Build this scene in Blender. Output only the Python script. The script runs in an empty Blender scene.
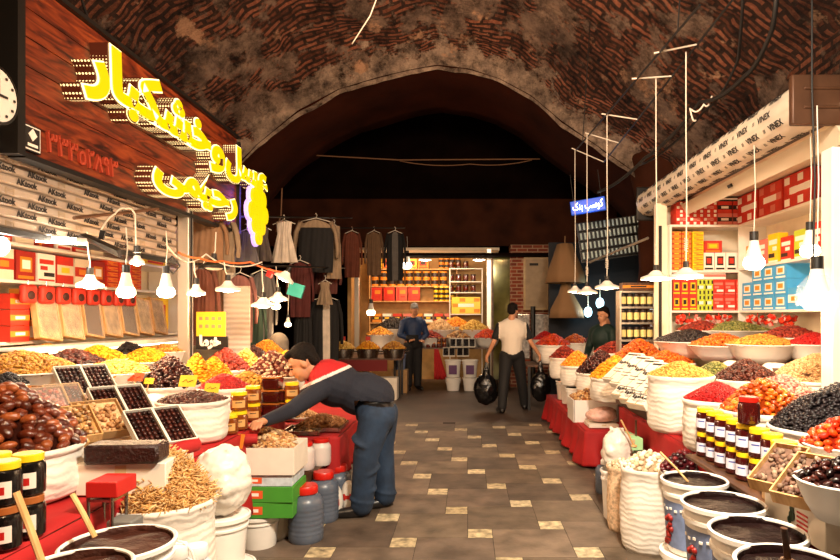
import bpy, bmesh, math, random
import numpy as np
from mathutils import Vector, Matrix, Euler, noise
PI = math.pi
S = bpy.context.scene
C = S.collection
F = 620.0            # focal length in pixels of the 840-wide frame
VX, VY, EYE = 467.0, 316.0, 1.5

# ---------------------------------------------------------------- camera, world, exposure
cam = bpy.data.cameras.new('camera'); cam_o = bpy.data.objects.new('camera', cam); C.objects.link(cam_o)
cam.sensor_width = 36.0; cam.lens = F / 840 * 36
cam.shift_x = -(VX - 420) / 840; cam.shift_y = (VY - 280) / 840
cam.clip_start = 0.05; cam.clip_end = 100
cam_o.location = (0, 0, EYE); cam_o.rotation_euler = (PI / 2, 0, 0)
S.camera = cam_o
world = bpy.data.worlds.new('world'); S.world = world; world.use_nodes = True
bgn = world.node_tree.nodes['Background']; bgn.inputs[0].default_value = (1.0, 0.5, 0.28, 1); bgn.inputs[1].default_value = 0.02
S.view_settings.view_transform = 'Standard'; S.view_settings.look = 'None'
S.view_settings.gamma = 1; S.view_settings.use_curve_mapping = False
S.view_settings.exposure = 0.10
WARM = (1.0, 0.62, 0.33); WHITE = (1.0, 0.86, 0.68)

def lamp_light(loc, power, col=WARM, r=0.05, parent=None, name='lamp_light'):
    l = bpy.data.lights.new(name, 'POINT'); l.energy = power * .78; l.color = col; l.shadow_soft_size = r
    o = bpy.data.objects.new(name, l); C.objects.link(o); o.location = loc
    if parent: o.parent = parent
    return o
def area_light(loc, target, power, sx, sy, col=WARM, name='strip_light', parent=None):
    l = bpy.data.lights.new(name, 'AREA'); l.shape = 'RECTANGLE'; l.size = sx; l.size_y = sy; l.energy = power; l.color = col
    o = bpy.data.objects.new(name, l); C.objects.link(o); o.location = loc
    o.rotation_euler = (Vector(target) - Vector(loc)).to_track_quat('-Z', 'Y').to_euler()
    return o
# unseen area lights added to brighten the stalls, floor, vault and side walls
area_light((0.75, 1.5, 3.3), (1.0, 3.7, 0.0), 250, 0.4, 0.4, WHITE, 'added_fill_light')
area_light((-0.9, 1.2, 3.1), (-1.7, 3.0, 0.9), 50, 0.4, 0.4, WARM, 'added_fill_light')
area_light((0.2, 0.3, 4.2), (0.3, 4.5, 0.0), 34, 0.6, 0.6, WARM, 'added_fill_light')
area_light((0.2, 3.6, 3.5), (-0.4, 8.6, 6.3), 150, 0.5, 0.5, (1, .66, .42), 'added_fill_light')
area_light((-1.6, 4.2, 3.7), (3.4, 6.0, 3.9), 70, 0.4, 0.4, (1, .66, .42), 'added_fill_light')
area_light((1.2, 4.6, 3.7), (-2.8, 7.0, 4.8), 60, 0.4, 0.4, (1, .6, .36), 'added_fill_light')

# ---------------------------------------------------------------- helpers
def A(px, py, Y): return Vector(((px - VX) * Y / F, Y, EYE - (py - VY) * Y / F))
def G(px, py): return A(px, py, EYE * F / (py - VY))
def AX(px, py, X): return A(px, py, X * F / (px - VX))
def lin(c):
    if isinstance(c, str): c = tuple(int(c[i:i + 2], 16) / 255 for i in (0, 2, 4))
    return tuple((x / 12.92 if x <= .04045 else ((x + .055) / 1.055) ** 2.4) for x in c) + (1,)
MATS = {}
def M(name, col='808080', rough=.6, metal=0., emit=0., cols=None, var=0., vscale=8., bump=0., bscale=30., spec=.5, trans=0., wave=0., sheen=0., coat=0., alpha=1.):
    """procedural principled material; cols = per-piece palette; var = noise variation of the colour"""
    if name in MATS: return MATS[name]
    m = bpy.data.materials.new(name); m.use_nodes = True; nt = m.node_tree; N = nt.nodes; L = nt.links
    b = N['Principled BSDF']; b.inputs['Roughness'].default_value = rough; b.inputs['Metallic'].default_value = metal
    b.inputs['Specular IOR Level'].default_value = spec; b.inputs['Transmission Weight'].default_value = trans
    b.inputs['Coat Weight'].default_value = coat; b.inputs['Alpha'].default_value = alpha
    b.inputs['Base Color'].default_value = lin(col)
    out = None
    if cols:
        g = N.new('ShaderNodeNewGeometry'); r = N.new('ShaderNodeValToRGB'); r.color_ramp.interpolation = 'LINEAR'
        e = r.color_ramp.elements
        while len(e) < len(cols): e.new(.5)
        for i, c in enumerate(cols):
            e[i].position = i / max(1, len(cols) - 1); e[i].color = lin(c)
        L.new(g.outputs['Random Per Island'], r.inputs[0]); out = r.outputs[0]
    tc = N.new('ShaderNodeTexCoord')
    if var:
        n = N.new('ShaderNodeTexNoise'); n.inputs['Scale'].default_value = vscale; n.inputs['Detail'].default_value = 5
        L.new(tc.outputs['Object'], n.inputs['Vector'])
        mr = N.new('ShaderNodeMapRange'); mr.inputs[1].default_value = .3; mr.inputs[2].default_value = .7
        mr.inputs[3].default_value = 1 - var; mr.inputs[4].default_value = 1 + var * .5
        L.new(n.outputs['Fac'], mr.inputs[0])
        mx = N.new('ShaderNodeMix'); mx.data_type = 'RGBA'; mx.blend_type = 'MULTIPLY'; mx.inputs[0].default_value = 1
        if out: L.new(out, mx.inputs[6])
        else: mx.inputs[6].default_value = lin(col)
        L.new(mr.outputs[0], mx.inputs[7]); out = mx.outputs[2]
    if out: L.new(out, b.inputs['Base Color'])
    if bump:
        if wave:
            n = N.new('ShaderNodeTexWave'); n.inputs['Scale'].default_value = bscale; n.inputs['Distortion'].default_value = wave
            n.bands_direction = 'Z'; n.inputs['Detail'].default_value = 3; o = n.outputs['Fac']
        else:
            n = N.new('ShaderNodeTexNoise'); n.inputs['Scale'].default_value = bscale; n.inputs['Detail'].default_value = 4; o = n.outputs['Fac']
        L.new(tc.outputs['Object'], n.inputs['Vector'])
        bp = N.new('ShaderNodeBump'); bp.inputs['Strength'].default_value = bump; bp.inputs['Distance'].default_value = .01
        L.new(o, bp.inputs['Height']); L.new(bp.outputs[0], b.inputs['Normal'])
    if emit:
        b.inputs['Emission Color'].default_value = lin(col); b.inputs['Emission Strength'].default_value = emit
    MATS[name] = m
    return m

class MB:
    def __init__(s): s.v = []; s.f = []; s.m = []; s.n = 0
    def add(s, verts, faces, mi=0, mat=None):
        if mat is not None: verts = [mat @ Vector(v) for v in verts]
        s.v.extend([tuple(v) for v in verts]); k = s.n
        s.f.extend([tuple(i + k for i in f) for f in faces]); s.m.extend([mi] * len(faces)); s.n += len(verts)
        return s
    def box(s, c, d, mi=0, rot=None, taper=None):
        x, y, z = d[0] / 2, d[1] / 2, d[2] / 2; t = taper or 1
        vs = [(-x * t, -y * t, -z), (x * t, -y * t, -z), (x * t, y * t, -z), (-x * t, y * t, -z), (-x, -y, z), (x, -y, z), (x, y, z), (-x, y, z)]
        m = Matrix.Translation(c)
        if rot is not None: m = m @ (rot if isinstance(rot, Matrix) else Euler(rot).to_matrix().to_4x4())
        return s.add(vs, [(0, 3, 2, 1), (4, 5, 6, 7), (0, 1, 5, 4), (1, 2, 6, 5), (2, 3, 7, 6), (3, 0, 4, 7)], mi, m)
    def quad(s, a, b, c, d, mi=0): return s.add([a, b, c, d], [(0, 1, 2, 3)], mi)
    def lathe(s, prof, c=(0, 0, 0), seg=24, mi=0, wob=None, sx=1, sy=1, mat=None, closed=True):
        vs = []; fs = []; n = len(prof)
        for j in range(seg):
            a = 2 * PI * j / seg
            for (r, z) in prof:
                k = 1 + (wob(a, z) if wob else 0)
                vs.append((r * k * math.cos(a) * sx, r * k * math.sin(a) * sy, z))
        for j in range(seg):
            j2 = (j + 1) % seg
            for i in range(n - 1): fs.append((j * n + i, j2 * n + i, j2 * n + i + 1, j * n + i + 1))
        if closed and prof[0][0] > 1e-6: fs.append(tuple(j * n for j in range(seg))[::-1])
        m = Matrix.Translation(c)
        if mat is not None: m = m @ mat
        return s.add(vs, fs, mi, m)
    def tube(s, pts, r, seg=6, mi=0, r2=None, flat=1.0):
        pts = [Vector(p) for p in pts]; n = len(pts); vs = []; fs = []
        up = Vector((0, 0, 1)); prev = None
        for i, p in enumerate(pts):
            t = (pts[min(i + 1, n - 1)] - pts[max(i - 1, 0)]).normalized()
            if prev is None:
                a = t.cross(up)
                if a.length < 1e-3: a = t.cross(Vector((1, 0, 0)))
            else: a = prev - t * prev.dot(t)
            a.normalize(); prev = a; b = t.cross(a)
            rr = r if r2 is None else r + (r2 - r) * i / (n - 1)
            for k in range(seg):
                q = 2 * PI * k / seg; vs.append(p + a * math.cos(q) * rr + b * math.sin(q) * rr * flat)
        for i in range(n - 1):
            for k in range(seg):
                k2 = (k + 1) % seg; fs.append((i * seg + k, i * seg + k2, (i + 1) * seg + k2, (i + 1) * seg + k))
        fs.append(tuple(range(seg))[::-1]); fs.append(tuple((n - 1) * seg + k for k in range(seg)))
        return s.add(vs, fs, mi)
    def cyl(s, a, b, r, seg=12, mi=0, r2=None): return s.tube([a, b], r, seg, mi, r2)
    def ell(s, c, rad, seg=12, mi=0, rot=None):
        n = max(6, seg // 2 + 1); prof = [(math.sin(PI * i / n), -math.cos(PI * i / n)) for i in range(n + 1)]
        m = Matrix.Diagonal((rad[0], rad[1], rad[2], 1))
        if rot is not None: m = (rot if isinstance(rot, Matrix) else Euler(rot).to_matrix().to_4x4()) @ m
        return s.lathe(prof, c, seg, mi, mat=m, closed=False)
    def mesh(s, me, mat, mi=0):
        return s.add([v.co for v in me.vertices], [tuple(p.vertices) for p in me.polygons], mi, mat)
    def build(s, name, mats, parent=None, smooth=None, bevel=0, loc=None, auto=35):
        me = bpy.data.meshes.new(name); me.from_pydata(s.v, [], s.f)
        if not isinstance(mats, (list, tuple)): mats = [mats]
        for m in mats: me.materials.append(m)
        if len(mats) > 1: me.polygons.foreach_set('material_index', s.m)
        me.update()
        if smooth is not False:
            me.polygons.foreach_set('use_smooth', [True] * len(me.polygons))
            if smooth is None and hasattr(me, 'set_sharp_from_angle'): me.set_sharp_from_angle(angle=math.radians(auto))
        o = bpy.data.objects.new(name, me); C.objects.link(o)
        if parent: o.parent = parent
        if loc is not None: o.location = loc
        if bevel:
            b = o.modifiers.new('bevel', 'BEVEL'); b.width = bevel; b.segments = 2; b.limit_method = 'ANGLE'
        return o

def tag(o, label=None, cat=None, group=None, kind=None):
    if label: o['label'] = label
    if cat: o['category'] = cat
    if group: o['group'] = group
    if kind: o['kind'] = kind
    return o
def thing(name, label, cat, loc=(0, 0, 0), rz=0, group=None):
    o = bpy.data.objects.new(name, None); C.objects.link(o); o.empty_display_size = .1
    o.location = loc; o.rotation_euler = (0, 0, rz); return tag(o, label, cat, group)
def copy_tree(o, parent=None):
    c = o.copy(); C.objects.link(c)
    if parent: c.parent = parent
    for ch in list(o.children): copy_tree(ch, c)
    return c
def struct(o): o['kind'] = 'structure'; return o

# text through the built-in font only
_tc = {}
def text_mesh(t, size=1., extrude=.0, offset=0., align='LEFT', key=None, shear=0.):
    k = (t, size, extrude, offset, align, shear)
    if k in _tc: return _tc[k]
    c = bpy.data.curves.new('lettering', 'FONT'); c.body = t; c.size = size; c.extrude = extrude; c.offset = offset; c.align_x = align; c.shear = shear
    c.resolution_u = 3
    o = bpy.data.objects.new('lettering', c); C.objects.link(o)
    dg = bpy.context.evaluated_depsgraph_get(); me = bpy.data.meshes.new_from_object(o.evaluated_get(dg))
    C.objects.unlink(o); bpy.data.objects.remove(o)
    _tc[k] = me
    return me
FACE_X = Matrix(((0, 0, 1, 0), (1, 0, 0, 0), (0, 1, 0, 0), (0, 0, 0, 1)))      # text x -> +Y, y -> +Z, normal +X  (left side of the street)
FACE_NX = Matrix(((0, 0, -1, 0), (-1, 0, 0, 0), (0, 1, 0, 0), (0, 0, 0, 1)))   # text x -> -Y, normal -X           (right side)
FACE_NY = Matrix(((1, 0, 0, 0), (0, 0, -1, 0), (0, 1, 0, 0), (0, 0, 0, 1)))    # text x -> +X, normal -Y           (facing the camera)

# fast mass building of many small pieces as one mesh
def ico(sub):
    bm = bmesh.new(); bmesh.ops.create_icosphere(bm, subdivisions=sub, radius=1)
    v = np.array([x.co[:] for x in bm.verts]); f = np.array([[q.index for q in p.verts] for p in bm.faces]); bm.free()
    return v, f
ICO1, ICO2 = ico(1), ico(2)
def stick_tpl(seg=5):
    mb = MB(); mb.tube([(-1, 0, 0), (-.3, .12, .03), (.4, -.06, .08), (1, .08, 0)], .1, 4)
    f = []
    for p in mb.f:
        for i in range(1, len(p) - 1): f.append((p[0], p[i], p[i + 1]))
    return np.array([tuple(v) for v in mb.v]), np.array(f)
STICK = stick_tpl()
def mass(name, tpl, pos, scl, rots, mats, smooth=True, mi=None, base=None):
    v, f = tpl; n = len(pos); nv = len(v)
    R = np.array([Euler(r).to_matrix() for r in rots]) if len(rots) else np.zeros((0, 3, 3))
    P = np.einsum('nij,nkj->nki', R, v[None] * np.array(scl)[:, None, :]) + np.array(pos)[:, None, :]
    P = P.reshape(-1, 3); T = (f[None] + (np.arange(n) * nv)[:, None, None]).reshape(-1, 3)
    mids = np.zeros(len(T), dtype=np.int32)
    if mi is not None: mids = np.repeat(np.array(mi, dtype=np.int32), len(f))
    if base is not None:
        bv, bf, bm_ = base; T = np.concatenate([T, np.array(bf) + len(P)]); P = np.concatenate([P, np.array(bv)]); mids = np.concatenate([mids, np.full(len(bf), bm_, dtype=np.int32)])
    me = bpy.data.meshes.new(name); me.vertices.add(len(P)); me.vertices.foreach_set('co', P.astype(np.float32).ravel())
    me.loops.add(len(T) * 3); me.loops.foreach_set('vertex_index', T.astype(np.int32).ravel())
    me.polygons.add(len(T)); me.polygons.foreach_set('loop_start', np.arange(0, len(T) * 3, 3, dtype=np.int32))
    me.polygons.foreach_set('material_index', mids)
    me.update(calc_edges=True); me.validate()
    if smooth: me.polygons.foreach_set('use_smooth', [True] * len(T))
    for m in mats: me.materials.append(m)
    o = bpy.data.objects.new(name, me); C.objects.link(o)
    return o

# human and cloth-like bodies: tapered capsules and ellipsoids fused into one surface
def blob(name, els, mats, parent=None, voxel=.012, smooth=4, matfn=None, cut=None):
    mb = MB()
    for e in els:
        if e[0] == 'c':
            _, p0, r0, p1, r1 = e; p0 = Vector(p0); p1 = Vector(p1); d = p1 - p0; L_ = max(d.length, 1e-4); prof = []
            for i in range(6): a = PI / 2 * i / 5; prof.append((math.sin(a) * r0, -math.cos(a) * r0))
            for i in range(6): a = PI / 2 * i / 5; prof.append((math.cos(a) * r1, L_ + math.sin(a) * r1))
            mb.lathe(prof, p0, 16, 0, mat=d.to_track_quat('Z', 'Y').to_matrix().to_4x4(), closed=False)
        else:
            _, c, rad, rot = e; mb.ell(c, rad, 18, 0, rot)
    o = mb.build(name, mats)
    bm = bmesh.new(); bm.from_mesh(o.data); bmesh.ops.remove_doubles(bm, verts=bm.verts, dist=1e-5); bm.to_mesh(o.data); bm.free()
    r = o.modifiers.new('r', 'REMESH'); r.mode = 'VOXEL'; r.voxel_size = voxel
    if smooth: s_ = o.modifiers.new('s', 'SMOOTH'); s_.factor = .5; s_.iterations = smooth
    dg = bpy.context.evaluated_depsgraph_get(); me = bpy.data.meshes.new_from_object(o.evaluated_get(dg))
    C.objects.unlink(o); bpy.data.objects.remove(o)
    if cut:
        bm = bmesh.new(); bm.from_mesh(me)
        bmesh.ops.delete(bm, geom=[v for v in bm.verts if cut(v.co)], context='VERTS'); bm.to_mesh(me); bm.free()
    me.materials.clear()
    for m in (mats if isinstance(mats, (list, tuple)) else [mats]): me.materials.append(m)
    if matfn:
        for p in me.polygons: p.material_index = matfn(p.center)
    else:
        for p in me.polygons: p.material_index = 0
    me.polygons.foreach_set('use_smooth', [True] * len(me.polygons))
    o = bpy.data.objects.new(name, me); C.objects.link(o)
    if parent: o.parent = parent
    return o
# ================================================================ materials of the place
def masonry(name, bscale=1.0, soot=.5, plaster=.5, dark=1.0, uv=True):
    m = bpy.data.materials.new(name); m.use_nodes = True; nt = m.node_tree; N = nt.nodes; L = nt.links; b = N['Principled BSDF']
    tc = N.new('ShaderNodeTexCoord'); br = N.new('ShaderNodeTexBrick'); br.offset = .5
    wn = N.new('ShaderNodeTexNoise'); wn.inputs['Scale'].default_value = 1.6; wn.inputs['Detail'].default_value = 3
    L.new(tc.outputs['Object'], wn.inputs['Vector'])
    wsc = N.new('ShaderNodeVectorMath'); wsc.operation = 'SCALE'; wsc.inputs['Scale'].default_value = .035; L.new(wn.outputs['Color'], wsc.inputs[0])
    wad = N.new('ShaderNodeVectorMath'); wad.operation = 'ADD'; L.new(wsc.outputs[0], wad.inputs[0]); L.new(tc.outputs['UV' if uv else 'Object'], wad.inputs[1])
    L.new(wad.outputs[0], br.inputs['Vector'])
    br.inputs['Color1'].default_value = lin('966048'); br.inputs['Color2'].default_value = lin('46281c'); br.inputs['Mortar'].default_value = lin('3a2a22')
    br.inputs['Scale'].default_value = bscale; br.inputs['Mortar Size'].default_value = .022; br.inputs['Brick Width'].default_value = .28; br.inputs['Row Height'].default_value = .09
    br.inputs['Bias'].default_value = -.2
    def noise_mask(sc, lo, hi, det=8, rough=.6, off=0):
        n = N.new('ShaderNodeTexNoise'); n.inputs['Scale'].default_value = sc; n.inputs['Detail'].default_value = det; n.inputs['Roughness'].default_value = rough
        mp = N.new('ShaderNodeMapping'); mp.inputs['Location'].default_value = (off, off * 2, off); L.new(tc.outputs['Object'], mp.inputs[0]); L.new(mp.outputs[0], n.inputs['Vector'])
        r = N.new('ShaderNodeMapRange'); r.inputs[1].default_value = lo; r.inputs[2].default_value = hi; L.new(n.outputs['Fac'], r.inputs[0]); return r.outputs[0], n.outputs['Fac']
    def mix(a, bb, fac, mode='MIX'):
        x = N.new('ShaderNodeMix'); x.data_type = 'RGBA'; x.blend_type = mode
        if isinstance(fac, float): x.inputs[0].default_value = fac
        else: L.new(fac, x.inputs[0])
        for v, k in ((a, 6), (bb, 7)):
            if isinstance(v, tuple): x.inputs[k].default_value = v
            else: L.new(v, x.inputs[k])
        return x.outputs[2]
    pm, pn = noise_mask(1.1, .60 - plaster * .16, .64 - plaster * .16, 10, .68, 3)
    pc, _ = noise_mask(5, .3, .7, 8, .7, 7)
    col = mix(lin('8a7462'), lin('5b4a41'), pc)
    fine, _ = noise_mask(22, .35, .65, 6, .7, 1)
    brick = mix(br.outputs['Color'], lin('b08468'), fine, 'MULTIPLY'); brick = mix(br.outputs['Color'], brick, .6)
    out = mix(brick, col, pm)
    if uv:   # broken pale plaster left along the arch edge
        sp = N.new('ShaderNodeSeparateXYZ'); L.new(tc.outputs['UV'], sp.inputs[0]); _, en = noise_mask(2.6, .3, .7, 9, .7, 31)
        ma = N.new('ShaderNodeMath'); ma.operation = 'MULTIPLY_ADD'; L.new(en, ma.inputs[0]); ma.inputs[1].default_value = 3.4; ma.inputs[2].default_value = -.75
        gt = N.new('ShaderNodeMath'); gt.operation = 'SUBTRACT'; L.new(ma.outputs[0], gt.inputs[0]); L.new(sp.outputs['Y'], gt.inputs[1])
        rr_ = N.new('ShaderNodeMapRange'); rr_.inputs[1].default_value = -.05; rr_.inputs[2].default_value = .12; L.new(gt.outputs[0], rr_.inputs[0])
        if name.startswith('vault'): out = mix(out, mix(lin('b09a84'), lin('5e5048'), pc), rr_.outputs[0])
    pk, _ = noise_mask(1.7, .60, .64, 8, .65, 19)
    out = mix(out, lin('a98467'), pk)
    sm, _ = noise_mask(.7, .62 - soot * .2, .80 - soot * .2, 8, .6, 11)
    out = mix(out, lin('1b1210'), sm)
    cr, _ = noise_mask(3.2, .36, .56, 12, .8, 23); out = mix(out, mix(lin('3a2a24'), lin('ffffff'), cr), 1.0, 'MULTIPLY'); out = mix(out, (dark, dark, dark, 1), 1.0, 'MULTIPLY')
    L.new(out, b.inputs['Base Color']); b.inputs['Roughness'].default_value = .85; b.inputs['Specular IOR Level'].default_value = .25
    h, _ = noise_mask(7, .2, .8, 10, .72, 5)
    ad = N.new('ShaderNodeMath'); ad.operation = 'MULTIPLY_ADD'; L.new(h, ad.inputs[0]); ad.inputs[1].default_value = 1.1
    inv = N.new('ShaderNodeMath'); inv.operation = 'SUBTRACT'; inv.inputs[0].default_value = 1; L.new(br.outputs['Fac'], inv.inputs[1]); L.new(inv.outputs[0], ad.inputs[2])
    bp = N.new('ShaderNodeBump'); bp.inputs['Strength'].default_value = .9; bp.inputs['Distance'].default_value = .045; L.new(ad.outputs[0], bp.inputs['Height']); L.new(bp.outputs[0], b.inputs['Normal'])
    return m
m_vault = masonry('vault_brick', 1.0, .5, .5, 1.25)
m_wallbrick = masonry('side_wall_brick', 1.0, .35, .45)
m_brown = M('dark_brown_plaster', '3c1e10', .8, spec=.1, var=.5, vscale=2.2, bump=.6, bscale=6)
m_dark = M('dark_far_wall', '160b07', .9, spec=.05, var=.5, vscale=1.5, bump=.4, bscale=5)  # near-black brown varied by noise, for the far walls
m_grout = M('floor_grout', '3b2f2a', .85, var=.3)
m_slab = M('floor_slab', cols=['685a4e', '7c6c5c', '54483e', '706252', '605244'], rough=.5, var=.5, vscale=5, bump=.25, bscale=18, spec=.35)
m_inset = M('light_floor_inset', cols=['c8b894', 'b8a680', 'd6c8a4'], rough=.5, var=.7, vscale=18, bump=.15, bscale=40)
m_street = M('worn_street_paving', '4a3a30', .5, var=.5, vscale=1.8, bump=.4, bscale=10)
m_wood = None
def wood_mat(name, c1, c2, c3, scale=1., stretch=(1, .12, 1), rough=.45):
    m = bpy.data.materials.new(name); m.use_nodes = True; nt = m.node_tree; N = nt.nodes; L = nt.links; b = N['Principled BSDF']
    tc = N.new('ShaderNodeTexCoord'); mp = N.new('ShaderNodeMapping'); mp.inputs['Scale'].default_value = stretch; L.new(tc.outputs['Object'], mp.inputs[0])
    n = N.new('ShaderNodeTexNoise'); n.inputs['Scale'].default_value = 9 * scale; n.inputs['Detail'].default_value = 8; n.inputs['Distortion'].default_value = 1.5; L.new(mp.outputs[0], n.inputs['Vector'])
    r = N.new('ShaderNodeValToRGB'); e = r.color_ramp.elements; e[0].position = .32; e[0].color = lin(c1); e[1].position = .7; e[1].color = lin(c3); x = e.new(.5); x.color = lin(c2)
    L.new(n.outputs['Fac'], r.inputs[0]); L.new(r.outputs[0], b.inputs['Base Color']); b.inputs['Roughness'].default_value = rough
    return m
m_signwood = wood_mat('reddish_wood_boards', '2c0e06', '6c2810', '94421c', 1, (1, .3, 2.2))
m_wood_pale = wood_mat('pale_pine', 'b98a50', 'cfa268', 'e0b880', 2, (1, 1, .2), .6)
m_wood_dark = wood_mat('dark_wood', '3a2416', '573720', '6b4528', 1.5)
m_black = M('black_metal', '15120f', .45); m_steel = M('steel', 'b9b2a8', .25, 1.); m_alu = M('aluminium_frame', 'cfc6b8', .35, .8)
m_sack = M('white_woven_sack', 'e4dccf', .75, var=.15, vscale=6, bump=.22, bscale=9, wave=7.)
m_sack2 = M('cream_woven_sack', 'cdc0aa', .8, var=.2, vscale=5, bump=.8, bscale=14)
m_bag = M('white_plastic_bag', 'dcd4c8', .35, bump=.7, bscale=14)
m_plw = M('white_plastic', 'e8e4dc', .35, var=.05); m_plgrey = M('blue_grey_plastic', '4d5666', .4, var=.15)
m_red = M('red_cloth', 'a40c0e', .75, var=.2, vscale=4, bump=.5, bscale=5); m_redpl = M('red_plastic', 'c41c10', .35)
m_yelpl = M('yellow_plastic', 'f2c81a', .35); m_orpl = M('orange_plastic', 'd8831c', .4)
m_card = M('white_cardboard', 'e2dacb', .8, var=.08); m_brcard = M('brown_cardboard', 'b08a5c', .85, var=.15); m_green = M('green_cardboard', '3f8f28', .7, var=.15)
m_cream = M('cream_painted_panel', 'e6d8bd', .6, var=.08); m_white = M('white_paint', 'e8e2d6', .5, var=.06)
m_glass = M('clear_glass', 'ffffff', .03, trans=1.0, alpha=.35)
m_cell = M('clear_wrap', 'f6f2ea', .08, alpha=.10, spec=.8)
m_bulb = M('bulb_glow', 'ffe2b0', .4, emit=14.); m_bulbw = M('white_bulb_glow', 'fff0d8', .4, emit=16.)
m_shade = M('white_enamel_shade', 'e9e4da', .3, trans=0.)
m_wire = M('white_flex', 'd8d0c0', .6); m_cable = M('black_cable', '14110f', .6)
m_print = M('black_print', '1c1714', .7); m_printr = M('red_print', 'c4281c', .6); m_paper = M('white_paper', 'f2ece0', .7); m_yellowpaper = M('yellow_card', 'f0c428', .7)
m_redcard = M('red_cardboard', 'c8301c', .55, var=.15, vscale=12); m_orcard = M('orange_cardboard', 'e08a22', .6, var=.12, vscale=12); m_blue = M('sky_blue_cardboard', '3f9fd8', .55, var=.1)
m_skin = M('skin', 'c48a66', .55, var=.1, vscale=12); m_hair = M('dark_hair', '120b07', .8, bump=.8, bscale=60, spec=.2)
m_honey = M('dark_honey', '5a1c0c', .15, coat=.6); m_amber = M('amber_honey', '74380e', .15, coat=.6)

# ================================================================ floor
fb = MB(); fb.quad((-6, 8.75, 0), (6, 8.75, 0), (6, 16, 0), (-6, 16, 0), 3); fb.quad((-6, -3, 0), (6, -3, 0), (6, 8.75, 0), (-6, 8.75, 0), 0)
Lg, Sm = .51, .17; ox, oy = -.42 - Sm / 2, 4.10 - Sm / 2
for i in range(-14, 14):
    for j in range(-16, 16):
        x = ox + i * Lg - j * Sm; y = oy + i * Sm + j * Lg
        if x < -3.2 or x > 3.2 or y < 1.0 or y > 8.5: continue
        g = .004
        def slab(x0, y0, x1, y1, mi, z=.003): fb.box(((x0 + x1) / 2, (min(y1, 8.74) + y0) / 2, z / 2), (x1 - x0 - g, min(y1, 8.74) - y0 - g, z), mi)
        slab(x, y, x + Sm, y + Sm, 2, .0032); 
        if y + Sm < 8.7: slab(x, y + Sm, x + Lg, y + Sm + Lg, 1)
struct(fb.build('floor', [m_grout, m_slab, m_inset, m_street], smooth=False))

# ================================================================ vault, arch, walls
arch_px = [(205, 215), (222, 190), (245, 165), (260, 150), (300, 117), (340, 96), (380, 84), (410, 77), (437, 72), (470, 76), (500, 86), (530, 102), (560, 127), (600, 155), (640, 183), (670, 215)]
YA = 9.3
pts = [A(x, y, YA) for x, y in arch_px]
prof = [(-4.25, 1.9), (-4.1, 2.6)] + [(p.x, p.z) for p in pts] + [(3.3, 2.5), (3.45, 1.9)]
def resample(pr, n):
    d = [0]
    for i in range(1, len(pr)): d.append(d[-1] + math.hypot(pr[i][0] - pr[i - 1][0], pr[i][1] - pr[i - 1][1]))
    out = []
    for k in range(n):
        t = d[-1] * k / (n - 1); i = 0
        while i < len(d) - 2 and d[i + 1] < t: i += 1
        u = (t - d[i]) / (d[i + 1] - d[i]); out.append((pr[i][0] + (pr[i + 1][0] - pr[i][0]) * u, pr[i][1] + (pr[i + 1][1] - pr[i][1]) * u, t))
    return out
NU = 240; edge = resample(prof, NU); NV = 150
verts = []; faces = []; uvs = []
for j in range(NV):
    v = j / (NV - 1)
    for i, (x, z, t) in enumerate(edge):
        k = 1 + .30 * (1 - (1 - min(1, v * 1.5)) ** 2)           # the shell widens as it comes towards us
        rise = 1.55 * math.sin(min(1, v * 1.25) * PI / 2) * math.exp(-((x + .45) / 3.6) ** 2)
        Y = YA - .06 - 11.5 * max(0, v - .05) ** 1.35 - v * .5
        xx = -.45 + (x + .45) * k; zz = 1.9 + (z - 1.9) * (1 + .12 * min(1, v * 3)) + rise
        # heavy rib between two vault bays on the right, a squinch hollow on the left
        rib = .35 * math.exp(-((v - .42 - .10 * (x - 1.2)) / .07) ** 2) * (1 if x > .2 else math.exp(-((x - .2) / .6) ** 2))
        zz -= rib; xx -= rib * .3 * (1 if x > 0 else -1)
        p = Vector((xx, Y, zz)); n1 = noise.fractal(p * 1.1, 1, 2, 6); n2 = noise.noise(p * 4.5)
        amp = min(1, j / 4 + .35)
        q = Vector((p.x + .45, 0, p.z - 2)).normalized()
        p -= q * (n1 * .09 + n2 * .02) * amp; p.y += (n1 * .05 + n2 * .03) * amp
        verts.append(p); uvs.append((t, v * 11))
for j in range(NV - 1):
    for i in range(NU - 1): faces.append((j * NU + i, j * NU + i + 1, (j + 1) * NU + i + 1, (j + 1) * NU + i))
vb = MB(); vb.add(verts, faces); vo = vb.build('ceiling', m_vault, smooth=True); struct(vo)
ul = vo.data.uv_layers.new(name='uv')
for lp in vo.data.loops: ul.data[lp.index].uv = uvs[lp.vertex_index]
# intrados of the arch and the far bay behind it
ib = MB(); iv = []; iff = []
for j, Y in enumerate([YA - .1, YA + .02, YA + .3, YA + .7, YA + 1.1, YA + 1.5, YA + 1.86]):
    for (x, z, t) in edge:
        nn = noise.noise(Vector((x * 1.5, Y * 1.5, z * 1.5))) * .04 if j > 0 else .0
        off = .07 if j == 0 else (.05 if j == 1 else 0)
        iv.append((x - nn, Y, z + nn + off))
for j in range(6):
    for i in range(NU - 1): iff.append((j * NU + i, (j + 1) * NU + i, (j + 1) * NU + i + 1, j * NU + i + 1))
n0 = len(iv)
for (x, z, t) in edge: iv.append((x * 1.8, YA + 1.9, z * 1.55))     # rear face rising into the dark bay
for i in range(NU - 1): iff.append((6 * NU + i, n0 + i, n0 + i + 1, 6 * NU + i + 1))
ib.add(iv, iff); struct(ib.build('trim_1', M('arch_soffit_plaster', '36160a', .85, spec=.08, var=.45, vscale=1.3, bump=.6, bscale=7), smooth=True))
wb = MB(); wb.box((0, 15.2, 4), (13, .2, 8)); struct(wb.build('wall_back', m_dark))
wb = MB(); wb.box((0, 13.2, 8.2), (13, 4.2, .2)); struct(wb.build('ceiling_far', m_dark))
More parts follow.
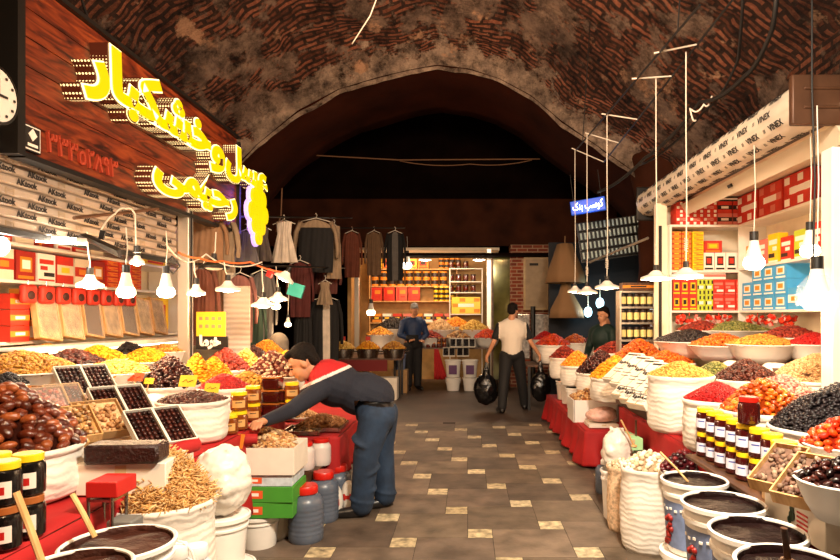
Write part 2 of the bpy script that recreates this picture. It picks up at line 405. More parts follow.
wb = MB(); wb.box((-5.2, 13.1, 4), (.2, 4, 8)); struct(wb.build('wall_far_left', m_dark))
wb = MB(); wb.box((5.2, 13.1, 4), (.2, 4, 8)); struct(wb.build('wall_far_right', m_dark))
def side_wall(name, X, y0, y1, z1, mat, n=40):
    vs = []; fs = []; uv = []; nz = 30
    for i in range(n):
        for k in range(nz):
            y = y0 + (y1 - y0) * i / (n - 1); z = z1 * k / (nz - 1)
            d = noise.fractal(Vector((X, y * 1.3, z * 1.3)), 1, 2, 5) * .05
            vs.append((X + d, y, z)); uv.append((y, z))
    for i in range(n - 1):
        for k in range(nz - 1): fs.append((i * nz + k, (i + 1) * nz + k, (i + 1) * nz + k + 1, i * nz + k + 1))
    mb = MB(); mb.add(vs, fs); o = mb.build(name, mat, smooth=True); struct(o)
    u = o.data.uv_layers.new(name='uv')
    for lp in o.data.loops: u.data[lp.index].uv = uv[lp.vertex_index]
    return o
side_wall('wall_left', -4.15, -2, 11.2, 4.2, m_wallbrick)
side_wall('wall_right', 3.45, -2, 11.2, 5.0, m_wallbrick)
# ================================================================ LEFT SHOP FRONT
XS = -2.5
def yx(px, X=XS): return X * F / (px - VX)
# ---- wooden sign board with channel letters
sg = thing('shop_sign', 'long reddish wooden shop sign board with glowing yellow Persian lettering', 'shop sign', (XS, yx(25), 2.42))
def loc_of(o): return Vector(o.location)
def rel(mb_fn, parent, name, mats, **kw):
    mb = MB(); mb_fn(mb); inv = -loc_of(parent); mb.v = [tuple(Vector(v) + inv) for v in mb.v]; return mb.build(name, mats, parent, **kw)
y0, y1 = yx(22), yx(238)
def f(mb):
    nb = 6
    for k in range(nb):
        h = 1.0 / nb; mb.box((XS - .04, (y0 + y1) / 2, 2.43 + h * (k + .5)), (.05, y1 - y0, h - .006), 0)
rel(f, sg, 'board', m_signwood, smooth=False)
def f(mb):
    mb.box((XS - .03, y0 - .03, 2.93), (.1, .06, 1.06)); mb.box((XS - .03, y1 + .01, 2.9), (.1, .04, 1.0)); mb.box((XS - .03, (y0 + y1) / 2, 2.405), (.1, y1 - y0, .03)); mb.box((XS - .03, (y0 + y1) / 2, 3.445), (.1, y1 - y0, .03))
rel(f, sg, 'frame', m_black, smooth=False)
m_yel = M('yellow_lit_letter', 'ffd600', .4, emit=1.05)
for _k in ('Base Color',): m_yel.node_tree.nodes['Principled BSDF'].inputs[_k].default_value = lin('604400')
m_halo = M('lit_letter_rim', 'fff2b0', .4, emit=1.6)
def dots_mat():
    m = bpy.data.materials.new('perforated_led_side'); m.use_nodes = True; N = m.node_tree.nodes; L = m.node_tree.links; b = N['Principled BSDF']
    tc = N.new('ShaderNodeTexCoord'); v = N.new('ShaderNodeTexVoronoi'); v.inputs['Scale'].default_value = 46; v.inputs['Randomness'].default_value = 0.0; L.new(tc.outputs['Object'], v.inputs['Vector'])
    c = N.new('ShaderNodeMath'); c.operation = 'LESS_THAN'; c.inputs[1].default_value = .34; L.new(v.outputs['Distance'], c.inputs[0])
    mu = N.new('ShaderNodeMath'); mu.operation = 'MULTIPLY'; mu.inputs[1].default_value = 2.2; L.new(c.outputs[0], mu.inputs[0])
    b.inputs['Base Color'].default_value = lin('5a2410'); b.inputs['Emission Color'].default_value = lin('ffd890'); L.new(mu.outputs[0], b.inputs['Emission Strength']); return m
m_dots = dots_mat()
def letters(txt, ya, yb, zbase, cap, off, name='letter_block', depth=.13):
    off += .010
    raw = text_mesh(txt, 1.0, 0, off)
    xs = [v.co.x for v in raw.vertices]; sx = (yb - ya) / (max(xs) - min(xs)); sy = cap
    T = Matrix.Translation((XS + depth, ya, zbase)) @ FACE_X @ Matrix.Diagonal((sx, sy, 1, 1)) @ Matrix.Translation((-min(xs), 0, 0))
    face = text_mesh(txt, 1.0, .004, off); rim = text_mesh(txt, 1.0, .003, off + .026); side = text_mesh(txt, 1.0, .5, off + .03)
    mb = MB(); mb.mesh(side, Matrix.Translation((XS + depth / 2 - .005, ya, zbase)) @ FACE_X @ Matrix.Diagonal((sx, sy, depth - .012, 1)) @ Matrix.Translation((-min(xs), 0, 0)), 0)
    mb.v = [tuple(Vector(v) - loc_of(sg)) for v in mb.v]; p = mb.build(name, m_dots, sg, smooth=False)
    for me, mt, nm, dx in ((rim, m_halo, 'letter_rim', 0), (face, m_yel, 'letter_face', .008)):
        mb = MB(); mb.mesh(me, Matrix.Translation((dx, 0, 0)) @ T, 0); mb.v = [tuple(Vector(v) - loc_of(sg)) for v in mb.v]; mb.build(nm, mt, p, smooth=False)
    return p
letters('ﺭﺎﺒﮑﺸﺧ', yx(62), yx(196), 2.98, .42, .036)
letters('ﻭ', yx(196) + .0, yx(211), 2.96, .40, .036)
letters('ﻞﺴﻋ', yx(212), yx(256), 2.96, .38, .036)
letters('ﯽﻤﯿﺣﺭ', yx(136), yx(224), 2.55, .34, .036)
# grape-like lit emblem at the far end
def f(mb):
    c = Vector((XS + .14, yx(245), 2.72)); random.seed(4)
    for (a, b, r) in [(0, .2, .11), (-.13, .1, .1), (.13, .1, .1), (-.2, -.06, .1), (.02, -.04, .13), (.2, -.06, .1), (-.1, -.2, .1), (.1, -.2, .1), (0, -.33, .09)]:
        mb.lathe([(0, 0), (r, 0), (r, .03), (0, .03)], c + Vector((0, a, b)), 14, 0, mat=Matrix.Rotation(PI / 2, 4, 'Y'), closed=False)
p = rel(f, sg, 'grape_emblem', m_yel)
def f(mb):
    c = Vector((XS + .10, yx(245), 2.72))
    for (a, b, r) in [(0, .2, .13), (-.13, .1, .12), (.13, .1, .12), (-.2, -.06, .12), (.02, -.04, .15), (.2, -.06, .12), (-.1, -.2, .12), (.1, -.2, .12), (0, -.33, .11)]:
        mb.lathe([(0, 0), (r, 0), (r, .03), (0, .03)], c + Vector((0, a, b)), 14, 0, mat=Matrix.Rotation(PI / 2, 4, 'Y'), closed=False)
rel(f, p and sg, 'emblem_rim', M('lilac_lit_rim', 'c8a8ff', .4, emit=1.0))
# painted telephone number and the small square badge
def f(mb):
    me = text_mesh('٣٣٣٥٢٨٩٣', 1.0, .01, .012); xs = [v.co.x for v in me.vertices]; ya, yb = yx(47), yx(118)
    mb.mesh(me, Matrix.Translation((XS - .008, ya, 2.485)) @ FACE_X @ Matrix.Diagonal(((yb - ya) / max(xs), .17, 1, 1)))
rel(f, sg, 'phone_number', M('dull_red_numerals', 'a83c22', .6), smooth=False)
def f(mb):
    mb.box((XS, yx(30), 2.515), (.02, .15, .15), 0); mb.box((XS + .008, yx(30), 2.515), (.01, .135, .135), 1); mb.box((XS + .01, yx(30), 2.515), (.01, .12, .12), 0)
    mb.box((XS + .014, yx(30), 2.535), (.008, .05, .05), 1, rot=(PI / 4, 0, 0)); mb.box((XS + .014, yx(30), 2.475), (.008, .08, .016), 1)
rel(f, sg, 'badge', [m_print, m_paper], smooth=False)
# wall clock-like round vent at the very left
t = thing('wall_clock', 'round white dial clock on the dark edge left of the wooden sign', 'clock', (-2.42, 3.13, 2.62))
mb = MB(); mb.lathe([(0, 0), (.13, 0), (.15, .02), (.15, .05), (.135, .055)], (0, 0, 0), 28, 0, mat=Matrix.Rotation(PI / 2, 4, 'Y'), closed=False); mb.build('case', m_black, t)
mb = MB(); mb.lathe([(.135, .05), (0, .05)], (0, 0, 0), 28, 0, mat=Matrix.Rotation(PI / 2, 4, 'Y'), closed=False)
mb.build('dial', m_white, t)
mb = MB()
for k in range(12):
    a = k * PI / 6; mb.box((.056, math.sin(a) * .11, math.cos(a) * .11), (.004, .012, .012), 0)
mb.box((.058, 0, .04), (.004, .008, .08)); mb.box((.058, .03, 0), (.004, .06, .01)); mb.build('hands', m_print, t)
mb = MB(); mb.box((-2.62, 2.9, 2.6), (.2, .66, 2.4)); struct(mb.build('wall_shopfront_left', m_brown))
for nm, za in (('pipe', 0),):
    pass
# ---- half-lowered slatted shutter with printed slats
sh = thing('shutter_curtain', 'beige slatted roller shutter with black printed words under the wooden sign', 'shutter', (-2.62, 3.0, 1.95))
ya, yb = 2.9, yx(188); ns = 9; zb = 2.0; hs = .062
def f(mb):
    for k in range(ns):
        z = zb + hs * k; vs = []
        prof_ = [(0, 0), (.014, .012), (.016, .045), (.004, .058)]
        for yy in (ya, yb): vs += [(-2.62 + a, yy, z + b) for a, b in prof_]
        mb.add(vs, [(i, i + 1, i + 5, i + 4) for i in range(3)])
    mb.box((-2.64, (ya + yb) / 2, zb + hs * ns / 2), (.02, yb - ya, hs * ns)); mb.box((-2.61, (ya + yb) / 2, zb - .02), (.04, yb - ya, .035), 1)
rel(f, sh, 'slats', [M('beige_slats', 'a29282', .55, var=.1), m_black], smooth=False)
def f(mb):
    me = text_mesh('AKtook', .052, .001, .0015); me2 = text_mesh('[==]', .04, .001, .0)
    for k in range(ns):
        y = ya + .05 + (k % 3) * .09; q = 0
        while y < yb - .2:
            if (q + k) % 3 == 2: mb.mesh(me2, Matrix.Translation((-2.6, y, zb + hs * k + .016)) @ FACE_X, 1)
            else: mb.mesh(me, Matrix.Translation((-2.6, y, zb + hs * k + .014)) @ FACE_X, 0)
            y += .27; q += 1
rel(f, sh, 'slat_lettering', [m_print, M('faint_print', '9c8668', .6)], smooth=False)
# ---- posts, roof and inner shell of the left shop
def post(name, label, x, y, w, d, z0, z1, mat, cat='post', bev=.006):
    t = thing(name, label, cat, (x, y, z0)); mb = MB(); mb.box((0, 0, (z1 - z0) / 2), (w, d, z1 - z0)); mb.build('shaft', mat, t, bevel=bev)
    mb = MB(); mb.box((0, 0, .02), (w * 1.35, d * 1.35, .04)); mb.build('base_plate', mat, t)
    return t
pt = post('shop_post', 'tall aluminium post at the far end of the left honey shop front', -2.55, yx(191), .1, .1, 0, 2.5, m_alu)
mb = MB(); mb.box((.052, 0, 1.25), (.006, .03, 2.4)); mb.build('shutter_track', m_black, pt)
mb = MB(); mb.box((-3.3, 4.1, 2.62), (1.5, 3.0, .04)); struct(mb.build('ceiling_left_shop', m_cream))
mb = MB(); mb.box((-3.85, 4.95, 1.35), (.06, 5.6, 2.6)); struct(mb.build('wall_left_shop_back', m_cream))
mb = MB(); mb.box((-3.35, 7.6, 1.3), (1.0, .06, 2.6)); struct(mb.build('wall_left_shop_end', m_cream))

def shelf_unit(name, label, c, size, boards, mat, upright=True):
    """shelves along Y against a wall; boards = list of z"""
    t = thing(name, label, 'shelf', (c[0], c[1], 0))
    for z in boards:
        mb = MB(); mb.box((0, 0, z - .0125), (size[0], size[1], .025)); mb.build('shelf_board', mat, t, bevel=.003)
    if upright:
        for s in (-1, 1):
            mb = MB(); a = (0, s * (size[1] / 2 + .012), 0) if size[1] > size[0] else (s * (size[0] / 2 + .012), 0, 0)
            d = (size[0], .024) if size[1] > size[0] else (.024, size[1])
            mb.box((a[0], a[1], max(boards) / 2), (d[0], d[1], max(boards))); mb.build('side_panel', mat, t)
    return t
XB = -3.4
shelf_unit('wall_shelving', 'white wall shelves behind the left honey stall carrying red boxes and comb frames', (-3.58, 5.85, 0), (.44, 3.1), [1.31, 1.77, 2.05], m_white)

def carton(name, label, c, size, cols, style, group=None, cat='box', face='x', rz=0., parent=None):
    """a closed product box: body with a printed front; face = which local axis side carries the print"""
    x, y, z = size; mb = MB(); mb.box((0, 0, z / 2), size, 0)
    e = .0015
    def pr(u, v, w, h, mi, k=1):   # print patch in face coordinates
        for s in ((1, -1) if face in ('x', 'y') else (1,)):
            if face == 'x': mb.box((s * (x / 2 + e * k * .5), u * y, (v + .5) * z), (e * k, w * y, h * z), mi)
            else: mb.box((u * x, s * (y / 2 + e * k * .5), (v + .5) * z), (w * x, e * k, h * z), mi)
    if style == 'band': pr(0, 0, 1, .36, 1); pr(0, 0, .5, .2, 2, 2)
    elif style == 'oval': pr(0, .05, .62, .5, 1); pr(0, .05, .42, .3, 2, 2); pr(0, -.38, .8, .1, 1)
    elif style == 'stripe':
        pr(-.3, 0, .16, .9, 1); pr(.1, .15, .5, .26, 2); pr(.12, -.2, .4, .1, 1)
    elif style == 'swirl':
        pr(.0, .22, .8, .16, 1); pr(-.15, 0, .4, .14, 1); pr(.15, -.22, .6, .14, 2); pr(0, -.42, .9, .06, 1)
    elif style == 'check':
        for i in range(4):
            for j in range(3):
                if (i + j) % 2: pr(-.375 + i * .25, -.33 + j * .33, .2, .22, 1)
        pr(0, 0, .55, .2, 2, 2)
    o = mb.build(name, cols, parent, smooth=False)
    o.location = c; o.rotation_euler = (0, 0, rz)
    if not parent: tag(o, label, cat, group)
    return o
def clone(o, loc, rz=None, label=None, group=None):
    c = copy_tree(o); c.location = loc
    if rz is not None: c.rotation_euler[2] = rz
    if label: c['label'] = label
    if group: c['group'] = group
    return c
# red and cream honey boxes, two rows on the upper left shelf
random.seed(1)
kinds = [(m_redcard, m_cream, m_yelpl), (m_cream, m_redcard, m_orpl), (M('brick_red_card', '9a2014', .6), m_orpl, m_paper), (m_paper, m_redcard, m_print)]
y = 4.45; k = 0
while y < 5.75:
    cs = kinds[k % 4]
    carton('honey_box', 'small %s gift box in the upper row of the left shop shelf' % ['red', 'cream and red', 'brick red', 'white and red'][k % 4], (-3.5, y + .11, 2.052), (.16, .2, .2), cs, ['oval', 'band', 'stripe', 'oval'][k % 4], 'gift boxes in the upper row of the left shop %s' % ['red', 'cream', 'brick', 'white'][k % 4])
    carton('honey_box', 'larger %s honey box in the second row of the left shop shelf' % ['red', 'cream and red', 'brick red', 'white and red'][(k + 1) % 4], (-3.5, y + .11, 1.772), (.18, .21, .23), kinds[(k + 1) % 4], ['band', 'oval', 'swirl', 'band'][k % 4], 'honey boxes in the second row of the left shop %s' % ['red', 'cream', 'brick', 'white'][(k + 1) % 4])
    y += .235; k += 1
# tight stack of slim red cartons
for i in range(3):
    for j in range(5):
        carton('slim_carton', 'slim red carton in the tight stack beside the honey boxes, left shop', (-3.5, 5.95 + i * .21, 1.772 + j * .052), (.2, .2, .048), (m_redcard, m_orcard, m_orcard), 'swirl', 'slim red cartons stacked on the left shop shelf')
carton('framed_box', 'yellow framed red box on top of the slim red carton stack in the left shop', (-3.45, 6.75, 2.052), (.12, .42, .24), (m_yelpl, m_redcard, m_orcard), 'oval')
carton('honey_box', 'orange box with a dark bowl picture on a yellow base behind the two bare bulbs', (-3.4, 6.72, 1.35), (.16, .34, .34), (m_yelpl, m_redcard, m_paper), 'oval')
# hanging row of red bags under the second shelf
for i in range(8):
    t = thing('candy_bag', 'red bag with a dark round picture hanging in a row under the left shop shelf', 'bag', (-3.27, 4.62 + i * .2, 1.665), 0, 'red bags hanging under the left shop shelf')
    mb = MB(); mb.box((0, 0, 0), (.05, .15, .14), 0); mb.build('pouch', m_redcard, t, bevel=.02)
    mb = MB(); mb.ell((.024, 0, -.01), (.006, .045, .035), 12, 0); mb.build('picture', M('dark_bowl_print', '3a140c', .5), t)
    mb = MB(); mb.cyl((0, 0, .065), (0, 0, .10), .004, 6); mb.build('hook', m_steel, t)
# poster box and red boxes left of the comb frames
t = carton('poster_box', 'tall yellow orange box with small pictures left of the honeycomb frames', (-3.45, 4.85, 1.31), (.12, .2, .4), (m_orcard, m_paper, m_print), 'check')
for i in range(3):
    carton('red_box', 'small red box in the short stack left of the yellow poster box', (-3.4, 4.62, 1.31 + i * .12), (.14, .2, .115), (m_redcard, m_orcard, m_paper), 'band', 'red boxes left of the poster box')
# seven framed honeycombs leaning on the shelf
for i in range(7):
    d = i in (2, 4)
    t = thing('honeycomb_frame', ['pale framed honeycomb wrapped in film, first from the left end of the row', 'pale framed honeycomb, second from the left, left of a dark comb', 'dark framed honeycomb, third from the left in the leaning row', 'pale framed honeycomb in the middle of the leaning row', 'dark framed honeycomb fifth from the left, under the first bare bulb', 'pale framed honeycomb sixth from the left, between the two bare bulbs', 'golden framed honeycomb at the right end of the leaning row'][i], 'honeycomb', (-3.24, yx(29 + 20, -3.24) + i * .29, 1.315), 0, 'honeycomb frames leaning on the shelf')
    t.rotation_euler = (-.16, -.24, 0)
    W, Hh = .255, .375
    mb = MB(); mb.box((0, 0, Hh / 2), (.03, W - .03, Hh - .03), 0)
    mb.build('comb', M('dark_comb', '5a3c20', .35, var=.5, vscale=30, bump=.8, bscale=80, coat=.5) if d else M('pale_comb', 'c8a878', .3, var=.6, vscale=14, bump=.8, bscale=80, coat=.5), t)
    mb = MB()
    for s in (-1, 1): mb.box((0, s * (W / 2 - .008), Hh / 2), (.045, .018, Hh)); mb.box((0, 0, Hh / 2 + s * (Hh / 2 - .009)), (.045, W - .034, .018))
    mb.build('wooden_frame', m_wood_pale, t, smooth=False)
    mb = MB(); mb.box((.024, 0, Hh / 2), (.003, W - .01, Hh - .01)); mb.build('wrap_film', m_cell, t)
# lit white counter edge in front of the shelf
t = thing('counter_canopy', 'white ledge with a bright strip lamp above the back row of fruit heaps', 'ledge', (-3.1, 5.8, 1.27))
mb = MB(); mb.box((0, 0, 0), (.26, 3.3, .02)); mb.box((.13, 0, -.01), (.015, 3.3, .04)); mb.build('ledge_board', m_white, t, bevel=.003)
mb = MB(); mb.cyl((.11, -1.35, -.035), (.11, 1.3, -.035), .012, 10); mb.build('strip_lamp', M('strip_glow', 'fff0cc', .4, emit=5), t)
area_light((-2.95, 5.7, 1.22), (-2.7, 5.7, .5), 14, .05, 2.6, WHITE)

# ================================================================ RIGHT SHOP FRONT
XR = 2.15
# near post and far pillar
post('shop_post', 'thick white post at the near end of the right shop front', AX(834, 300, XR + .05).x, AX(834, 300, XR + .05).y, .09, .12, 0, 2.5, m_white)
pp = post('shop_pillar', 'cream and black pillar at the far corner of the right shop', 2.16, 6.92, .12, .1, 0, 2.75, m_cream)
mb = MB(); mb.box((-.02, -.052, 1.3), (.035, .006, 2.4)); mb.build('black_track', m_black, pp)
mb = MB(); mb.box((2.72, 7.12, 1.4), (1.1, .06, 2.8)); struct(mb.build('wall_right_shop_end', m_cream))
mb = MB(); mb.box((3.3, 5.2, 1.4), (.06, 3.9, 2.8)); struct(mb.build('wall_right_shop_back', m_cream))
mb = MB(); mb.box((2.85, 5.2, 2.84), (.95, 3.9, .04)); mb.box((2.42, 5.2, 2.81), (.04, 3.9, .03), 1); struct(mb.build('ceiling_right_shop', [m_cream, m_black]))
# roller shutter drum with printed slats
rd = thing('shutter_roll', 'rolled up cream shutter printed VINEX above the right shop', 'shutter', (2.23, 5.8, 2.88))
RY0, RY1, RR = 4.0 - 5.8, 7.6 - 5.8, .155
def arc(r, a0, a1, n): return [(r * math.cos(a0 + (a1 - a0) * i / n), r * math.sin(a0 + (a1 - a0) * i / n)) for i in range(n + 1)]
mb = MB(); nsl = 11
for k in range(nsl):
    a = 2 * PI * k / nsl; b = 2 * PI * (k + .93) / nsl; am = (a + b) / 2
    ps = [(RR * .98 * math.cos(a), RR * .98 * math.sin(a)), (RR * 1.02 * math.cos(am), RR * 1.02 * math.sin(am)), (RR * .98 * math.cos(b), RR * .98 * math.sin(b))]
    vs = [(p[0], RY0, p[1]) for p in ps] + [(p[0], RY1, p[1]) for p in ps]; mb.add(vs, [(0, 1, 4, 3), (1, 2, 5, 4)])
mb.cyl((0, RY0, 0), (0, RY1, 0), RR * .965, 30); mb.build('roll', M('cream_slats', 'd8ccb8', .5, var=.06), rd)
mb = MB(); me = text_mesh('VINEX', .062, .0006, .0014)
me2 = text_mesh('///', .04, .0006, .0)
for k in range(nsl):
    a = 2 * PI * (k + .47) / nsl; ca, sa = math.cos(a), math.sin(a)
    if ca > .5: continue
    # text x -> -Y, normal radial outward, text up -> tangential
    nrm = Vector((ca, 0, sa)); tx = Vector((0, -1, 0)); upv = nrm.cross(tx)
    R_ = Matrix((tx, upv, nrm)).transposed().to_4x4(); y = RY0 + .3 + (k % 2) * .12; q = 0
    while y < RY1:
        mb.mesh(me, Matrix.Translation(nrm * RR * 1.03 + Vector((0, y, 0)) - upv * .02) @ R_); mb.mesh(me2, Matrix.Translation(nrm * RR * 1.03 + Vector((0, y + .085, 0)) - upv * .012) @ R_)
        y += .34
mb.build('roll_lettering', m_print, rd, smooth=False)
mb = MB(); mb.box((.06, RY0 - .03, 0), (.44, .05, .32)); mb.box((.06, RY0 - .06, .07), (.3, .02, .02)); mb.box((.06, RY0 - .06, -.05), (.3, .02, .02)); mb.build('end_bracket', M('brown_metal', '5a3a26', .5, .3, var=.2), rd, bevel=.03)
mb = MB(); mb.box((.1, RY1 + .03, 0), (.5, .04, .42)); mb.build('end_bracket', m_black, rd, bevel=.03)
mb = MB(); mb.box((.18, .04, -.2), (.05, 3.75, .13), rot=(0, -.5, 0)); mb.box((.155, -.2, -.2), (.04, .07, .03), 1, rot=(0, -.5, 0)); mb.build('fascia', [M('beige_fascia', 'cdbfa6', .5), m_black], rd)
# shelves of the right shop: end wall (facing us) and back wall
sr = shelf_unit('wall_shelving', 'white shelves on the far end wall of the right shop behind two shaded lamps', (2.74, 6.93, 0), (1.0, .3), [1.56, 2.0, 2.5], m_white)
sr2 = shelf_unit('wall_shelving', 'white shelves along the back wall of the right shop behind the bright bulbs', (3.12, 5.6, 0), (.3, 2.35), [1.56, 2.02, 2.5], m_white)
m_bl = M('dark_label', '241410', .5); m_pk = M('pink_card', 'd87868', .6, var=.1); m_grn = M('lime_card', 'b8c832', .6)
def row(n, x0, dx, z, size, mats, style, label, group, name='snack_box', stack=1, y=6.93, cat='box'):
    for i in range(n):
        for j in range(stack): carton(name, label, (x0 + dx * i, y, z + j * (size[2] + .002)), size, mats, style, group, cat, face='y')
row(3, 2.38, .15, 2.5, (.145, .2, .13), (m_redcard, m_paper, m_pk), 'check', 'red and white checked snack box on the right shop top shelf', 'checked snack boxes on the top shelf', stack=2)
row(2, 2.84, .17, 2.5, (.16, .2, .13), (m_pk, m_bl, m_paper), 'band', 'dusty pink box with dark band on the right shop top shelf', 'pink banded boxes on the top shelf')
row(2, 2.84, .17, 2.632, (.16, .2, .13), (m_redcard, m_bl, m_paper), 'band', 'dark red box lying on the pink banded boxes on the top shelf', 'dark red boxes on the top shelf')
row(1, 2.92, .17, 2.765, (.34, .2, .05), (m_bl, m_paper, m_paper), 'band', 'flat navy box lying on top of the dark red boxes', None)
row(2, 2.31, .11, 2.0, (.1, .2, .052), (m_orcard, m_redcard, m_yelpl), 'band', 'flat orange carton in the tall stack at the left of the middle shelf', 'flat orange cartons on the middle shelf', stack=8)
row(1, 2.545, .11, 2.0, (.12, .2, .052), (m_yelpl, m_orcard, m_redcard), 'swirl', 'flat yellow carton in the stack beside the orange cartons', 'flat yellow cartons on the middle shelf', stack=8)
row(4, 2.675, .125, 2.0, (.115, .15, .2), (m_paper, m_bl, m_redcard), 'oval', 'white canister with a black label in the row on the middle shelf', 'white canisters with black labels', name='canister')
row(1, 2.72, .2, 2.202, (.2, .15, .13), (m_redcard, m_orcard, m_yelpl), 'oval', 'red tea box standing on the white canisters', None)
row(3, 2.31, .09, 1.56, (.085, .2, .17), (m_redcard, m_yelpl, m_bl), 'oval', 'red box with yellow oval, left end of the right shop lower shelf', 'red oval boxes on the lower shelf', stack=2)
row(2, 2.58, .09, 1.56, (.085, .2, .17), (m_grn, m_bl, m_paper), 'check', 'yellow green box with black swirls on the lower shelf of the right shop', 'lime boxes on the lower shelf', stack=2)
row(3, 2.77, .125, 1.56, (.12, .2, .17), (m_redcard, m_pk, m_paper), 'swirl', 'coral red box with pale swirls on the lower shelf of the right shop', 'coral boxes on the lower shelf', stack=2)
row(1, 2.6, .3, 1.905, (.5, .2, .08), (m_paper, m_pk, m_pk), 'band', 'long white box lying on the coloured boxes of the lower shelf', None)
for i in range(4):
    for j in range(3 if i != 3 else 3):
        if j == 2 and i == 0: continue
        carton('blue_carton', 'sky blue carton with a fish shaped white print beside the coral boxes', (3.1, 6.62 - i * .235, 1.56 + j * .148), (.22, .225, .146), (m_blue, m_paper, m_orcard), 'oval', 'sky blue cartons on the lower shelf of the right shop')
for i in range(3):
    carton('blue_carton', 'sky blue carton behind the lower glaring bulb near the white post', (3.1, 5.66 - i * .235, 1.56), (.22, .225, .2), (m_blue, m_paper, m_orcard), 'band', 'sky blue cartons near the white post')
lbs = ['large red and white wrapped sack lying on the top shelf beside the navy box', 'large red patterned sack in the middle of the top shelf of the right shop', 'large red patterned sack on the top shelf nearest the white post']
for i in range(3):
    carton('snack_sack', lbs[i], (3.1, 6.6 - i * .5, 2.5), (.24, .46, .3), (m_redcard, m_pk if i % 2 else m_paper, m_paper), 'check', None, 'sack')
specs = [(m_orcard, 'orange'), (m_pk, 'pink'), (m_yelpl, 'yellow'), (m_redcard, 'red'), (m_grn, 'lime green'), (m_redcard, 'narrow red')]
for i, (mm, nm) in enumerate(specs):
    carton('snack_packet', '%s snack packet standing on the back wall middle shelf behind the bulbs' % nm, (3.1, 6.68 - i * .25, 2.02), (.1, .2, .24 + .03 * (i % 3)), (mm, m_paper, m_bl), 'swirl', None, 'packet')
for i, (mm, nm) in enumerate([(m_green, 'green'), (m_blue, 'blue'), (m_redcard, 'red')]):
    carton('snack_packet', '%s packet on the back wall top shelf close to the white post' % nm, (3.1, 5.0 - i * .2, 2.5), (.12, .17, .22), (mm, m_paper, m_bl), 'band', None, 'packet')
# hanging strings of little red packets under the lower shelf
for i, (x, y) in enumerate([(2.42, 6.75), (2.74, 6.75), (3.0, 6.4), (3.0, 5.9)]):
    mb = MB(); random.seed(i)
    for k in range(26):
        mb.box((random.uniform(-.12, .12), random.uniform(-.04, .04), random.uniform(-.08, 0)), (.035, .03, .035), 0, rot=(random.random() * 3, random.random() * 3, 0))
    mb.cyl((0, 0, 0), (0, 0, .04), .004)
    o = mb.build('packet_string', M('red_sachets', cols=['c41c10', 'e03a20', 'a81408', 'e8d0c0'], rough=.3), None); o.location = (x, y, 1.5)
    tag(o, ['bunch of tiny red packets hanging at the left under the lower shelf', 'bunch of tiny red packets hanging under the coral boxes', 'bunch of tiny red packets hanging under the blue cartons', 'bunch of tiny red packets hanging under the blue cartons, nearer the post'][i], 'packets')
# ================================================================ STALL TABLES AND CLOTHS
def table(label, x0, x1, y0, y1, z, cat='table'):
    t = thing('market_table', label, cat, ((x0 + x1) / 2, (y0 + y1) / 2, 0)); w, d = x1 - x0, y1 - y0
    mb = MB(); mb.box((0, 0, z - .015), (w, d, .03)); mb.build('tabletop', m_wood_dark, t)
    for sx in (-1, 1):
        for sy in (-1, 1):
            mb = MB(); mb.box((sx * (w / 2 - .04), sy * (d / 2 - .04), (z - .03) / 2), (.04, .04, z - .03)); mb.build('leg', m_black, t)
    return t
def cloth(label, x0, x1, y0, y1, z, drop, side, seed=0, ends=True, amp=.02):
    """a cloth lying on the table and hanging over its street edge (side=-1: edge at x0, +1: edge at x1) and near end"""
    vs = []; fs = []; ex = x0 if side < 0 else x1; ix = x1 if side < 0 else x0; n = 90; rows = 14
    def drp(t): return drop if not callable(drop) else drop(t)
    # path of the border: near end from inside to corner, then along the edge
    path = []
    if ends:
        for i in range(24): path.append((ix + (ex - ix) * i / 24, y0, 0, -1))
    for i in range(n): path.append((ex, y0 + (y1 - y0) * i / (n - 1), side, 0))
    for k, (x, y, nx, ny) in enumerate(path):
        q = abs(y - y0) + abs(x - ex)
        for r in range(rows):
            t = r / (rows - 1); w = math.sin(k * .55 + seed) + .6 * math.sin(k * .23 + seed * 2) + .5 * noise.noise(Vector((k * .2, t * 2, seed)))
            o = .012 + amp * w * t + amp * 1.2 * t
            zz = z + .006 - drp(q) * t * (1 + .03 * math.sin(k * .31))
            if nx and ny == 0 and q < .1: oy = -o * (1 - q / .1)
            else: oy = 0
            vs.append((x + nx * o, y + ny * o + oy, max(.01, zz)))
    m = len(path)
    for k in range(m - 1):
        for r in range(rows - 1): fs.append((k * rows + r, (k + 1) * rows + r, (k + 1) * rows + r + 1, k * rows + r + 1))
    mb = MB(); mb.add(vs, fs); nx_, ny_ = 8, 24; b = mb.n; top = []
    for i in range(nx_ + 1):
        for j in range(ny_ + 1):
            x = x0 + (x1 - x0) * i / nx_; y = y0 + (y1 - y0) * j / ny_
            top.append((x, y, z + .006 + .004 * noise.noise(Vector((x * 6, y * 6, seed)))))
    mb.add(top, [(i * (ny_ + 1) + j, (i + 1) * (ny_ + 1) + j, (i + 1) * (ny_ + 1) + j + 1, i * (ny_ + 1) + j + 1) for i in range(nx_) for j in range(ny_)])
    o = mb.build('red_cloth', m_red, smooth=True); s = o.modifiers.new('solid', 'SOLIDIFY'); s.thickness = .004
    return tag(o, label, 'tablecloth')
table('table under the red cloth holding the big date sack on the left', -2.35, -1.45, 1.3, 3.05, .74)
cloth('red cloth over the nearest left table, behind the dark paste tubs', -2.35, -1.45, 1.3, 3.05, .74, .62, 1, 1)
table('higher left table carrying trays of packed dates and raisin sack', -2.35, -1.42, 3.1, 4.75, .76)
cloth('red cloth over the left table below the white date trays', -2.35, -1.42, 3.1, 4.75, .76, .5, 1, 2)
table('low left table behind the bending man with trays of nuts', -1.75, -1.0, 4.8, 6.9, .56)
cloth('red cloth on the low table right behind the bending man', -1.75, -1.0, 4.8, 6.9, .56, .3, 1, 3)
table('long rear counter inside the left shop under the ledge lamp', -3.5, -2.4, 3.1, 6.9, 1.0)
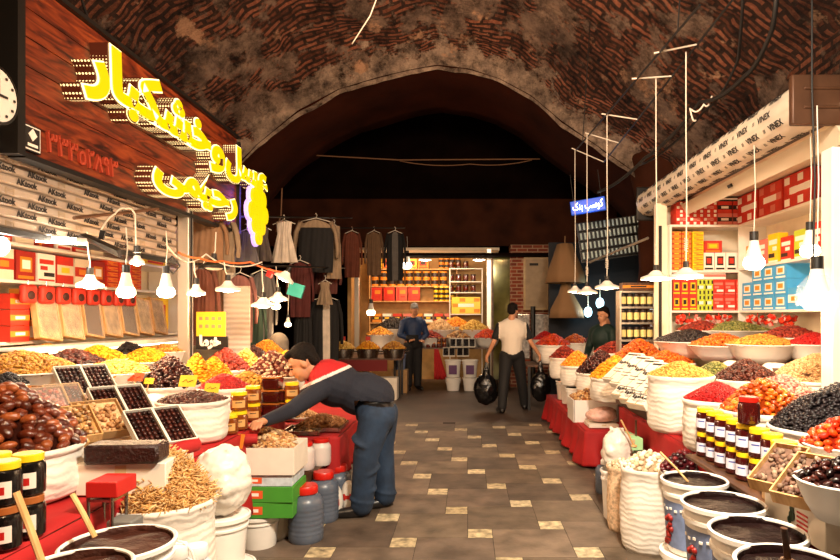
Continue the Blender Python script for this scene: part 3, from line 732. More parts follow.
table('middle left counter with the colourful fruit heaps beyond the trays', -2.38, -1.8, 4.8, 6.9, .8)
cloth('red cloth on the middle left counter beneath the yellow fruit heaps', -2.38, -1.8, 4.8, 6.9, .8, .6, 1, 8)
# right side
table('low right table under the long red cloth near the walking man', 1.18, 1.62, 6.15, 9.0, .36)
cloth('long red cloth hanging to the floor at the right edge of the aisle', 1.17, 1.62, 6.1, 9.0, .36, .33, -1, 4, amp=.035)
table('right upper counter behind the black rimmed buckets', 1.63, 2.05, 5.6, 8.95, .63)
table('right main table carrying the white fruit sacks', 1.4, 2.25, 3.2, 5.55, .68)
cloth('red cloth hanging below the slanted white date boxes on the right', 1.38, 2.25, 3.2, 5.58, .68, .5, -1, 5)
table('right near table of the black raisin heap and fig trays', 1.44, 2.25, 1.4, 3.15, .70)
table('rear counter inside the right shop under the white shelves', 2.35, 3.2, 4.3, 6.7, 1.1)
mb = MB(); mb.box((0, 0, 0), (.17, 1.75, .02)); bd = mb.build('wooden_board', m_wood_dark, None, bevel=.004); bd.location = (1.335, 2.68, .70)
tag(bd, 'narrow wooden board under the double row of honey jars on the right', 'board')
for yy in (1.95, 2.6, 3.12):
    mb = MB(); mb.box((0, 0, 0), (.14, .04, .66)); mb.build('board_support', m_wood_dark, bd).location = (0.0, yy - 2.68, -.343)

# ================================================================ HEAPS
PAL = {
 'date': ['461a0c', '6a2c14', '8e4822', '54200e', '84401c'], 'darkdate': ['1c0806', '3a140e', '54241a', '120505'], 'barberry': ['a00808', 'c01010', '800606', 'd01c14'],
 'apricot': ['c04e06', 'd8660c', 'a83c04', 'e88420'], 'yellow': ['d88c08', 'eca814', 'c87406', 'f4bc30'], 'paleyellow': ['d0a040', 'e0bc60', 'b88428', 'e8c870'],
 'raisin': ['3c180e', '582416', '2c100a', '703420'], 'black': ['0e0b0c', '1c1416', '241a1c', '0a0808'], 'goldraisin': ['b87820', 'd09838', '94581a', 'dcb050'],
 'pistachio': ['c8a468', 'b07c50', 'd8b884', '8c5a38'], 'pink': ['b86858', 'd89888', '8c4440', 'e0b8a0'], 'mixed': ['8c5028', 'c89858', '5a2c18', 'e0c090', 'a8683c'],
 'hazel': ['4c1a10', '6a2416', 'e4cca4', '5c2014', '7c3420', '4a160c'], 'orangered': ['c83008', 'e0480c', 'a82408', 'ec6418'], 'stick': ['dcae6c', 'c48c48', 'f0cc90', 'a87038'],
 'green': ['6a7038', '8c8c48', '4e5828', 'a8a060'], 'tan': ['c8a070', 'dcb888', 'b08450', 'e8cc9c'], 'garlic': ['f0e4cc', 'e4d0b0', 'f8f0e0', 'd8bc98'], 'plum': ['3a0c10', '5a141c', '28080c', '7a2024'],
 'paste': ['2a120c', '3c1a10'], 'orange': ['e08818', 'f0a430', 'd07010', 'f8b850'], 'redbrown': ['7a2014', '9c3020', '5c180e', 'b84a30'], 'fig': ['5c3a2c', '94705a', '40241a', 'c0a488', '583828'], 'walnut': ['b88450', 'd0a070', '946034', 'e0bc8c']}
def pmat(k):
    gl = k in ('date', 'darkdate', 'barberry', 'apricot', 'black', 'plum', 'orangered', 'raisin')
    return M('pieces_' + k, cols=PAL[k], rough=.4 if gl else .65, coat=.1 if gl else 0., var=.35, vscale=45, spec=.35)
def hz(r, h, c, n_, seed, x, y, flat=.0):
    """mound height over its rim at normalised radius r"""
    k = max(0., 1 - r); return h * (1 - (1 - k) ** 1.35) if not flat else h * min(1, k * flat)
def heap(name, label, cat, c, R, h, pal, size, shape=(1, 1, 1), n=None, seed=0, tpl=None, single=False, ry=None, flat=0, lay=1.0, jit=.6, group=None, rect=False, pname=None):
    """mound of pieces on a filled body. single=True: each piece is its own object"""
    if not single and pal not in ('barberry', 'stick'): size *= (1.12 if pal == 'black' else 1.4)
    rng = random.Random(seed); rx = R; ry = ry or R; c = Vector(c)
    area = (4 if rect else PI) * rx * ry * (1 + (h / R) ** 1) ; a1 = PI * size * size * shape[0] * shape[1] * .62
    n = n or int(min(2600, area / a1 * lay)); n = max(n, 12)
    tilt = lambda: (rng.uniform(-jit, jit), rng.uniform(-jit, jit), rng.uniform(0, 6.28))
    P = []; Sc = []; Ro = []; ga = 2.399963
    for i in range(n):
        if rect:
            x, y = rng.uniform(-1, 1), rng.uniform(-1, 1); r = max(abs(x), abs(y)); x *= rx * .96; y *= ry * .96
        else:
            r = math.sqrt((i + .5) / n) * .985; a = i * ga + rng.uniform(-.12, .12); x = r * math.cos(a) * rx; y = r * math.sin(a) * ry
        bumpy = .08 * h * noise.noise(Vector((x * 9 + seed, y * 9, seed)))
        z = hz(r, h, 0, 0, seed, x, y, flat) + bumpy + size * rng.uniform(-.1, .35)
        k = size * rng.uniform(.82, 1.15); P.append((x, y, z)); Sc.append((k * shape[0], k * shape[1], k * shape[2])); Ro.append(tilt())
    # body under the pieces
    bv = []; bf = []; seg = 28; rg = 8
    for j in range(rg + 1):
        r = j / rg
        for s in range(seg):
            a = 2 * PI * s / seg; ca, sa = math.cos(a), math.sin(a)
            if rect: m_ = max(abs(ca), abs(sa)); ca /= m_; sa /= m_
            bv.append((r * ca * rx * .98, r * sa * ry * .98, hz(r, h, 0, 0, seed, 0, 0, flat) - size * .35))
    for j in range(rg):
        for s in range(seg):
            s2 = (s + 1) % seg; bf.append((j * seg + s, (j + 1) * seg + s, (j + 1) * seg + s2)); bf.append((j * seg + s, (j + 1) * seg + s2, j * seg + s2))
    mt = pmat(pal); fill_m = M('fill_' + pal, {'date': '260c06', 'apricot': '7a2804', 'orangered': '741804', 'garlic': 'a89070'}.get(pal, PAL[pal][0]), .9, var=.3, vscale=30, bump=.6, bscale=60, spec=.05); px_size = size * F / max(1.0, c.y)
    tpl = tpl or (ICO2 if px_size > 2.2 else ICO1)
    if not single:
        o = mass(name, tpl, P, Sc, Ro, [mt, fill_m], base=(bv, bf, 1)); o.location = c
        return tag(o, label, cat, kind='stuff')
    o = mass(name, ICO1, [(0, 0, -size)], [(size * .1,) * 3], [(0, 0, 0)], [mt, fill_m], base=(bv, bf, 1)); o.location = c; tag(o, label, cat, kind='stuff')
    pn = pname or name; v, f = ICO2
    variants = []
    for q in range(4):
        r2 = random.Random(seed * 7 + q); vv = []
        for p in v:
            d = 1 + .10 * noise.noise(Vector(p) * 1.7 + Vector((q * 5, seed, 0))) - (.16 * max(0, p[2]) ** 2 if pal in ('apricot', 'orangered') else 0)
            vv.append((p[0] * shape[0] * size * d, p[1] * shape[1] * size * d, p[2] * shape[2] * size * d))
        me = bpy.data.meshes.new(pn); me.from_pydata(vv, [], f.tolist()); me.polygons.foreach_set('use_smooth', [True] * len(f))
        col = PAL[pal][q % len(PAL[pal])]; gl = pal in ('date', 'darkdate', 'apricot', 'plum', 'orangered')
        me.materials.append(M('piece_%s_%d' % (pal, q), col, .3 if gl else .6, var=.3, vscale=40, bump=.35, bscale=90, coat=.3 if gl else 0)); variants.append(me)
    for i in range(n):
        if hz(0, h, 0, 0, 0, 0, 0) and c.y + P[i][1] > c.y + ry * .55 and P[i][2] < h * .5: continue   # far side, out of sight
        p = bpy.data.objects.new(pn, variants[rng.randrange(4)]); C.objects.link(p)
        p.location = c + Vector(P[i]); p.rotation_euler = Ro[i]; k = rng.uniform(.85, 1.12); p.scale = (k, k, k)
        tag(p, single, pn.replace('_', ' '), group)
    return o
def sack(label, c, R, zb, mat=None, cat='sack', seed=0, roll=.014, ry=1.0, bulge=.06, name='fruit_sack', group=None):
    """an open woven sack with a rolled rim; c = rim centre"""
    h = c[2] - zb; rr = random.Random(seed); ph = rr.random() * 6
    w = lambda a, z: .016 * math.sin(a * 5 + ph + z * 9) + .035 * noise.noise(Vector((math.cos(a) * 2.2, math.sin(a) * 2.2, z * 22 + ph))) + .02 * noise.noise(Vector((math.cos(a) * 5, math.sin(a) * 5, z * 40 + ph)))
    pr = [(R * .0, 0), (R * .86, 0), (R * .95, h * .06)]
    for i in range(1, 14): t = i / 14; pr.append((R * (.97 + bulge * math.sin(t * PI)), h * (.06 + .88 * t)))
    pr += [(R * 1.0 + roll * .6, h - roll * .9), (R + roll * .9, h), (R + roll * .3, h + roll * .7), (R - roll * .3, h + roll * .3), (R - roll, h - roll), (R * .9, h - .05)]
    t = thing(name, label, cat, (c[0], c[1], zb), 0, group)
    mb = MB(); mb.lathe(pr[:-6], (0, 0, 0), 48, 0, wob=w, sy=ry, closed=False); mb.build('sack_body', mat or m_sack, t, smooth=True)
    mb = MB(); mb.lathe(pr[-7:], (0, 0, 0), 48, 0, wob=w, sy=ry, closed=False); mb.build('rolled_rim', mat or m_sack, t, smooth=True)
    return t
SH = {'date': (1.45, .85, .8), 'raisin': (1.3, .8, .7), 'apri': (1.15, .95, .82), 'nut': (1, 1, .9), 'disc': (1.15, 1, .6), 'round': (1, 1, 1), 'stick': (3.4, 2.2, 2.2)}
_n = [0]
def SHp(pl, px, py, wpx, Y, zb, top, pal, kind, size, hl, sl, mat=None, seed=None, cont='sack', cat=None, single=False, ry=None, group=None, pname=None, n=None, jit=.6, lay=1.0, name=None, dx=0):
    """sack + heap from its place: rim centre at image point (px,py) at depth Y, standing on zb; top = image row of the summit"""
    _n[0] += 1; seed = seed or _n[0] * 3; c = A(px, py, Y); R = wpx / 2 * Y / F; h = (py - top) * Y / F * .92
    if cont == 'sack': sack(sl, c, R, zb, mat, seed=seed, ry=(ry or 1.0))
    elif cont == 'bowl':
        t = thing('fruit_bowl', sl, 'bowl', (c.x, c.y, zb)); hh = c.z - zb
        mb = MB(); mb.lathe([(0, 0), (R * .6, 0), (R * .8, hh * .4), (R * 1.0, hh), (R * 1.05, hh + .006), (R * 1.0, hh + .01), (R * .9, hh * .7)], (0, 0, 0), 36, closed=False, sy=(ry or 1)); mb.build('bowl_body', mat or m_plw, t, smooth=True)
    elif cont == 'tray':
        t = thing('fruit_tray', sl, 'tray', (c.x, c.y, zb)); hh = max(.03, c.z - zb); ryy = R * (ry or 1)
        mb = MB(); mb.box((0, 0, .006), (2 * R, 2 * ryy, .012)); mb.build('tray_base', mat or m_steel, t)
        for s in (-1, 1):
            mb = MB(); mb.box((s * R, 0, hh / 2), (.012, 2 * ryy + .012, hh)); mb.build('tray_side', mat or m_steel, t)
            mb = MB(); mb.box((0, s * ryy, hh / 2), (2 * R, .012, hh)); mb.build('tray_side', mat or m_steel, t)
    return heap(name or {'tray': 'fruit_heap'}.get(cont, 'fruit_heap'), hl, cat or 'dried fruit', (c.x, c.y, c.z + .002), R * (.97 if cont == 'tray' else 1.0), h, pal, size, SH[kind], seed=seed, single=single, ry=R * .97 * (ry or 1), group=group, pname=pname, n=n, jit=jit, lay=lay, rect=(cont == 'tray'), tpl=STICK if kind == 'stick' else None)

# ---- left, front to back
SHp(0, 6, 447, 134, 2.55, .752, 382, 'date', 'date', .0258, 'inner mound of the big brown dates in the large left sack', 'large white sack of big brown dates at the left edge on red cloth', single='big brown date heaped in the large white sack at the left edge', group='big brown dates in the left front sack', pname='date', cat='dates', n=255)
SHp(0, 163, 500, 98, 2.75, 0.0, 446, 'stick', 'stick', .0115, 'heap of thin straw coloured dried sticks in the left foreground', 'tall white sack of straw coloured sticks beside the white knotted bag', cat='dried sticks', n=1500, jit=.9, name='stick_heap')
SHp(0, 193, 401, 66, 3.65, .772, 391, 'raisin', 'raisin', .008, 'low heap of small red brown raisins above the white date trays', 'wide white sack of red brown raisins left of the yellow lidded jars', cat='raisins')
SHp(0, 224, 388, 52, 4.38, .772, 373, 'barberry', 'raisin', .0055, 'bright red barberries heaped left of the yellow lidded jars', 'white sack of bright red barberries behind the raisin sack', cat='barberries')
SHp(0, 168, 386, 58, 4.3, .772, 354, 'darkdate', 'date', .0125, 'steep pyramid of small dark dates left of the yellow fruit', 'white sack under the steep pyramid of dark dates', cat='dates', n=420)
SHp(0, 196, 384, 34, 4.7, .812, 352, 'yellow', 'disc', .012, 'bright yellow dried fruit heap right behind the dark date pyramid', 'white sack of bright yellow fruit right of the date pyramid', ry=1)
SHp(0, 214, 382, 40, 4.95, .812, 356, 'yellow', 'disc', .013, 'yellow apricot slope between the date pyramid and the brown jujubes', 'white sack of yellow apricots above the barberries')
SHp(0, 226, 370, 44, 5.5, .812, 348, 'redbrown', 'nut', .015, 'red brown jujubes heaped behind the yellow apricot slope', 'white sack of red brown jujubes', cat='jujubes')
SHp(0, 246, 371, 36, 5.8, .812, 348, 'paleyellow', 'disc', .013, 'pale yellow dried fruit heap between jujubes and striped nuts', 'white sack of pale yellow fruit')
SHp(0, 247, 390, 62, 4.75, .812, 371, 'goldraisin', 'disc', .012, 'golden dried fruit heap right above the red barberries and jars', 'white sack of golden fruit behind the yellow lidded jars')
SHp(0, 274, 376, 58, 5.2, .812, 350, 'hazel', 'nut', .012, 'heap of dark brown and white nuts left of the bending man head', 'white sack of brown and white nuts in front of the grey hooded person', cat='nuts')
SHp(0, 253, 358, 30, 6.4, .812, 346, 'darkdate', 'nut', .014, 'small dark heap behind the pale yellow fruit', 'white sack of small dark fruit behind the yellow heaps')
SHp(0, 266, 354, 36, 6.9, .812, 339, 'orange', 'disc', .013, 'orange dried apricots at the back left of the grey hooded person', 'white sack of orange apricots in front of the hooded person')
SHp(0, 288, 361, 26, 6.3, .812, 350, 'yellow', 'disc', .013, 'small yellow heap just left of the bending man hair', 'white sack of the small yellow heap near the bending man')
SHp(0, 266, 441, 60, 4.25, .0, 428, 'mixed', 'nut', .011, 'mixed shelled nuts heaped where the bending man reaches', 'white sack of mixed nuts under the bending man hand', cat='nuts', mat=m_sack2)
SHp(0, 322, 424, 44, 5.15, .575, 414, 'walnut', 'nut', .012, 'walnut kernels on a tray in front of the bending man waist', 'steel tray of walnut kernels on the low red table', cont='tray', cat='nuts')
SHp(0, 305, 436, 36, 4.95, .575, 428, 'mixed', 'nut', .010, 'mixed nuts on the tray beside the white red printed bag', 'shallow tray of mixed nuts left of the walnut tray', cont='tray', cat='nuts')
SHp(0, 300, 416, 34, 5.6, .575, 408, 'tan', 'nut', .010, 'pale nuts behind the bending man arm', 'white sack of pale nuts behind the reaching arm', cat='nuts')
# back row inside the left shop
B = [(22, 372, 90, 3.65, 350, 'goldraisin', 'raisin', .0085, 'big golden raisin heap at the far left of the rear counter'), (8, 386, 30, 3.35, 372, 'black', 'raisin', .008, 'small black raisin heap at the left edge above the dates'),
     (72, 364, 50, 4.35, 350, 'darkdate', 'date', .012, 'dark red brown fruit heap under the ledge lamp'), (47, 356, 56, 4.8, 344, 'yellow', 'raisin', .010, 'yellow raisin heap behind the dark fruit under the ledge'),
     (98, 360, 44, 4.75, 345, 'yellow', 'disc', .012, 'orange yellow apricot heap right of the dark fruit under the ledge'), (126, 354, 40, 5.4, 342, 'black', 'date', .014, 'black plum heap high under the right end of the ledge'),
     (118, 373, 56, 4.2, 359, 'paleyellow', 'disc', .010, 'pale yellow slices heaped left of the date pyramid'), (146, 362, 44, 5.0, 347, 'yellow', 'raisin', .009, 'bright yellow slope behind the top of the date pyramid'),
     (62, 380, 60, 3.85, 364, 'tan', 'raisin', .009, 'peach coloured heap between golden raisins and date trays'), (97, 376, 40, 4.05, 364, 'orange', 'disc', .011, 'orange heap just above the white date trays'), (165, 352, 36, 5.6, 344, 'goldraisin', 'disc', .012, 'golden heap at the far right end of the ledge'), (26, 352, 40, 5.2, 344, 'paleyellow', 'raisin', .010, 'pale yellow heap deep under the left end of the ledge')]
for (px, py, w, Y, top, pal, kd, sz, lb) in B:
    SHp(0, px, py, w * 1.2, Y, 1.0, top, pal, kd, sz, lb, 'white bowl under the ' + lb.replace(' heap', '').replace(' heaped', ''), cont='bowl')

# ---- right, front to back
SHp(0, 844, 446, 74, 2.5, .70, 416, 'orangered', 'apri', .018, 'inner mound of the orange red fruit at the right edge', 'white bowl of orange red fruit at the right edge', cont='bowl', single='orange red dried fruit heaped at the right edge of the stall', group='orange red fruit at the right edge', pname='dried_apricot', cat='dried fruit', n=90)
SHp(0, 836, 428, 122, 3.1, .70, 381, 'black', 'raisin', .0105, 'big heap of black raisins at the right beside the white post', 'wide white sack of black raisins behind the yellow lidded jars', cat='raisins')
SHp(0, 763, 411, 80, 3.45, .69, 377, 'apricot', 'apri', .0175, 'inner mound of the orange apricots between barberries and black raisins', 'white sack of orange dried apricots on the right table', single='orange dried apricot in the heap between red barberries and black raisins', group='orange apricots of the right table', pname='dried_apricot', cat='dried fruit', n=200)
SHp(0, 718, 400, 66, 3.75, .69, 381, 'barberry', 'raisin', .0065, 'bright red barberries heaped in the large white sack on the right', 'tall white sack of red barberries on the right table', cat='barberries')
SHp(0, 680, 376, 62, 4.4, .69, 361, 'paleyellow', 'raisin', .008, 'pale yellow raisin heap beside the slanted date boxes', 'tall white sack of pale yellow raisins beside the slanted date boxes', cat='raisins')
SHp(0, 782, 398, 74, 3.95, .69, 374, 'pink', 'raisin', .009, 'pinkish nuts heaped behind the orange apricots', 'white sack of pinkish nuts behind the apricots', cat='nuts')
SHp(0, 747, 380, 62, 4.35, .69, 358, 'raisin', 'raisin', .009, 'brown raisin heap above the red barberries', 'white sack of brown raisins between barberries and the shop counter', cat='raisins')
SHp(0, 716, 376, 44, 4.75, .69, 361, 'green', 'raisin', .008, 'green and tan seed heap left of the brown raisins', 'white sack of green seeds beside the pale yellow raisins', cat='seeds')
SHp(0, 815, 380, 84, 4.5, .9, 352, 'tan', 'raisin', .007, 'large light tan grain slope in front of the white post', 'wide white sack of light tan grain by the white post', cat='grain')
SHp(0, 600, 373, 46, 6.95, .635, 349, 'darkdate', 'date', .014, 'dark date heap left of the yellow apricots on the far right stall', 'white sack of dark dates on the right upper counter', cat='dates')
SHp(0, 616, 378, 50, 6.3, .635, 355, 'yellow', 'disc', .016, 'bright yellow apricots heaped above the slanted date boxes', 'white sack of bright yellow apricots in front of the dark dates')
SHp(0, 577, 366, 32, 7.7, .635, 350, 'orange', 'raisin', .011, 'golden orange heap left of the dark dates on the far right stall', 'white sack of golden orange fruit left of the dark dates')
SHp(0, 565, 358, 30, 8.6, .635, 345, 'redbrown', 'disc', .014, 'brown fruit heap at the aisle corner of the far right stall', 'white sack of brown fruit at the aisle corner')
SHp(0, 614, 353, 40, 8.3, .635, 341, 'redbrown', 'disc', .015, 'dark red fruit heap behind the dark dates', 'white sack of dark red fruit behind the dark dates')
SHp(0, 640, 360, 54, 6.9, .635, 338, 'apricot', 'disc', .015, 'orange brown fruit heap beside the cream and black pillar', 'white sack of orange brown fruit by the pillar')
SHp(0, 668, 363, 50, 5.9, .68, 350, 'apricot', 'disc', .013, 'orange fruit heap in front of the pillar below the shaded lamps', 'white sack of orange fruit in front of the pillar')
SHp(0, 592, 398, 42, 6.8, .365, 386, 'mixed', 'nut', .011, 'mixed nuts in the red edged tray beneath the upper sacks', 'white tray of mixed nuts on the long red cloth', cat='nuts', cont='tray', mat=m_plw, ry=.8)
Rb = [(690, 342, 56, 6.0, 329, 'black', 'date', .013, 'black plum heap in the right shop behind the pillar'), (722, 346, 52, 5.6, 333, 'apricot', 'raisin', .010, 'orange brown heap in the middle of the right shop counter'), (735, 331, 56, 6.35, 321, 'green', 'raisin', .010, 'olive green heap at the back of the right shop counter'),
      (790, 338, 50, 5.6, 325, 'redbrown', 'raisin', .011, 'dark red heap near the lower glaring bulb'), (762, 345, 56, 5.3, 334, 'goldraisin', 'raisin', .009, 'golden tan heap in front of the olive green one'), (702, 331, 40, 6.45, 321, 'redbrown', 'nut', .012, 'reddish heap at the back behind the black plums'), (815, 345, 44, 5.1, 332, 'barberry', 'raisin', .009, 'red heap beside the white post on the shop counter')]
for (px, py, w, Y, top, pal, kd, sz, lb) in Rb:
    SHp(0, px, py, w * 1.22, Y, 1.1, top, pal, kd, sz, lb, 'white bowl under the ' + lb.replace(' heap', ''), cont='bowl')
for (px, py, Y, z, r, lb) in [(735, 360, 5.0, .69, .17, 'slumped white sack cloth between the brown raisins and the shop counter'), (775, 362, 4.85, .69, .16, 'second slumped white sack cloth nearer the white post')]:
    c = A(px, py, Y); hh = c.z - z
    o = blob('folded_sack', [('e', (0, 0, hh * .5), (r * 1.3, r, hh * .5), None), ('e', (r * .5, .05, hh * .8), (r * .7, r * .6, .07), (.2, .3, 0)), ('e', (-r * .5, -.03, hh * .75), (r * .6, r * .6, .07), (-.2, .1, 0))], m_sack, voxel=.016)
    for v in o.data.vertices: v.co += v.normal * .015 * noise.noise(v.co * 12)
    o.location = (c.x, c.y, z); tag(o, lb, 'sack')
# garlic sacks and plum fruit at the aisle
sack('tall white plastic sack of garlic standing at the right aisle edge', A(648, 467, 4.0), .17, 0, m_sack, seed=5, name='garlic_sack')
heap('garlic_mound', 'inner mound of the garlic in the tall white plastic sack', 'garlic', A(648, 467, 4.0), .165, .10, 'garlic', .0165, SH['nut'], n=90, single='white garlic bulb heaped in the tall plastic sack at the right aisle', group='garlic bulbs in the tall sack', pname='garlic_bulb', seed=9)
sack('narrow net sack of small white garlic left of the tall garlic sack', A(622, 466, 4.35), .10, 0, M('net_sack', 'd8b894', .8, var=.5, vscale=40, bump=.8, bscale=60), seed=6, name='garlic_sack')
heap('garlic_mound', 'inner mound of the garlic in the narrow net sack', 'garlic', A(622, 466, 4.35), .098, .05, 'garlic', .013, SH['nut'], n=44, single='small garlic bulb in the narrow net sack at the right aisle', group='garlic bulbs in the net sack', pname='garlic_bulb', seed=10)
SHp(0, 683, 470, 44, 3.75, .3, 450, 'plum', 'round', .0165, 'inner mound of the dark red plums below the barberry sack', 'white bowl of dark red plums between garlic sack and jars', cont='bowl', single='dark red plum in the small heap between garlic and jars', group='dark red plums', pname='plum', cat='plums', n=60)
# ================================================================ JARS
def make_jar(name, label, cat, R, Hh, body, lid, labmat=None, hexa=False, loc=(0, 0, 0), group=None, pict=None, pz=(.44, .05)):
    t = thing(name, label, cat, loc, 0, group); sg_ = 8 if hexa else 24
    mb = MB(); mb.lathe([(R * .8, 0), (R * .97, R * .12), (R, R * .3), (R, Hh * .68), (R * .93, Hh * .78), (R * .8, Hh * .83), (0, Hh * .83)], (0, 0, 0), sg_)
    mb.build('glass_body', body, t, auto=25)
    mb = MB(); mb.lathe([(R * .86, Hh * .82), (R * .9, Hh * .83), (R * .9, Hh * .98), (R * .84, Hh), (0, Hh)], (0, 0, 0), 24); mb.build('lid', lid, t)
    if labmat:
        mb = MB(); r = R * 1.012; vs = []
        for i in range(9):
            a = -PI * .24 + PI * .48 * i / 8; vs += [(r * math.cos(a), r * math.sin(a), Hh * .2), (r * math.cos(a), r * math.sin(a), Hh * .58)]
        fs = [(2 * i, 2 * i + 2, 2 * i + 3, 2 * i + 1) for i in range(8)]
        mb.add(vs, fs)
        if pict is not None:
            mb.add([(v[0] * 1.004, v[1] * 1.004, Hh * pz[0] + (v[2] > Hh * .4) * Hh * pz[1]) for v in vs[4:14]], [(2 * i, 2 * i + 2, 2 * i + 3, 2 * i + 1) for i in range(4)], 1)
        mb.build('paper_label', [labmat, pict or labmat], t, auto=60)
    return t
m_hj = M('dark_red_syrup', '3c0c0a', .12, coat=.5); m_lab = M('pale_blue_label', 'd4d4e4', .6)
j = make_jar('honey_jar', 'dark red honey jar with yellow lid in the upper row, nearest the slanted boxes', 'jar', .049, .135, m_hj, m_yelpl, m_lab, group=None, pict=M('blue_script', '3a4a9c', .6))
lb2 = ['upper row', 'lower row']; k = 0
for r, z in enumerate([.712 + .136, .712]):
    for i in range(7):
        y = 3.50 - i * .128; x = 1.345 + (.0 if r else .0) + .004 * (i % 2)
        lab = 'dark red honey jar with yellow lid, number %s in the %s on the wooden board'
        words_ = ['farthest', 'second farthest', 'third farthest', 'middle', 'third nearest', 'second nearest', 'nearest'][i]
        o = j if k == 0 else clone(j, (0, 0, 0)); k += 1
        o.location = (x, y, z); o.rotation_euler[2] = PI + .8 + random.uniform(-.12, .12); o['label'] = 'yellow lidded dark honey jar, %s in the %s on the board' % (words_, lb2[r]); o['group'] = 'honey jars on the wooden board'
p = A(754, 424, 2.9)
make_jar('honey_jar', 'dark jar with red lid standing on top of the honey jar row', 'jar', .05, .13, m_hj, m_redpl, M('red_brown_label', '5a140c', .5), loc=(1.345, 2.96, .985))
make_jar('honey_jar', 'large black jar with yellow lid at the near end of the honey jars', 'jar', .058, .16, M('black_syrup', '120808', .12, coat=.5), m_yelpl, m_lab, loc=(1.34, 2.62, .812)).rotation_euler[2] = PI + .7
mb = MB(); mb.box((0, 0, .05), (.13, .13, .1)); o = mb.build('small_carton', m_brcard, None, bevel=.003); o.location = (1.34, 2.62, .712); tag(o, 'small brown carton under the large black jar', 'box')
# left yellow lidded jars
yj = make_jar('nut_jar', 'yellow lidded glass jar of honeyed nuts, upper one left of the man hand', 'jar', .055, .12, m_amber, m_yelpl, M('tan_label', 'c89858', .6), pict=m_print)
spots = [(236, 424, 4.0, 'bottom jar of the left stack of yellow lidded nut jars'), (236, 405, 4.0, 'middle jar of the left stack of yellow lidded nut jars'), (257, 418, 4.15, 'lower yellow lidded nut jar next to the man hand'), (257, 399, 4.15, 'upper yellow lidded nut jar next to the man hand'), (225, 431, 3.8, 'low yellow lidded nut jar in front of the raisin sack'), (248, 431, 3.95, 'front yellow lidded nut jar beside the mixed nuts')]
for i, (px, py, Y, lb) in enumerate([(239, 0, 3.98, 'bottom yellow lidded nut jar in the stack right of the raisin sack'), (239, 1, 3.98, 'upper yellow lidded nut jar in the stack right of the raisin sack'), (253, 0, 4.33, 'bottom yellow lidded nut jar nearest the man hand'), (253, 1, 4.33, 'upper yellow lidded nut jar nearest the man hand'), (229, 0, 3.84, 'single yellow lidded nut jar in front of the stack'), (292, 1, 4.55, 'yellow lidded jar behind the dark honey tubs'), (292, 0, 4.55, 'lowest yellow lidded jar behind the dark honey tubs')]):
    o = yj if i == 0 else clone(yj, (0, 0, 0)); c = A(px, 400, Y); o.location = (c.x, c.y, .772 + .122 * py); o.rotation_euler[2] = -PI * .4; o['label'] = lb
m_tub = M('dark_red_tub', '42100c', .15, coat=.6, alpha=1)
for i, (px, n, Y, lb) in enumerate([(273, 0, 4.3, 'lowest dark red honey tub left of the bending man'), (273, 1, 4.3, 'second dark red honey tub left of the bending man'), (273, 2, 4.3, 'top dark red honey tub left of the bending man'), (286, 0, 4.35, 'lowest dark red honey tub under the man face'), (286, 1, 4.35, 'upper dark red honey tub under the man face')]):
    Y += .28; c = A(px, 400, Y); t = thing('honey_tub', lb, 'tub', (c.x, c.y, .772 + .095 * n)); mb = MB(); mb.box((0, 0, .04), (.125 if i > 2 else .125, .15, .08), taper=.88); mb.build('tub_body', m_tub, t, bevel=.01)
    mb = MB(); mb.box((0, 0, .086), (.13, .155, .012)); mb.build('tub_lid', M('clear_amber_lid', 'a05a20', .2), t, bevel=.004)
# black jars with white red labels at left front
bj = make_jar('paste_jar', 'x', 'jar', .052, .14, M('black_jar_body', '0e0b0a', .2, coat=.4), m_yelpl, M('white_red_label', 'e8dcd0', .5), pict=M('red_label_print', 'b41810', .5), pz=(.28, .18))
mats_l = [m_yelpl, M('brown_lid', 'a05a28', .4)]; k = 0
for r in range(2):
    for c in range(3):
        for d in range(2):
            o = bj if k == 0 else clone(bj, (0, 0, 0)); k += 1
            o.location = (-1.495 - c * .112 , 2.0 + d * .112, .752 + r * .142); o.rotation_euler[2] = -PI / 2 + .3
            o['label'] = 'black jar with white and red label, %s row, %s from the aisle, %s' % (['lower', 'upper'][r], ['first', 'second', 'third'][c], ['front', 'behind'][d]); o['group'] = 'black jars on the left red cloth'
            for ch in o.children:
                if ch.name.startswith('lid'): ch.data = ch.data.copy(); ch.data.materials[0] = mats_l[1 if r == 0 else 0]

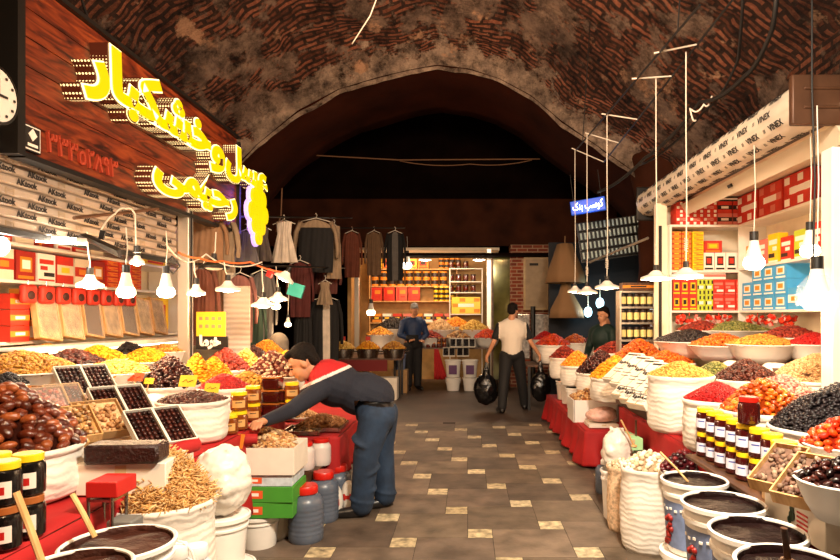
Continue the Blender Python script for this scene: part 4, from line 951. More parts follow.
# ================================================================ DATE TRAYS (two-compartment white boxes packed with fruit)
def pack(px, py, Y, w, d, label, filler, tilt=(.55, 0, -.35), mats=None, comps=2, hgt=.045, zoff=0, cat='date box', size=.0085, shape='date', film=False, supp=None):
    c = A(px, py, Y); t = thing('date_box', label, cat, c); t.rotation_euler = tilt
    m = mats or m_card
    mb = MB(); mb.box((0, 0, -hgt / 2), (w, d, .004)); mb.build('box_base', m, t)
    mb = MB()
    for s in (-1, 1): mb.box((s * w / 2, 0, 0), (.006, d, hgt)); mb.box((0, s * d / 2, 0), (w, .006, hgt))
    mb.build('box_rim', m, t)
    if comps == 2: mb = MB(); mb.box((0, 0, 0), (.012, d, hgt)); mb.build('divider', m, t)
    rng = random.Random(int(px * 7 + py)); P = []; Sc = []; Ro = []; sh = SH[shape]
    for q in range(comps):
        cw = w / comps - .018; cx = -w / 2 + w / comps * (q + .5); nx = max(3, int(cw / (size * 1.9))); ny = max(4, int((d - .02) / (size * 2.6)))
        for i in range(nx):
            for j_ in range(ny):
                P.append((cx - cw / 2 + cw * (i + .5) / nx, -d / 2 + .01 + (d - .02) * (j_ + .5) / ny, hgt * .25 + rng.uniform(-.002, .003))); k = size * rng.uniform(.9, 1.1)
                Sc.append((k * sh[1], k * sh[0], k * sh[2])); Ro.append((rng.uniform(-.3, .3), rng.uniform(-.3, .3), rng.uniform(-.3, .3)))
    if comps == 1:
        P = [(rng.uniform(-w / 2 + .015, w / 2 - .015), rng.uniform(-d / 2 + .015, d / 2 - .015), hgt * .25 + rng.uniform(-.004, .010)) for _ in range(int(len(P) * 2.8))]; Sc = [tuple(size * rng.uniform(.7, 1.1) * q_ for q_ in sh) for _ in P]; Ro = [(rng.uniform(-1, 1), rng.uniform(-1, 1), rng.uniform(0, 6)) for _ in P]
    bv = [(-w / 2 + .004, -d / 2 + .004, hgt * .1), (w / 2 - .004, -d / 2 + .004, hgt * .1), (w / 2 - .004, d / 2 - .004, hgt * .1), (-w / 2 + .004, d / 2 - .004, hgt * .1)]
    o = mass('packed_fruit', ICO1, P, Sc, Ro, [pmat(filler)], base=(bv, [(0, 1, 2), (0, 2, 3)], 0)); o.parent = t; o['kind'] = 'stuff'
    if film: mb = MB(); mb.box((0, 0, hgt / 2 + .003), (w, d, .002)); mb.build('film', m_cell, t)
    # a wedge carton that props the box up
    return t
TL = (.62, 0, .88)
for a in [(86, 381, 3.55, .27, .25, 'white box of dark dates in two rows, rearmost of the three slanted boxes', 'darkdate'),
          (122, 403, 3.2, .26, .24, 'white box of dark dates, middle of the three slanted boxes', 'darkdate'),
          (160, 427, 2.95, .26, .24, 'white box of dark dates, front right of the three slanted boxes', 'darkdate')]:
    pack(*a, tilt=TL, size=.0105, hgt=.034)
pack(47, 405, 3.05, .17, .22, 'clear box of mixed red and white fruit left of the date boxes', 'pink', TL, m_brcard, 1, film=True, size=.012, shape='nut')
pack(66, 401, 3.15, .16, .22, 'pale wooden box of brown dates with ribbon left of the date boxes', 'date', TL, m_wood_pale, 2, film=True, size=.012)
pack(100, 419, 2.95, .2, .22, 'wide open box of white and brown nuts in front of the middle date box', 'walnut', TL, m_brcard, 1, size=.012, shape='nut')
pack(79, 424, 2.8, .13, .2, 'narrow box of mixed nuts beside the dark date loaf', 'mixed', TL, m_wood_pale, 1, size=.011, shape='nut')
pack(66, 432, 2.75, .12, .2, 'narrow box of nuts nearest the big date sack', 'walnut', TL, m_wood_pale, 1, size=.012, shape='nut')
pack(24, 397, 3.1, .2, .18, 'shallow box of orange fruit at the left behind the big date sack', 'orange', (.3, 0, -.2), m_brcard, 1, size=.01, shape='raisin')
# prop blocks and the dark pressed date loaf on its white carton
def block(name, label, c, size, mat, cat='box', rz=0, bevel=.004, tape=True, mats2=None):
    t = thing(name, label, cat, c, rz); mb = MB(); mb.box((0, 0, size[2] / 2), size); mb.build('carton_body', mat, t, bevel=bevel)
    if tape: mb = MB(); mb.box((0, 0, size[2] + .001), (size[0] * .98, .045, .002)); mb.box((0, -size[1] / 2 - .001, size[2] * .75), (.045, .002, size[2] * .4)); mb.build('tape', mats2 or M('beige_tape', 'c8b48c', .3), t)
    return t
block('carton', 'white carton propping up the rearmost slanted date box', (A(86, 381, 3.62).x, 3.62, .772), (.26, .16, .22), m_card)
block('carton', 'white carton propping up the middle slanted date box', (A(122, 403, 3.27).x, 3.3, .772), (.24, .16, .16), m_card)
block('carton', 'white carton propping up the front right slanted date box', (A(160, 427, 3.0).x, 3.02, .752), (.24, .16, .12), m_card)
block('carton', 'tan carton propping up the boxes of nuts beside the date loaf', (A(84, 420, 3.0).x, 3.03, .752), (.42, .18, .16), m_brcard)
block('carton', 'pale carton under the boxes of fruit at the left end', (A(50, 405, 3.2).x, 3.22, .772), (.36, .2, .2), m_brcard)
c = A(112, 462, 2.55); block('carton', 'white carton under the pressed date loaf on the red cloth', (c.x, 2.72, .752), (.36, .26, .13), m_card, rz=.1)
mb = MB(); mb.box((0, 0, .04), (.30, .13, .08)); o = mb.build('date_loaf', M('pressed_dates', '2e120c', .45, var=.5, vscale=40, bump=1., bscale=60)); o.modifiers.new('b', 'BEVEL').width = .012; o.location = (c.x + .02, 2.63, .884); o.rotation_euler[2] = .08; tag(o, 'dark brown loaf of pressed dates lying on the white carton', 'date loaf')
# red rolled cloth and red tape end on the left table edge
mb = MB(); mb.tube([A(152, 462, 2.75), A(170, 452, 2.85), A(196, 444, 3.0)], .035, 12); o = mb.build('rolled_cloth', m_red); tag(o, 'rolled red cloth lying under the front right date box', 'cloth')
mb = MB(); mb.tube([(0, -.1, 0), (.01, 0, .004), (0, .1, 0)], .033, 14); o = mb.build('rolled_cloth', m_red); o.location = A(240, 440, 3.9) ; o.rotation_euler[2] = -1.2; tag(o, 'short rolled red cloth between the raisin sack and mixed nuts', 'cloth')
# white sacking behind the trays
for (px, py, Y, r, lb) in [(140, 395, 3.9, .14, 'slumped white sack cloth between middle date box and date pyramid'), (118, 390, 4.0, .13, 'folded white sack cloth behind the middle date box')]:
    c = A(px, py, Y); o = blob('folded_sack', [('e', (0, 0, .1), (r * 1.2, r, .12), None), ('e', (r * .5, .05, .16), (r * .7, r * .6, .07), (.2, .3, 0)), ('e', (-r * .4, -.03, .15), (r * .6, r * .6, .06), (-.2, .1, 0))], m_sack, voxel=.014); o.location = (c.x, c.y, .775); tag(o, lb, 'sack')
# price cards
def card(px, py, Y, w, h, mat, label, tilt=(1.2, 0, -.2)):
    c = A(px, py, Y); t = thing('price_card', label, 'price card', c); t.rotation_euler = tilt
    mb = MB(); mb.box((0, 0, 0), (w, h, .004)); mb.build('card', mat, t)
    mb = MB(); mb.tube([(-w * .3, -h * .1, .003), (-w * .1, h * .12, .003), (w * .02, -h * .12, .003), (w * .3, h * .08, .003)], h * .03, 4); mb.build('pen_stroke', m_print, t, smooth=False)
    mb = MB(); mb.cyl((0, -h * .5, -.003), (0, -h * .5 - .05, -.003), .003, 5); mb.build('stick', m_wood_pale, t)
card(136, 377, 4.05, .11, .055, m_orpl if False else M('orange_card', 'e04c14', .6), 'orange price card in front of the dark date pyramid')
card(149, 381, 4.1, .07, .04, m_yellowpaper, 'small yellow price card beside the orange one')
card(188, 381, 3.95, .12, .075, m_yellowpaper, 'yellow price card at the foot of the dark date pyramid')
card(212, 388, 3.85, .10, .06, m_yellowpaper, 'yellow price card in front of the red barberries')
card(232, 441, 3.85, .16, .09, M('orange_wood_card', 'c87820', .5), 'orange wooden price board standing in the white nut carton')
# right slanted long date boxes with printed lids
def printed_box(px, py, Y, w, d, label, tilt, n=2, mat=None):
    c = A(px, py, Y); t = thing('printed_date_box', label, 'date box', c); t.rotation_euler = tilt
    mb = MB(); mb.box((0, 0, 0), (w, d, .05)); mb.build('box_body', mat or m_card, t, bevel=.003)
    mb = MB(); random.seed(int(px)); me = text_mesh('ﺎﻣﺮﺧ ﺐﻃﺭ', w * .24, .0008, .005)
    mb.mesh(me, Matrix.Translation((-w * .45, d * .1, .0265))); mb.box((0, -d * .1, .026), (w * .7, d * .02, .002)); mb.box((0, -d * .2, .026), (w * .5, d * .02, .002))
    mb.box((0, d * .42, .026), (w * .8, d * .05, .002)); mb.build('dark_lettering', m_print, t, smooth=False)
    mb = MB(); mb.box((w * .0, -d * .46, .026), (w * .96, .008, .002)); mb.box((0, 0, .0255), (.006, d * .9, .0015)); mb.build('edge_line', m_brcard, t)
for i in range(5):
    printed_box(657 - i * 3, 385 - i * .5, 0, 0, 0, '', (0, 0, 0)) if False else None
TR = (.62, 0, -1.12)
nm = ['nearest', 'second', 'third', 'fourth', 'farthest']
for i in range(5):
    px, py = 657 - i * 8.2, 384 - i * 4.0; Y = 1.46 * F / (px - VX)
    printed_box(px, py, Y, .21, .40, 'white printed date box leaning on the red table, %s of the slanted five' % nm[i], TR)
for i in range(3):
    px, py = 641 - i * 8.2, 402 - i * 4.5; Y = 1.27 * F / (px - VX)
    printed_box(px, py, Y, .2, .12, 'short white box at the foot of the slanted boxes, %s one' % ['nearest', 'middle', 'farthest'][i], TR)
block('carton', 'wooden crate propping up the slanted date boxes on the right', (1.5, 5.3, .69), (.22, 1.0, .13), m_wood_dark, tape=False)
block('carton', 'flat green and white carton on the red cloth below the slanted boxes', (1.21, 4.75, .50), (.17, .3, .09), M('pale_green_card', 'a8d89c', .7), rz=.1)
mb = MB(); mb.box((0, 0, 0), (.24, .42, .02)); mb.box((0, .15, -.24), (.03, .03, .46)); mb.box((0, -.15, -.24), (.03, .03, .46)); o = mb.build('side_stool', m_wood_dark); o.location = (1.22, 4.75, .485); tag(o, 'low wooden stand under the green and white carton', 'stand')
# the two transparent fig trays, date bowl and printed cartons at right front
block('printed_carton', 'white carton with plant picture under the fig trays at lower right', (1.3, 2.25, .715), (.24, .42, .12), m_card, tape=False)
for (x, y, z, lb) in [(1.3, 2.25, .715, 'a'), (1.32, 1.78, .715, 'b')]:
    pass
def fruit_print(t, x, z, sx=1):
    mb = MB(); 
    for (a, b, r) in [(0, 0, .02), (.0, .025, .014), (.015, -.018, .014)]: mb.lathe([(0, 0), (r, 0), (r, .001), (0, .001)], (x, a * sx, z + b), 10, 0, mat=Matrix.Rotation(-PI / 2, 4, 'Y'), closed=False)
    mb.build('plant_picture', M('dark_green_print', '20381c', .6), t, smooth=False)
    mb = MB()
    for q in range(4): mb.box((x, -.07 * sx, z + .027 - q * .016), (.002, .07, .007))
    mb.build('red_lettering', m_printr, t, smooth=False)
for t in [o for o in bpy.data.objects if o.name.startswith('printed_carton')]: fruit_print(t, -.122, .06)
t2 = block('printed_carton', 'white carton with plant picture under the date bowl at the lower right corner', (1.36, 1.72, .715), (.26, .4, .14), m_card, tape=False); fruit_print(t2, -.132, .07)
t3 = block('printed_carton', 'brown edged carton lying at the very lower right corner', (1.3, 1.45, .60), (.3, .2, .1), m_card, tape=False)
pack(780, 468, 2.35, .13, .23, 'clear plastic tray of pale powdered figs, left of two beside the black jar', 'fig', (.5, 0, -.95), m_wood_pale, 1, hgt=.05, size=.014, shape='disc', cat='fig tray')
pack(806, 480, 2.18, .14, .23, 'clear plastic tray of brown figs with white strands, nearer of the two', 'fig', (.5, 0, -.95), m_wood_pale, 1, hgt=.05, size=.014, shape='disc', cat='fig tray')
SHp(0, 846, 482, 92, 1.95, .86, 458, 'darkdate', 'date', .0125, 'inner mound of the dark dates in the bowl at the lower right edge', 'white plastic bowl of dark dates at the lower right edge', cont='bowl', single='dark date in the white bowl at the lower right edge', group='dark dates in the lower right bowl', pname='date', cat='dates', n=85)

# ================================================================ BUCKETS, JUGS, BAGS ON THE FLOOR
def bucket(label, c, R, h, paste=None, pal=None, pic=False, handle=True, mat=None, rz=0, name='bucket', group=None):
    t = thing(name, label, 'bucket', c, rz, group)
    pr = [(0, 0), (R * .8, 0), (R * .82, .01), (R * .93, h * .78), (R * .99, h * .79), (R * .99, h * .83), (R * .95, h * .84), (R * .97, h * .93), (R * 1.04, h * .94), (R * 1.04, h * .985), (R, h), (R * .96, h * .985), (R * .94, h * .9), (R * .8, .02), (0, .02)]
    mb = MB(); mb.lathe(pr, (0, 0, 0), 40, closed=False); mb.build('bucket_body', mat or m_plw, t)
    if paste:
        mb = MB(); vs = []; seg = 32
        for j_ in range(9):
            for s in range(seg):
                a = 2 * PI * s / seg; r = R * .93 * j_ / 8; x, y = r * math.cos(a), r * math.sin(a); vs.append((x, y, h * .925 + .010 * noise.noise(Vector((x * 14, y * 14, c[0]))) + .008 * (1 - j_ / 8)))
        fs = [(j_ * seg + s, (j_ + 1) * seg + s, (j_ + 1) * seg + (s + 1) % seg, j_ * seg + (s + 1) % seg) for j_ in range(8) for s in range(seg)]
        mb.add(vs, fs); mb.build('filling', paste, t, smooth=True)
        # smears left on the inside wall
        mb = MB(); mb.lathe([(R * .93, h * .90), (R * .945, h * .95), (R * .955, h * (.965)), (R * .985, h * .992)], (0, 0, 0), 40, wob=lambda a, z: -.004 if math.sin(a * 3 + c[0] * 7) > -.3 else -.03, closed=False); mb.build('smear', paste, t)
    else:
        if name == 'lidded_bucket': mb = MB(); mb.lathe([(R * 1.06, h * .95), (R * 1.06, h + .006), (R * .98, h + .01), (R * .96, h + .004), (0, h + .004)], (0, 0, 0), 36); mb.build('lid', mat or m_plw, t)
    if handle:
        mb = MB(); mb.tube([(R * 1.03 * math.cos(q) , -R * .25 - R * .5 * math.sin(q) * .6, h * .86 - R * .95 * math.sin(q)) for q in [PI * i / 14 for i in range(15)]], .0035, 6); mb.build('handle', m_yelpl if handle == 'y' else m_plw, t)
    if pic:
        def patch(a0, a1, z0, z1, mt, nm, ks=1.012):
            mb = MB(); vs = []; n = 14
            for i in range(n + 1):
                a = a0 + (a1 - a0) * i / n
                for z in (z0, z1): r = R * (.82 + .11 * z / .78) * ks; vs.append((r * math.cos(a), r * math.sin(a), z * h))
            mb.add(vs, [(2 * i, 2 * i + 2, 2 * i + 3, 2 * i + 1) for i in range(n)]); return mb.build(nm, mt, t)
        patch(PI * .55, PI * 1.65, .08, .72, M('blue_grey_print', '7484a8', .5, var=.35, vscale=18), 'printed_band')
        mb = MB(); rng = random.Random(2)
        for q in range(16):
            a = PI * 1.06 + rng.uniform(-.2, .2); z = rng.uniform(.12, .5) * h; r = R * (.82 + .11 * z / h / .78) * 1.02; mb.ell((r * math.cos(a), r * math.sin(a), z), (.012, .012, .014), 8)
        mb.build('berry_picture', M('red_berry_print', '8c1c14', .4), t)
        mb = MB()
        for q in range(5):
            a = PI * (.98 + q * .07); z = h * (.62 - .02 * (q % 2)); r = R * (.82 + .11 * z / h / .78) * 1.02; mb.box((r * math.cos(a), r * math.sin(a), z), (.004, .014, .010), rot=(0, 0, a))
        mb.build('script_print', m_paper, t)
    return t
m_paste = M('dark_date_paste', '3a1a10', .6, spec=.2, var=.5, vscale=22, bump=1., bscale=38); m_jam = M('dark_cherry_jam', '160504', .45, spec=.2, var=.4, vscale=20, bump=1., bscale=34)
def spoon(label, a, b, r=.009, mat=None, name='wooden_spoon', bowl=True):
    t = thing(name, label, 'spoon', b); mb = MB(); a = Vector(a) - Vector(b); mb.tube([a, a * .5 + Vector((0, 0, .004)), (0, 0, 0)], r, 8, flat=.6); mb.build('handle', mat or m_wood_pale, t)
    if bowl: mb = MB(); mb.ell((0, 0, 0), (.022, .03, .012), 10); mb.build('bowl', mat or m_wood_pale, t)
    return t
# left foreground
bucket('white tub of dark date paste, lower left foreground beside the stick sack', A(119, 541, 1.8) - Vector((0, 0, .26)), .15, .26, m_paste, handle=False)
bucket('white tub of dark paste cut by the bottom edge at the left', A(75, 566, 1.5) - Vector((0, 0, .26)), .125, .26, m_paste, handle=False)
block('crate', 'dark crate lifting the two paste tubs in the left foreground', (-.98, 1.66, 0), (.42, .6, A(119, 541, 1.8).z - .262), m_wood_dark, cat='crate', tape=False)
spoon('wooden spatula standing in the left paste tub, in front of the black jars', A(16, 492, 1.5), A(36, 556, 1.5) + Vector((0.02, 0, -.03)), .011, bowl=False)
spoon('wooden spatula standing in the dark paste tub near the big date sack', A(72, 494, 1.8), A(88, 530, 1.8) + Vector((.02, 0, -.02)), .010, bowl=False)
p0 = A(100, 505, 2.35); t = thing('metal_scoop_stand', 'small steel frame stand between the date sack and the stick sack', 'stand', (p0.x, 2.35, 0))
for (dx, dy) in ((-.045, 0), (.045, 0), (-.045, .1), (.045, .1)): mb = MB(); mb.cyl((dx, dy, 0), (dx, dy, .83), .007, 8); mb.build('leg', m_steel, t)
mb = MB(); mb.box((0, .05, .8), (.1, .11, .01)); mb.build('top_plate', m_steel, t)
block('carton', 'red carton above the small steel frame stand', (p0.x + .01, 2.41, .812), (.12, .14, .06), M('flat_red_card', 'c01c14', .6), tape=False)
c = A(128, 508, 2.42); block('plastic_box', 'small grey plastic box at the left foot of the stick heap', (c.x, 2.4, .0), (.10, .09, .72), M('grey_plastic', '6c6c68', .5), tape=False, bevel=.008)
# jug with handle at bottom
def jug(label, c, R, h, body, lidm, neck=.6, ribs=0, group=None, name='plastic_jug', handle=False):
    t = thing(name, label, 'jug', c, 0, group)
    pr = [(0, 0), (R * .9, 0), (R, .02)]
    nr = max(ribs, 1) * 4
    for i in range(nr + 1): z = .05 + (h * .66 - .05) * i / nr; pr.append((R * (1 + (.025 if ribs and i % 4 == 2 else 0)), z))
    pr += [(R * .97, h * .72), (R * .82, h * .8), (R * neck, h * .84), (R * neck, h * .88)]
    mb = MB(); mb.lathe(pr, (0, 0, 0), 32, closed=False); mb.build('jug_body', body, t, auto=50)
    mb = MB(); rl = R * neck * 1.08; mb.lathe([(rl, h * .86), (rl * 1.03, h * .87), (rl * 1.03, h * .97), (rl * .95, h), (0, h)], (0, 0, 0), 28, wob=lambda a, z: .01 * math.sin(a * 24)); mb.build('screw_lid', lidm, t)
    if handle: mb = MB(); mb.tube([(R * math.cos(q), 0, h * .8 + R * 1.2 * math.sin(q)) for q in [PI * i / 12 for i in range(13)]], .004, 6); mb.build('handle', m_plw, t)
    return t
for i, (px, Y, lb) in enumerate([(176, 2.1, 'left white plastic jug with handle at the bottom edge below the stick sack'), (196, 2.2, 'right white plastic jug at the bottom edge near the white bucket')]):
    c = A(px, 545, Y); jug(lb, (c.x, Y, c.z - .3), .062, .3, M('milky_plastic', 'd8d8dc', .3), m_plw, handle=i == 0)
    block('carton', ['carton under the left white jug at the bottom edge', 'carton under the right white jug at the bottom edge'][i], (c.x, Y, 0), (.125, .14, c.z - .302), m_brcard)
# stacked white buckets and knotted bag next to the stick sack
c = A(222, 520, 3.0)
bucket('lower white bucket of the stack beside the stick sack', (c.x, 3.0, 0), .15, .29, None, handle=False, name='lidded_bucket')
bucket('upper white bucket of the stack under the knotted white bag', (c.x, 3.0, .295), .125, .24, None, handle=False, name='lidded_bucket')
def knot_bag(label, c, R, h, mat=m_bag, name='knotted_bag', seed=0, sy=1.):
    rg = random.Random(seed); els = [('c', (0, 0, R * .85), R * .9, (0, 0, h * .62), R * .84), ('e', (R * .1, 0, h * .65), (R * .8, R * .75 * sy, h * .26), (.1, .1, 0)), ('c', (0, 0, h * .7), R * .6, (R * .1, 0, h * .86), R * .42)]
    for q in range(6): a = rg.uniform(0, 6.28); els.append(('e', (R * .55 * math.cos(a), R * .55 * math.sin(a), h * rg.uniform(.3, .7)), (R * .5, R * .4, h * .2), (rg.random(), rg.random(), a)))
    for q in range(3): a = rg.uniform(0, 6.28); els.append(('c', (R * .1, 0, h * .88), .02, (R * .45 * math.cos(a), R * .4 * math.sin(a), h * 1.0), .012))
    o = blob(name, els, mat, voxel=.009, smooth=3)
    for v in o.data.vertices: v.co += v.normal * (.010 * noise.noise(v.co * 16 + Vector((seed, 0, 0))) + .004 * noise.noise(v.co * 45))
    o.location = c; return tag(o, label, 'bag')
knot_bag('large knotted white plastic bag on the bucket stack beside the sticks', (c.x + .0, 3.0, .55), .155, .31, seed=3)
# carton of nuts on green boxes on a bucket
xc, yc = -1.36, 4.08
bucket('small white bucket under the green cartons left of the blue grey jug', (xc + .0, yc - .02, 0), .13, .2, None, handle=False, name='lidded_bucket')
def flat_carton(label, c, size, mat, rz=0, pic=True):
    t = thing('flat_carton', label, 'box', c, rz); mb = MB(); mb.box((0, 0, size[2] / 2), size); mb.build('carton_body', mat, t, bevel=.003)
    if pic:
        mb = MB(); mb.box((.0, -size[1] / 2 - .001, size[2] * .5), (size[0] * .24, .002, size[2] * .5)); mb.build('front_print', M('orange_red_print', 'd85a28', .6), t); mb = MB(); mb.box((-size[0] * .3, -size[1] / 2 - .001, size[2] * .5), (size[0] * .1, .002, size[2] * .3)); mb.build('corner_print', M('orange_red_print', 'd85a28', .6), t)
        mb = MB(); mb.box((0, -size[1] / 2 - .002, size[2] * .5), (size[0] * .14, .002, size[2] * .2)); mb.build('front_logo', m_paper, t)
    return t
flat_carton('lower green carton of the two under the nut box', (xc, yc, .215), (.5, .3, .10), m_green, .02); flat_carton('upper green carton of the two under the nut box', (xc + .01, yc, .317), (.5, .3, .10), m_green, -.03)
flat_carton('white and light blue carton directly under the nut box', (xc, yc, .419), (.5, .3, .075), M('pale_blue_card', 'c4d4dc', .6, var=.3, vscale=20))
t = thing('open_carton', 'open white cardboard box of small brown nuts on the green cartons', 'box', (xc, yc, .496), .0)
mb = MB(); mb.box((0, 0, .004), (.53, .33, .008)); mb.build('box_base', m_card, t)
for s in (-1, 1):
    mb = MB(); mb.box((0, s * .165, .085), (.53, .008, .17)); mb.build('box_side', m_card, t); mb = MB(); mb.box((s * .265, 0, .085), (.008, .33, .17)); mb.build('box_side', m_card, t)
heap('nut_heap', 'small brown nuts filling the open white cardboard box', 'nuts', (xc, yc, .63), .25, .035, 'mixed', .009, SH['nut'], ry=.155, rect=True, seed=77)
block('stool', 'dark plinth under the mixed nut sack behind the white carton', (A(266, 441, 4.25).x, 4.6, 0), (.2, .2, .05), m_wood_dark, tape=False, cat='stand')
# jugs with red lids
m_gj = M('blue_grey_jug', '565f6e', .35, var=.2, vscale=6)
jug('large blue grey ribbed jug with red lid in front of the others', G(306, 540), .115, .37, m_gj, m_redpl, .62, 6)
p = G(318, 520); jug('second blue grey jug with red lid behind the front one', (p.x + .04, p.y, 0), .11, .36, m_gj, m_redpl, .62, 6)
p = G(333, 512); jug('third blue grey jug with red lid close to the man leg', (p.x + .02, p.y + .1, 0), .10, .34, m_gj, m_redpl, .62, 6)
block('crate', 'dark crate carrying the small red lidded jars beside the man', (-1.25, 4.72, 0), (.3, .3, .36), m_wood_dark, tape=False, cat='crate')
for i, (x, y, lb) in enumerate([(-1.21, 4.62, 'frosted white jar with red lid standing left on the crate'), (-1.08 - .04, 4.76, 'frosted white jar with red lid standing right on the crate')]):
    jug(lb, (x, y, .362), .075, .2, M('frosted_plastic', 'd8ccc4', .35), m_redpl, .72, name='plastic_jar')
for i, (px, Y, lb) in enumerate([(322, 5.05, 'white printed bag leaning at the low red table left of the man'), (334, 5.0, 'second white printed bag leaning beside the man hip')]):
    c = A(px, 450, Y); o = blob('printed_bag', [('e', (0, 0, .12), (.06, .05, .12), None), ('c', (0, 0, .05), .05, (0, 0, .2), .04)], [m_bag, m_printr], voxel=.01, matfn=lambda q: 1 if .1 < q.z < .14 and q.y < -.03 and abs(q.x) < .035 else 0); o.location = (c.x, Y - .07 if False else 4.68, .0 if False else .36); o.location = (-.98 + i * .07 - .0, 4.62 + i * .14, .0); tag(o, lb, 'bag')
bucket('white bucket standing behind the legs of the bending man', G(347, 502) + Vector((0, .1, 0)), .11, .30, None, handle=False)
bucket('short white bucket in the shadow left of the bending man', (-1.06, 5.35, 0), .12, .3, None, handle=False)

# right foreground buckets: two tiers
tier = []
for i, (px, py, w, Y, lb) in enumerate([(694, 478, 64, 2.95, 'farthest'), (723, 501, 80, 2.42, 'second'), (757, 529, 92, 2.05, 'third'), (792, 562, 108, 1.72, 'nearest')]):
    R = w / 2 * Y / F * .98; c = A(px, py, Y); h = .34; z0 = c.z - h
    t = bucket('open white bucket of dark jam, %s of the upper row at right' % lb, (c.x, Y, z0), R, h, m_jam, pic=True, handle=False, rz=.0)
    bucket('plain white bucket on the floor under the %s jam bucket at right' % lb, (c.x + .0, Y, 0), R * 1.0, z0 - .012, None, handle='y' if i == 0 else True, name='lidded_bucket')
spoon('long wooden spoon leaning over the farthest jam bucket', A(660, 452, 3.0), A(690, 484, 2.95), .009)
spoon('wooden stick standing in the nearest jam bucket at the bottom edge', A(784, 528, 1.7), A(788, 562, 1.72), .010, m_wood_dark)
spoon('wooden handle sticking out of the knotted white bag by the red cloth', A(621, 420, 4.5), A(634, 446, 4.5), .011)
spoon('dark wooden handle beside the pale one behind the garlic', A(636, 420, 4.7), A(636, 446, 4.7), .014, m_wood_dark, bowl=False)
c = A(622, 470, 4.55); knot_bag('white knotted bag standing between blue jug and garlic sack', (c.x - .02, 4.62, .36), .125, .3, seed=8)
bucket('white bucket hidden under the knotted bag by the garlic', (c.x - .02, 4.62, 0), .12, .36, None, handle=False)
jug('blue grey ribbed jug on the floor by the corner of the red cloth', G(610, 496) + Vector((0, .1, 0)), .10, .28, m_gj, m_plw, .5, 5)
# goods on the low red platform at the right
for i, (px, Y, lb) in enumerate([(562, 7.6, 'nearest'), (556, 8.0, 'middle'), (550, 8.4, 'farthest')]):
    bucket('small white pail of dark olives on the red platform, %s of three' % lb, (1.33 + .0 * i, Y, .375), .125, .25, m_jam, handle=False)
c = (1.36, 7.12); bucket('white pail of dark fruit with picture at the red platform corner', (1.32, 7.2, .375), .12, .22, m_jam, handle=False, pic=True)
o = blob('snack_bag', [('e', (0, 0, .07), (.17, .14, .07), (.05, 0, .2)), ('e', (.03, 0, .11), (.13, .1, .05), None)], M('pinkish_clear_bag', 'dcb0a0', .25, var=.3, vscale=20, bump=.8, bscale=30), voxel=.012); o.location = (1.38, 6.38, .41); tag(o, 'plump pinkish plastic bag on the red platform in front of the nuts tray', 'bag')
block('flat_carton', 'flat striped carton under the pinkish plastic bag', (1.38, 6.38, .372), (.3, .28, .035), m_card, tape=True)
# ================================================================ LAMPS
def shade_lamp(label, c, R=.11, top=None, power=16, lit=False, tilt=None, group=None, name='pendant_lamp', wire=True, knot=False, col=WARM, both=False):
    t = thing(name, label, 'lamp', c, 0, group)
    mb = MB(); mb.lathe([(.0, .12), (.022, .118), (.024, .06), (.02, .045)], (0, 0, 0), 16, closed=False); mb.build('socket', m_black, t)
    mb = MB(); mb.lathe([(R, -.016), (R, 0.006), (R * .86, .014), (R * .52, .03), (R * .34, .055), (.026, .068), (.022, .066), (R * .3, .048), (R * .5, .022), (R * .95, .0), (R * .97, -.016)], (0, 0, 0), 32, closed=False); mb.build('lamp_shade', m_shade, t, auto=50)
    mb = MB(); mb.lathe([(0, -.03), (R * .4, -.024), (R * .62, -.006), (R * .5, .01), (0, .012)], (0, 0, 0), 18, closed=False); mb.build('bulb', m_bulbw, t, smooth=True)
    if wire:
        tp = Vector(top) - Vector(c) if top is not None else Vector((0, 0, 1.2)); mb = MB(); mb.tube([(0, 0, .115), tp * .3 + Vector((.006, 0, .05)), tp * .65, tp], .005, 6)
        if knot:
            for k in range(5): mb.tube([(.014 * math.cos(q + k), .014 * math.sin(q + k), .2 + .02 * k + .004 * q) for q in range(7)], .004, 5)
        mb.build('cord', m_wire, t)
    lamp_light((0, 0, -.07), power, col, .06, t)
    if tilt: t.rotation_euler = tilt
    return t
def bulb_lamp(label, c, R=.05, power=20, col=WARM, name='hanging_bulb', wire=.5, m=None, body=True):
    t = thing(name, label, 'lamp', c)
    mb = MB(); mb.lathe([(0, .0), (R * .7, .006), (R, R * .5), (R * .98, R * .9), (R * .8, R * 1.25)], (0, 0, -R * .6), 24, closed=False); mb.build('bulb', m or m_bulb, t, smooth=True)
    mb = MB(); mb.lathe([(R * .8, R * .62), (R * .52, R * 1.7), (R * .42, R * 2.3), (0, R * 2.3)], (0, 0, 0), 20, closed=False); mb.build('bulb_neck', m_white, t)
    mb = MB(); mb.cyl((0, 0, R * 2.3), (0, 0, R * 3.2), R * .42, 14); mb.build('socket', m_black, t)
    if wire: mb = MB(); mb.tube([(0, 0, R * 3.2), (.01, 0, R * 3.2 + wire * .5), (0, 0, R * 3.2 + wire)], .004, 5); mb.build('cord', m_wire, t)
    lamp_light((0, 0, -R * .6 - .05), power, col, .06, t)
    return t
